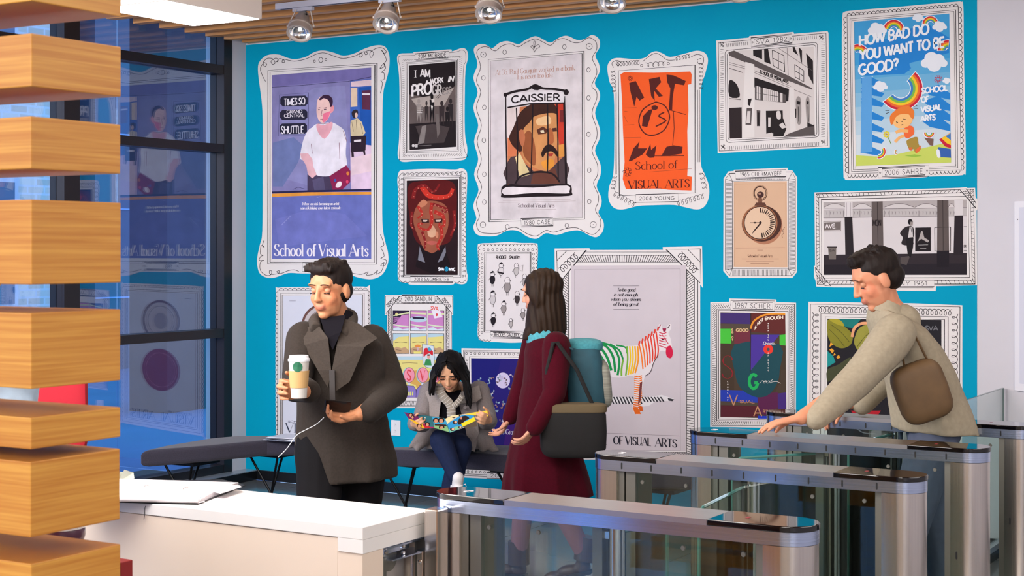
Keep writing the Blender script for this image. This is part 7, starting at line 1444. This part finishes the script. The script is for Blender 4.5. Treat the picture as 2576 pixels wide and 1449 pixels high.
jn = MB(); limbs(jn, [(hA, .088), (kA, .066), (aA, .050)]); limbs(jn, [(hB, .088), (kB, .068), (aB, .048)]); remeshed(jn, 'jeans', mat('navy_denim', (26, 36, 66), .85, noise=.15, nscale=60, spec=.15), gb_, .008, 2, wrinkle(.0025, 12, 24, 1))
M_ws = mat('white_canvas', (224, 222, 224), .6)
so, SP = shoe('sneaker', gb_, aB - UP * .085 + FW * .02, cam_dir(.25, -.82, -.50), M_ws, mat('white_rubber', (236, 236, 236), .5), .95)
lc = MB()
for k in range(5): lc.tube([SP(-.018, .085 + k * .02, .070 - k * .005), SP(.018, .095 + k * .02, .068 - k * .005)], .0025, 5)
lc.tube([SP(0, .07, .082), SP(-.035, .06, .09), SP(-.045, .075, .06)], .002, 5); lc.build('laces', mat('white_rubber'), so)
shoe('sneaker', gb_, Vector((aA.x, aA.y, 0)), cam_dir(-.1, -1), M_ws, mat('white_rubber'), .95)
# magazine: an open curved spread with printed pictures
mg = thing('magazine', 'open colourful magazine with faces on its cover held by the seated woman', 'magazine', tuple(atd(1125, 1060, 8.95)))
Am = Art(crop(1010, 1020, 10.733))
L0 = smooth([(70, 180), (400, 240), (800, 290), (1100, 330), (1180, 360)], 5, False); L1 = smooth([(1310, 735), (1200, 700), (900, 620), (620, 625), (400, 500), (180, 350)], 5, False)
Am.poly(L0 + [(1240, 500)] + L1, (52, 110, 122)); Am.poly([(70, 180), (440, 260), (510, 440), (180, 350)], (110, 40, 96)); Am.poly([(170, 345), (400, 420), (560, 480), (640, 620), (520, 590)], (226, 178, 40)); Am.poly([(510, 440), (860, 510), (890, 605), (640, 622), (560, 500)], (160, 36, 96)); Am.poly([(600, 530), (760, 560), (760, 618), (640, 622)], (190, 40, 50))
Am.poly([(820, 300), (1180, 360), (1240, 500), (1230, 560), (880, 530)], (64, 160, 206)); Am.poly([(870, 530), (1230, 555), (1300, 720), (1000, 640), (890, 605)], (140, 190, 130))
for x, y, r in ((250, 265, 55), (300, 320, 45), (930, 420, 75), (1070, 420, 80), (700, 520, 60), (1085, 610, 70), (480, 560, 60)): Am.poly(circle(x, y - r * .25, r * 1.1, r * .95, 14), (44, 28, 26)); Am.poly(circle(x, y, r * .66, r * .75, 14), (206, 150, 120))
Am.poly([(900, 500), (1200, 520), (1230, 556), (900, 540)], (60, 34, 30)); Am.poly([(610, 320), (640, 310), (670, 345), (620, 345)], (206, 206, 196))
Am.poly([(1180, 360), (1340, 280), (1640, 240), (1700, 240), (1440, 330), (1240, 500)], (226, 210, 160))
Am.poly([(1240, 500), (1440, 360), (1650, 250), (1950, 270), (2010, 420), (1640, 590), (1430, 690), (1310, 735)], (48, 140, 196)); Am.poly([(1700, 235), (2000, 180), (2320, 135), (2335, 290), (2150, 275), (1900, 262)], (240, 200, 70))
Am.poly([(1560, 560), (1640, 570), (1620, 600), (1440, 680), (1320, 730), (1290, 650), (1440, 580)], (120, 184, 150)); Am.poly(smooth([(1520, 460), (1560, 350), (1650, 290), (1750, 280), (1830, 350), (1700, 420), (1640, 500), (1540, 520)], 3), (40, 28, 26)); Am.poly(smooth([(1600, 300), (1640, 310), (1620, 380), (1590, 360)], 3), (196, 130, 104))
for x, y, r in ((1465, 450, 62), (1390, 640, 58), (1590, 585, 40)): Am.poly(circle(x - r * .3, y + r * .1, r * 1.1, r * .8, 14), (50, 32, 28)); Am.poly(circle(x, y, r * .62, r * .55, 12), (220, 170, 140))
Am.poly([(1610, 490), (1960, 310), (2008, 410), (1650, 575)], (232, 206, 40)); Am.poly([(1650, 575), (2008, 410), (2040, 560), (1900, 590), (1700, 600)], (86, 74, 62)); Am.poly([(1220, 350), (1290, 330), (1310, 400), (1250, 430)], (206, 70, 50)); Am.poly([(1330, 320), (1460, 310), (1440, 335), (1350, 345)], (40, 36, 34)); Am.poly([(1545, 262), (1590, 255), (1590, 285), (1550, 290)], (40, 36, 34)); Am.text('ESSAY', 1740, 455, 1870, 405, 34, 3, (70, 60, 20)) if False else None
def mapmag(p, h):
    x = p[0]; d = 8.90 + .05 * math.cos((x - 1018) / 115 * PI * .5) * (1 if x < 1125 else -1) * 0 - .0006 * (abs(x - 1125) ** 1.0) * 1.0 + (1087 - p[1]) * .0018
    return atd(p[0], p[1], d - h * 4)
Am.build('printed_cover', mg, M_print, 0.0, mapf=mapmag)
Bm = Art(crop(1010, 1020, 10.733)); Bm.poly(L0 + [(1240, 500)] + L1, (222, 218, 214)); Bm.poly([(1240, 500), (1180, 360), (1640, 240), (2320, 135), (2335, 290), (1950, 270), (2010, 420), (2040, 560), (1700, 600), (1430, 690), (1310, 735)], (222, 218, 214)); Bm.build('inner_pages', mg, M_print, -.0012, mapf=mapmag)
# ---------------------------------------------------------------- C: woman with a backpack walking left, seen from behind
dC = 7.9; C_ = lambda x, y, d=dC: atd(x, y, d)
wc = thing('person', 'woman in a dark red coat with long brown hair and a teal backpack, walking', 'person', (C_(1370, 900).x, C_(1370, 900).y, 0))
hc3 = C_(1360, 738, 7.9); h3 = frame_of(cam_dir(-.90, .42, -.18)); s3 = 1.0
b3 = MB(); head_geo(b3, hc3, h3, s3); nk3 = C_(1372, 800, 7.92); ch3 = C_(1385, 900, 7.9); pl3 = C_(1385, 1080, 7.9)
b3.cone(hc3 - UP * .06, nk3, .046, .05); b3.cone(nk3, ch3, .06, .11); b3.cone(ch3, pl3, .11, .14)
sc1, sc2 = C_(1345, 862, 8.08), C_(1400, 868, 7.72); ec1, ec2 = C_(1315, 975, 8.15), C_(1395, 990, 7.62); wc1, wc2 = C_(1282, 1050, 8.10), C_(1345, 1075, 7.55)
limbs(b3, [(sc1, .045), (ec1, .036), (wc1, .024)]); limbs(b3, [(sc2, .045), (ec2, .036), (wc2, .024)])
h31, h32 = pl3 + FW * .08, pl3 - FW * .08; a31 = Vector((*C_(1305, 1400, 8.05).xy, .10)); a32 = Vector((*C_(1470, 1400, 7.85).xy, .16)); k31 = C_(1320, 1235, 7.98); k32 = C_(1395, 1250, 7.80)
k31.z, k32.z = .50, .47
limbs(b3, [(h31, .08), (k31, .052), (a31, .038)]); limbs(b3, [(h32, .08), (k32, .052), (a32, .038)])
hand_geo(b3, wc1, cam_dir(-.5, 0, -.8), cam_dir(-.6, -.2, .5), 1, (25, 30, 20), 4, .92); hand_geo(b3, wc2, cam_dir(-.6, 0, -.75), cam_dir(-.5, .4, .5), -1, (25, 30, 20), 4, .92)
remeshed(b3, 'body', M_skin, wc, .006, 2, sockets(hc3, h3, s3), facecolor(hc3, h3, s3, (206, 150, 124)))
M_hb3 = hairmat('long_brown_hair', (42, 28, 18)); head_extras(wc, hc3, h3, s3, M_hb3, 'down')
hr = MB(); hP3 = lambda x, y, z: hc3 + h3 @ (Vector((x, y, z)) * s3)
hr.ball(hP3(0, -.024, .038), (.090, .104, .088), h3)
for q in (-1, 1): hr.ball(hP3(q * .074, -.012, -.012), (.022, .042, .062), h3)
hr.loft([ring(hc3 + RT * x - UP * z + FW * .0, rx, ry, yw, 20, fold=.03, nf=9) for x, z, rx, ry in ((.02, -.04, .088, .085), (.028, .04, .095, .09), (.03, .12, .10, .095), (.025, .19, .11, .09), (.01, .235, .10, .07))])
hl = MB(); remeshed(hr, 'hair', M_hb3, wc, .008, 2, lambda p, n: p + n * (.004 * math.sin(p.x * 150 + p.y * 170 + 2 * math.sin(p.z * 14))))
M_red = mat('dark_red_wool', (66, 6, 22), .95, noise=.15, nscale=90, bump=.2, spec=.1, sheen=.04)
c3_ = lambda x, y, rx, ry, **k: ring(C_(x, y), rx, ry, yw + .2, **k); g = MB()
g.loft([c3_(1374, 838, .07, .07), c3_(1378, 856, .10, .15), c3_(1380, 890, .125, .18), c3_(1378, 970, .13, .17), c3_(1372, 1050, .145, .165), c3_(1372, 1120, .18, .18, fold=.03), c3_(1376, 1190, .215, .20, fold=.05), c3_(1382, 1245, .235, .21, fold=.07)])
limbs(g, [(sc1, .070), (ec1, .058), (wc1, .044)]); limbs(g, [(sc2, .072), (ec2, .060), (wc2, .046)]); remeshed(g, 'coat', M_red, wc, .010, 3, wrinkle(.004, 8, 12, 3))
MB().loft([ring(C_(1374, y), r, r * 1.0, yw, 20, fold=.015) for y, r in ((812, .062), (828, .085), (846, .105), (862, .10))]).build('teal_scarf', mat('teal_knit', (72, 150, 164), .95, noise=.2, nscale=80), wc, smooth=True)
tg = MB(); limbs(tg, [(h31, .086), (k31, .060), (a31, .044)]); limbs(tg, [(h32, .086), (k32, .060), (a32, .044)]); remeshed(tg, 'tights', mat('mauve_tights', (128, 88, 96), .85, spec=.2), wc, .008, 2)
M_boot = mat('brown_boot_leather', (54, 36, 34), .5)
for a, q in ((a31, 0), (a32, 1)):
    so, _p = shoe('boot', wc, Vector((a.x, a.y, a.z - .10)) + RT * .02, cam_dir(-.95, .25, -.25 * q), M_boot, M_base, .95); MB().tube([a - UP * .03, a + UP * .09 + RT * .02 * q], .056, 14).build('boot_shaft', M_boot, so, smooth=True)
# backpack and tote bag: things she carries
bp_c = C_(1468, 955, 7.9); bpk = thing('backpack', 'teal and grey backpack on the walking woman in the red coat', 'backpack', tuple(bp_c))
u = Matrix((RT, FW, UP)).transposed()
def rbox(c, r, p=4, n=18, m=10, tilt=0.0):
    mb = MB(); vs = []; fs = []
    for j in range(m + 1):
        ph_ = -PI / 2 + PI * j / m
        for i in range(n):
            a = 2 * PI * i / n; cx_, sx_ = math.cos(a), math.sin(a); cp_, sp_ = math.cos(ph_), math.sin(ph_); f_ = lambda v: math.copysign(abs(v) ** (2 / p), v)
            q = Vector((r[0] * f_(cx_) * f_(cp_), r[1] * f_(sx_) * f_(cp_), r[2] * f_(sp_))); q = Matrix.Rotation(tilt, 3, 'Y') @ q; vs.append(c + u @ q)
    for j in range(m):
        for i in range(n): fs.append((j * n + i, j * n + (i + 1) % n, (j + 1) * n + (i + 1) % n, (j + 1) * n + i))
    return mb.add(vs, fs)
M_teal = mat('teal_nylon', (36, 82, 98), .7, noise=.12, nscale=30); M_gp = mat('grey_striped_cloth', (150, 150, 140), .8, noise=.3, nscale=1, stretch=(4, 4, 160)); M_tk = mat('black_canvas_bag', (15, 14, 16), .85, noise=.2, nscale=40)
rbox(bp_c, (.105, .15, .20), 4, tilt=-.10).build('main_bag', M_teal, bpk, smooth=True); rbox(bp_c + RT * .095 - UP * .02, (.045, .12, .12), 3.5, tilt=-.10).build('front_pocket', M_gp, bpk, smooth=True); rbox(bp_c + UP * .175 + RT * .0, (.10, .13, .035), 3).build('top_flap', mat('teal_knit'), bpk, smooth=True)
MB().tube([atd(x, y, 7.70) for x, y in ((1440, 880), (1412, 862), (1385, 868), (1368, 920), (1378, 1000), (1420, 1030))], .016, 8, flat=.4, flatdir=tuple(RT)).build('shoulder_strap', M_teal, bpk, smooth=True)
tb_c = C_(1442, 1085, 7.62); tt = thing('tote_bag', 'black canvas tote bag with olive edge hanging by the red coat', 'bag', tuple(tb_c)); rbox(tb_c, (.165, .07, .13), 5).build('bag_body', M_tk, tt, smooth=True); rbox(tb_c + UP * .115, (.168, .072, .025), 5).build('olive_edge', mat('olive_canvas', (96, 82, 58), .85), tt, smooth=True)
MB().tube([tb_c + RT * -.12 + UP * .12, tb_c + RT * -.13 + UP * .30, C_(1392, 862, 7.64), C_(1402, 862, 7.64), tb_c + RT * .02 + UP * .30, tb_c + RT * .10 + UP * .12], .010, 8).build('handle', M_tk, tt, smooth=True)
# ---------------------------------------------------------------- D: person passing the far lane, leaning, hand on the third turnstile
E_ = lambda x, y, d=6.3: atd(x, y, d)
pd_ = thing('person', 'dark haired person in a pale beige jacket leaning through the far turnstile lane', 'person', (E_(2330, 1000).x, E_(2330, 1000).y, 0))
hc4 = E_(2205, 703, 6.30); h4 = frame_of(cam_dir(-.86, -.05, -.42)); s4 = 1.05; b4_ = MB(); head_geo(b4_, hc4, h4, s4)
nk4 = E_(2235, 775, 6.32); ch4 = E_(2290, 870, 6.35); pl4 = E_(2350, 1040, 6.38); b4_.cone(hc4 - UP * .05 + RT * .03, nk4, .05, .055); b4_.cone(nk4, ch4, .06, .09); b4_.cone(ch4, pl4, .09, .12)
s41, s42 = E_(2255, 838, 6.12), E_(2265, 830, 6.50); e41, e42 = E_(2160, 955, 5.98), E_(2220, 960, 6.58); w41 = E_(2015, 1052, 5.83); w42 = E_(2140, 1015, 6.55)
limbs(b4_, [(s41, .052), (e41, .042), (w41, .027)]); limbs(b4_, [(s42, .052), (e42, .042), (w42, .027)])
h41, h42 = pl4 - FW * .09, pl4 + FW * .09; a41 = Vector((*E_(2250, 1200, 6.0).xy, .10)); a42 = Vector((*E_(2420, 1200, 6.05).xy, .12)); k41 = (h41 + a41) / 2 - RT * .05; k42 = (h42 + a42) / 2 - RT * .03
limbs(b4_, [(h41, .09), (k41, .06), (a41, .042)]); limbs(b4_, [(h42, .09), (k42, .06), (a42, .042)])
hand_geo(b4_, w41, cam_dir(-.97, .05, -.18), cam_dir(-.1, 0, -1), 1, (10, 14, 10), 5, 1.0, (40, 15)); hand_geo(b4_, w42, cam_dir(-.8, .1, -.4), cam_dir(-.3, 0, -1), -1, (25, 30, 20), 4, 1.0)
remeshed(b4_, 'body', M_skin, pd_, .0055, 2, sockets(hc4, h4, s4), facecolor(hc4, h4, s4, (206, 140, 108)))
head_extras(pd_, hc4, h4, s4, M_hb, 'down'); hr = MB(); hP4 = lambda x, y, z: hc4 + h4 @ (Vector((x, y, z)) * s4)
hr.ball(hP4(0, -.022, .044), (.086, .100, .084), h4); hr.ball(hP4(0, .030, .098), (.062, .05, .034), h4); hr.ball(hP4(0, -.045, -.01), (.078, .070, .06), h4)
rr_ = random.Random(21)
for k in range(50): x, y = rr_.uniform(-.06, .06), rr_.uniform(-.06, .07); hr.cone(hP4(x, y, .09), hP4(x * 1.1, y * .9 + .004, .126 + .008 * rr_.random() - 5 * x * x), .009, .004, 6)
remeshed(hr, 'hair', M_hb, pd_, .006, 1, wrinkle(.0015, 160, 30))
M_bj = mat('pale_beige_jacket', (158, 148, 128), .9, noise=.1, nscale=60, bump=.2, spec=.15)
yd = math.atan2(FW.y, FW.x); e4 = lambda x, y, rx, ry, **k: ring(E_(x, y, 6.34), rx, ry, yd + .1, **k); g = MB()
g.loft([e4(2240, 782, .07, .07, tilt=(0, .03)), e4(2258, 800, .16, .11, tilt=(0, .05)), e4(2275, 838, .205, .145, tilt=(0, .06)), e4(2300, 910, .20, .165, tilt=(0, .06)), e4(2328, 980, .19, .165, tilt=(0, .05)), e4(2350, 1050, .20, .175, tilt=(0, .03), fold=.03), e4(2356, 1085, .20, .175, tilt=(0, .01), fold=.04)])
g.ball(nk4 + RT * .045 - UP * .055, (.09, .085, .08)); g.ball(nk4 + RT * .02 - UP * .02, (.078, .078, .05))
limbs(g, [(s41, .085), (e41, .070), (w41 + RT * .06, .050)]); limbs(g, [(s42, .082), (e42, .066), (w42 + RT * .05, .048)]); remeshed(g, 'jacket', M_bj, pd_, .009, 3, wrinkle(.004, 9, 15, 5))
MB().loft([ring(nk4 + RT * x - UP * z, r, r, yd, 20, tilt=(0, .03)) for x, z, r in ((-.005, -.03, .068), (0, 0, .078), (.012, .03, .092))]).build('collar', M_bj, pd_, smooth=True)
tq = MB(); limbs(tq, [(h41, .105), (k41, .080), (a41, .060)]); limbs(tq, [(h42, .105), (k42, .080), (a42, .060)]); remeshed(tq, 'trousers', mat('blue_grey_trousers', (78, 86, 108), .9, noise=.1, nscale=40), pd_, .009, 2, wrinkle(.003, 9, 18, 4))
for a in (a41, a42): shoe('shoe', pd_, Vector((a.x, a.y, a.z - .10)) + RT * .03, cam_dir(-.98, .1), mat('black_leather'), M_base)
ob = E_(2318, 985, 6.08); bt_ = thing('shoulder_bag', 'brown olive shoulder bag on the leaning person in the beige jacket', 'bag', tuple(ob)); rbox(ob, (.105, .05, .12), 4, tilt=-.35).build('bag_body', mat('olive_brown_leather', (94, 70, 42), .6, noise=.15, nscale=20), bt_, smooth=True)
MB().tube([atd(x, y, d) for x, y, d in ((2340, 920, 6.10), (2310, 860, 6.08), (2285, 815, 6.16), (2262, 800, 6.25), (2262, 850, 6.14), (2275, 920, 6.05))], .012, 8, flat=.4, flatdir=tuple(RT)).build('strap', mat('olive_brown_leather'), bt_, smooth=True)
# ---------------------------------------------------------------- E: attendant behind the oak slats
F_ = lambda x, y, d=4.0: atd(x, y, d)
pe = thing('person', 'attendant in a pale blue shirt mostly hidden behind the oak slats at the left edge', 'person', (F_(-60, 900).x, F_(-60, 900).y, 0))
hc5 = F_(-80, 740, 4.0); h5 = frame_of(cam_dir(.2, .9, -.1)); b5 = MB(); head_geo(b5, hc5, h5, 1.0); nk5 = F_(-80, 860, 4.02); ch5 = F_(-85, 980, 4.05); pl5 = F_(-85, 1290, 4.1)
b5.cone(hc5 - UP * .06, nk5, .05, .055); b5.cone(nk5, ch5, .07, .12); b5.cone(ch5, pl5, .12, .14)
s51, s52 = F_(-230, 940, 4.1), F_(40, 1000, 4.0); e51, e52 = F_(-260, 1150, 4.1), F_(30, 1190, 3.9); w51, w52 = F_(-180, 1260, 4.3), F_(-20, 1300, 4.2)
s52 = F_(10, 1010, 4.0)
limbs(b5, [(s51, .05), (e51, .04), (w51, .026)]); limbs(b5, [(s52, .05), (e52, .04), (w52, .026)])
for s_, w_ in ((-1, w51), (1, w52)): hand_geo(b5, w_, cam_dir(0, 1, -.2), cam_dir(0, 0, -1), s_, (20, 25, 20), 4, .95)
q1, q2 = pl5 - RT * .09, pl5 + RT * .09; 
for q in (q1, q2): fx = Vector((q.x, q.y, .1)); limbs(b5, [(q, .09), ((q + fx) / 2 + FW * .02, .058), (fx, .042)])
remeshed(b5, 'body', M_skin, pe, .008, 2, None, facecolor(hc5, h5, 1.0, (206, 150, 120))); hr = MB(); hr.ball(hc5 + h5 @ Vector((0, -.022, .035)), (.088, .102, .092), h5); hr.ball(hc5 + h5 @ Vector((0, -.05, -.03)), (.078, .06, .07), h5); remeshed(hr, 'hair', hairmat('light_brown_hair', (92, 66, 50)), pe, .008, 1)
g = MB(); g.loft([ring(F_(-80, y, 4.03), rx, ry, yw, 20) for y, rx, ry in ((885, .07, .06), (910, .14, .10), (960, .19, .12), (1060, .17, .12), (1290, .16, .13))]); limbs(g, [(s51, .07), (e51, .055), (w51, .045)]); limbs(g, [(s52, .075), (e52, .06), (w52, .045)]); remeshed(g, 'shirt', mat('pale_blue_shirt', (176, 200, 222), .85, noise=.25, nscale=14), pe, .010, 2, wrinkle(.004, 12, 18))
tq = MB()
for q in (q1, q2): fx = Vector((q.x, q.y, .06)); tq.cone(q, (q + fx) / 2, .10, .075); tq.cone((q + fx) / 2, fx, .075, .06)
remeshed(tq, 'trousers', mat('black_trousers'), pe, .012, 2)
for q in (q1, q2): shoe('shoe', pe, Vector((q.x, q.y, 0)) - FW * .03, FW, mat('black_leather'), M_base)
rc = F_(150, 995, 6.0); ch_ = thing('office_chair', 'red backed chair seen in the gap between two oak slats', 'chair', (rc.x, rc.y, 0))
rbox(Vector((rc.x - .03, rc.y, 1.08)), (.13, .03, .20), 5).build('backrest', mat('red_fabric', (160, 10, 34), .85), ch_, smooth=True)
bx_ = Vector((rc.x - .03, rc.y + .03, 0)); MB().tube([bx_ + UP * .62, bx_ + UP * 1.0], .015, 8).build('back_stem', M_black, ch_); rbox(bx_ + UP * .60 - FW * .15, (.18, .18, .035), 5).build('seat', mat('red_fabric'), ch_, smooth=True); MB().tube([bx_ + UP * .06 - FW * .15, bx_ + UP * .58 - FW * .15], .022, 10).build('gas_lift', M_black, ch_)
for k in range(5): a = 2 * PI * k / 5; b_ = bx_ - FW * .15; MB().tube([b_ + UP * .07, b_ + Vector((.24 * math.cos(a), .24 * math.sin(a), .045))], .014, 8).ball(b_ + Vector((.24 * math.cos(a), .24 * math.sin(a), .025)), .024).build('leg', M_black, ch_)
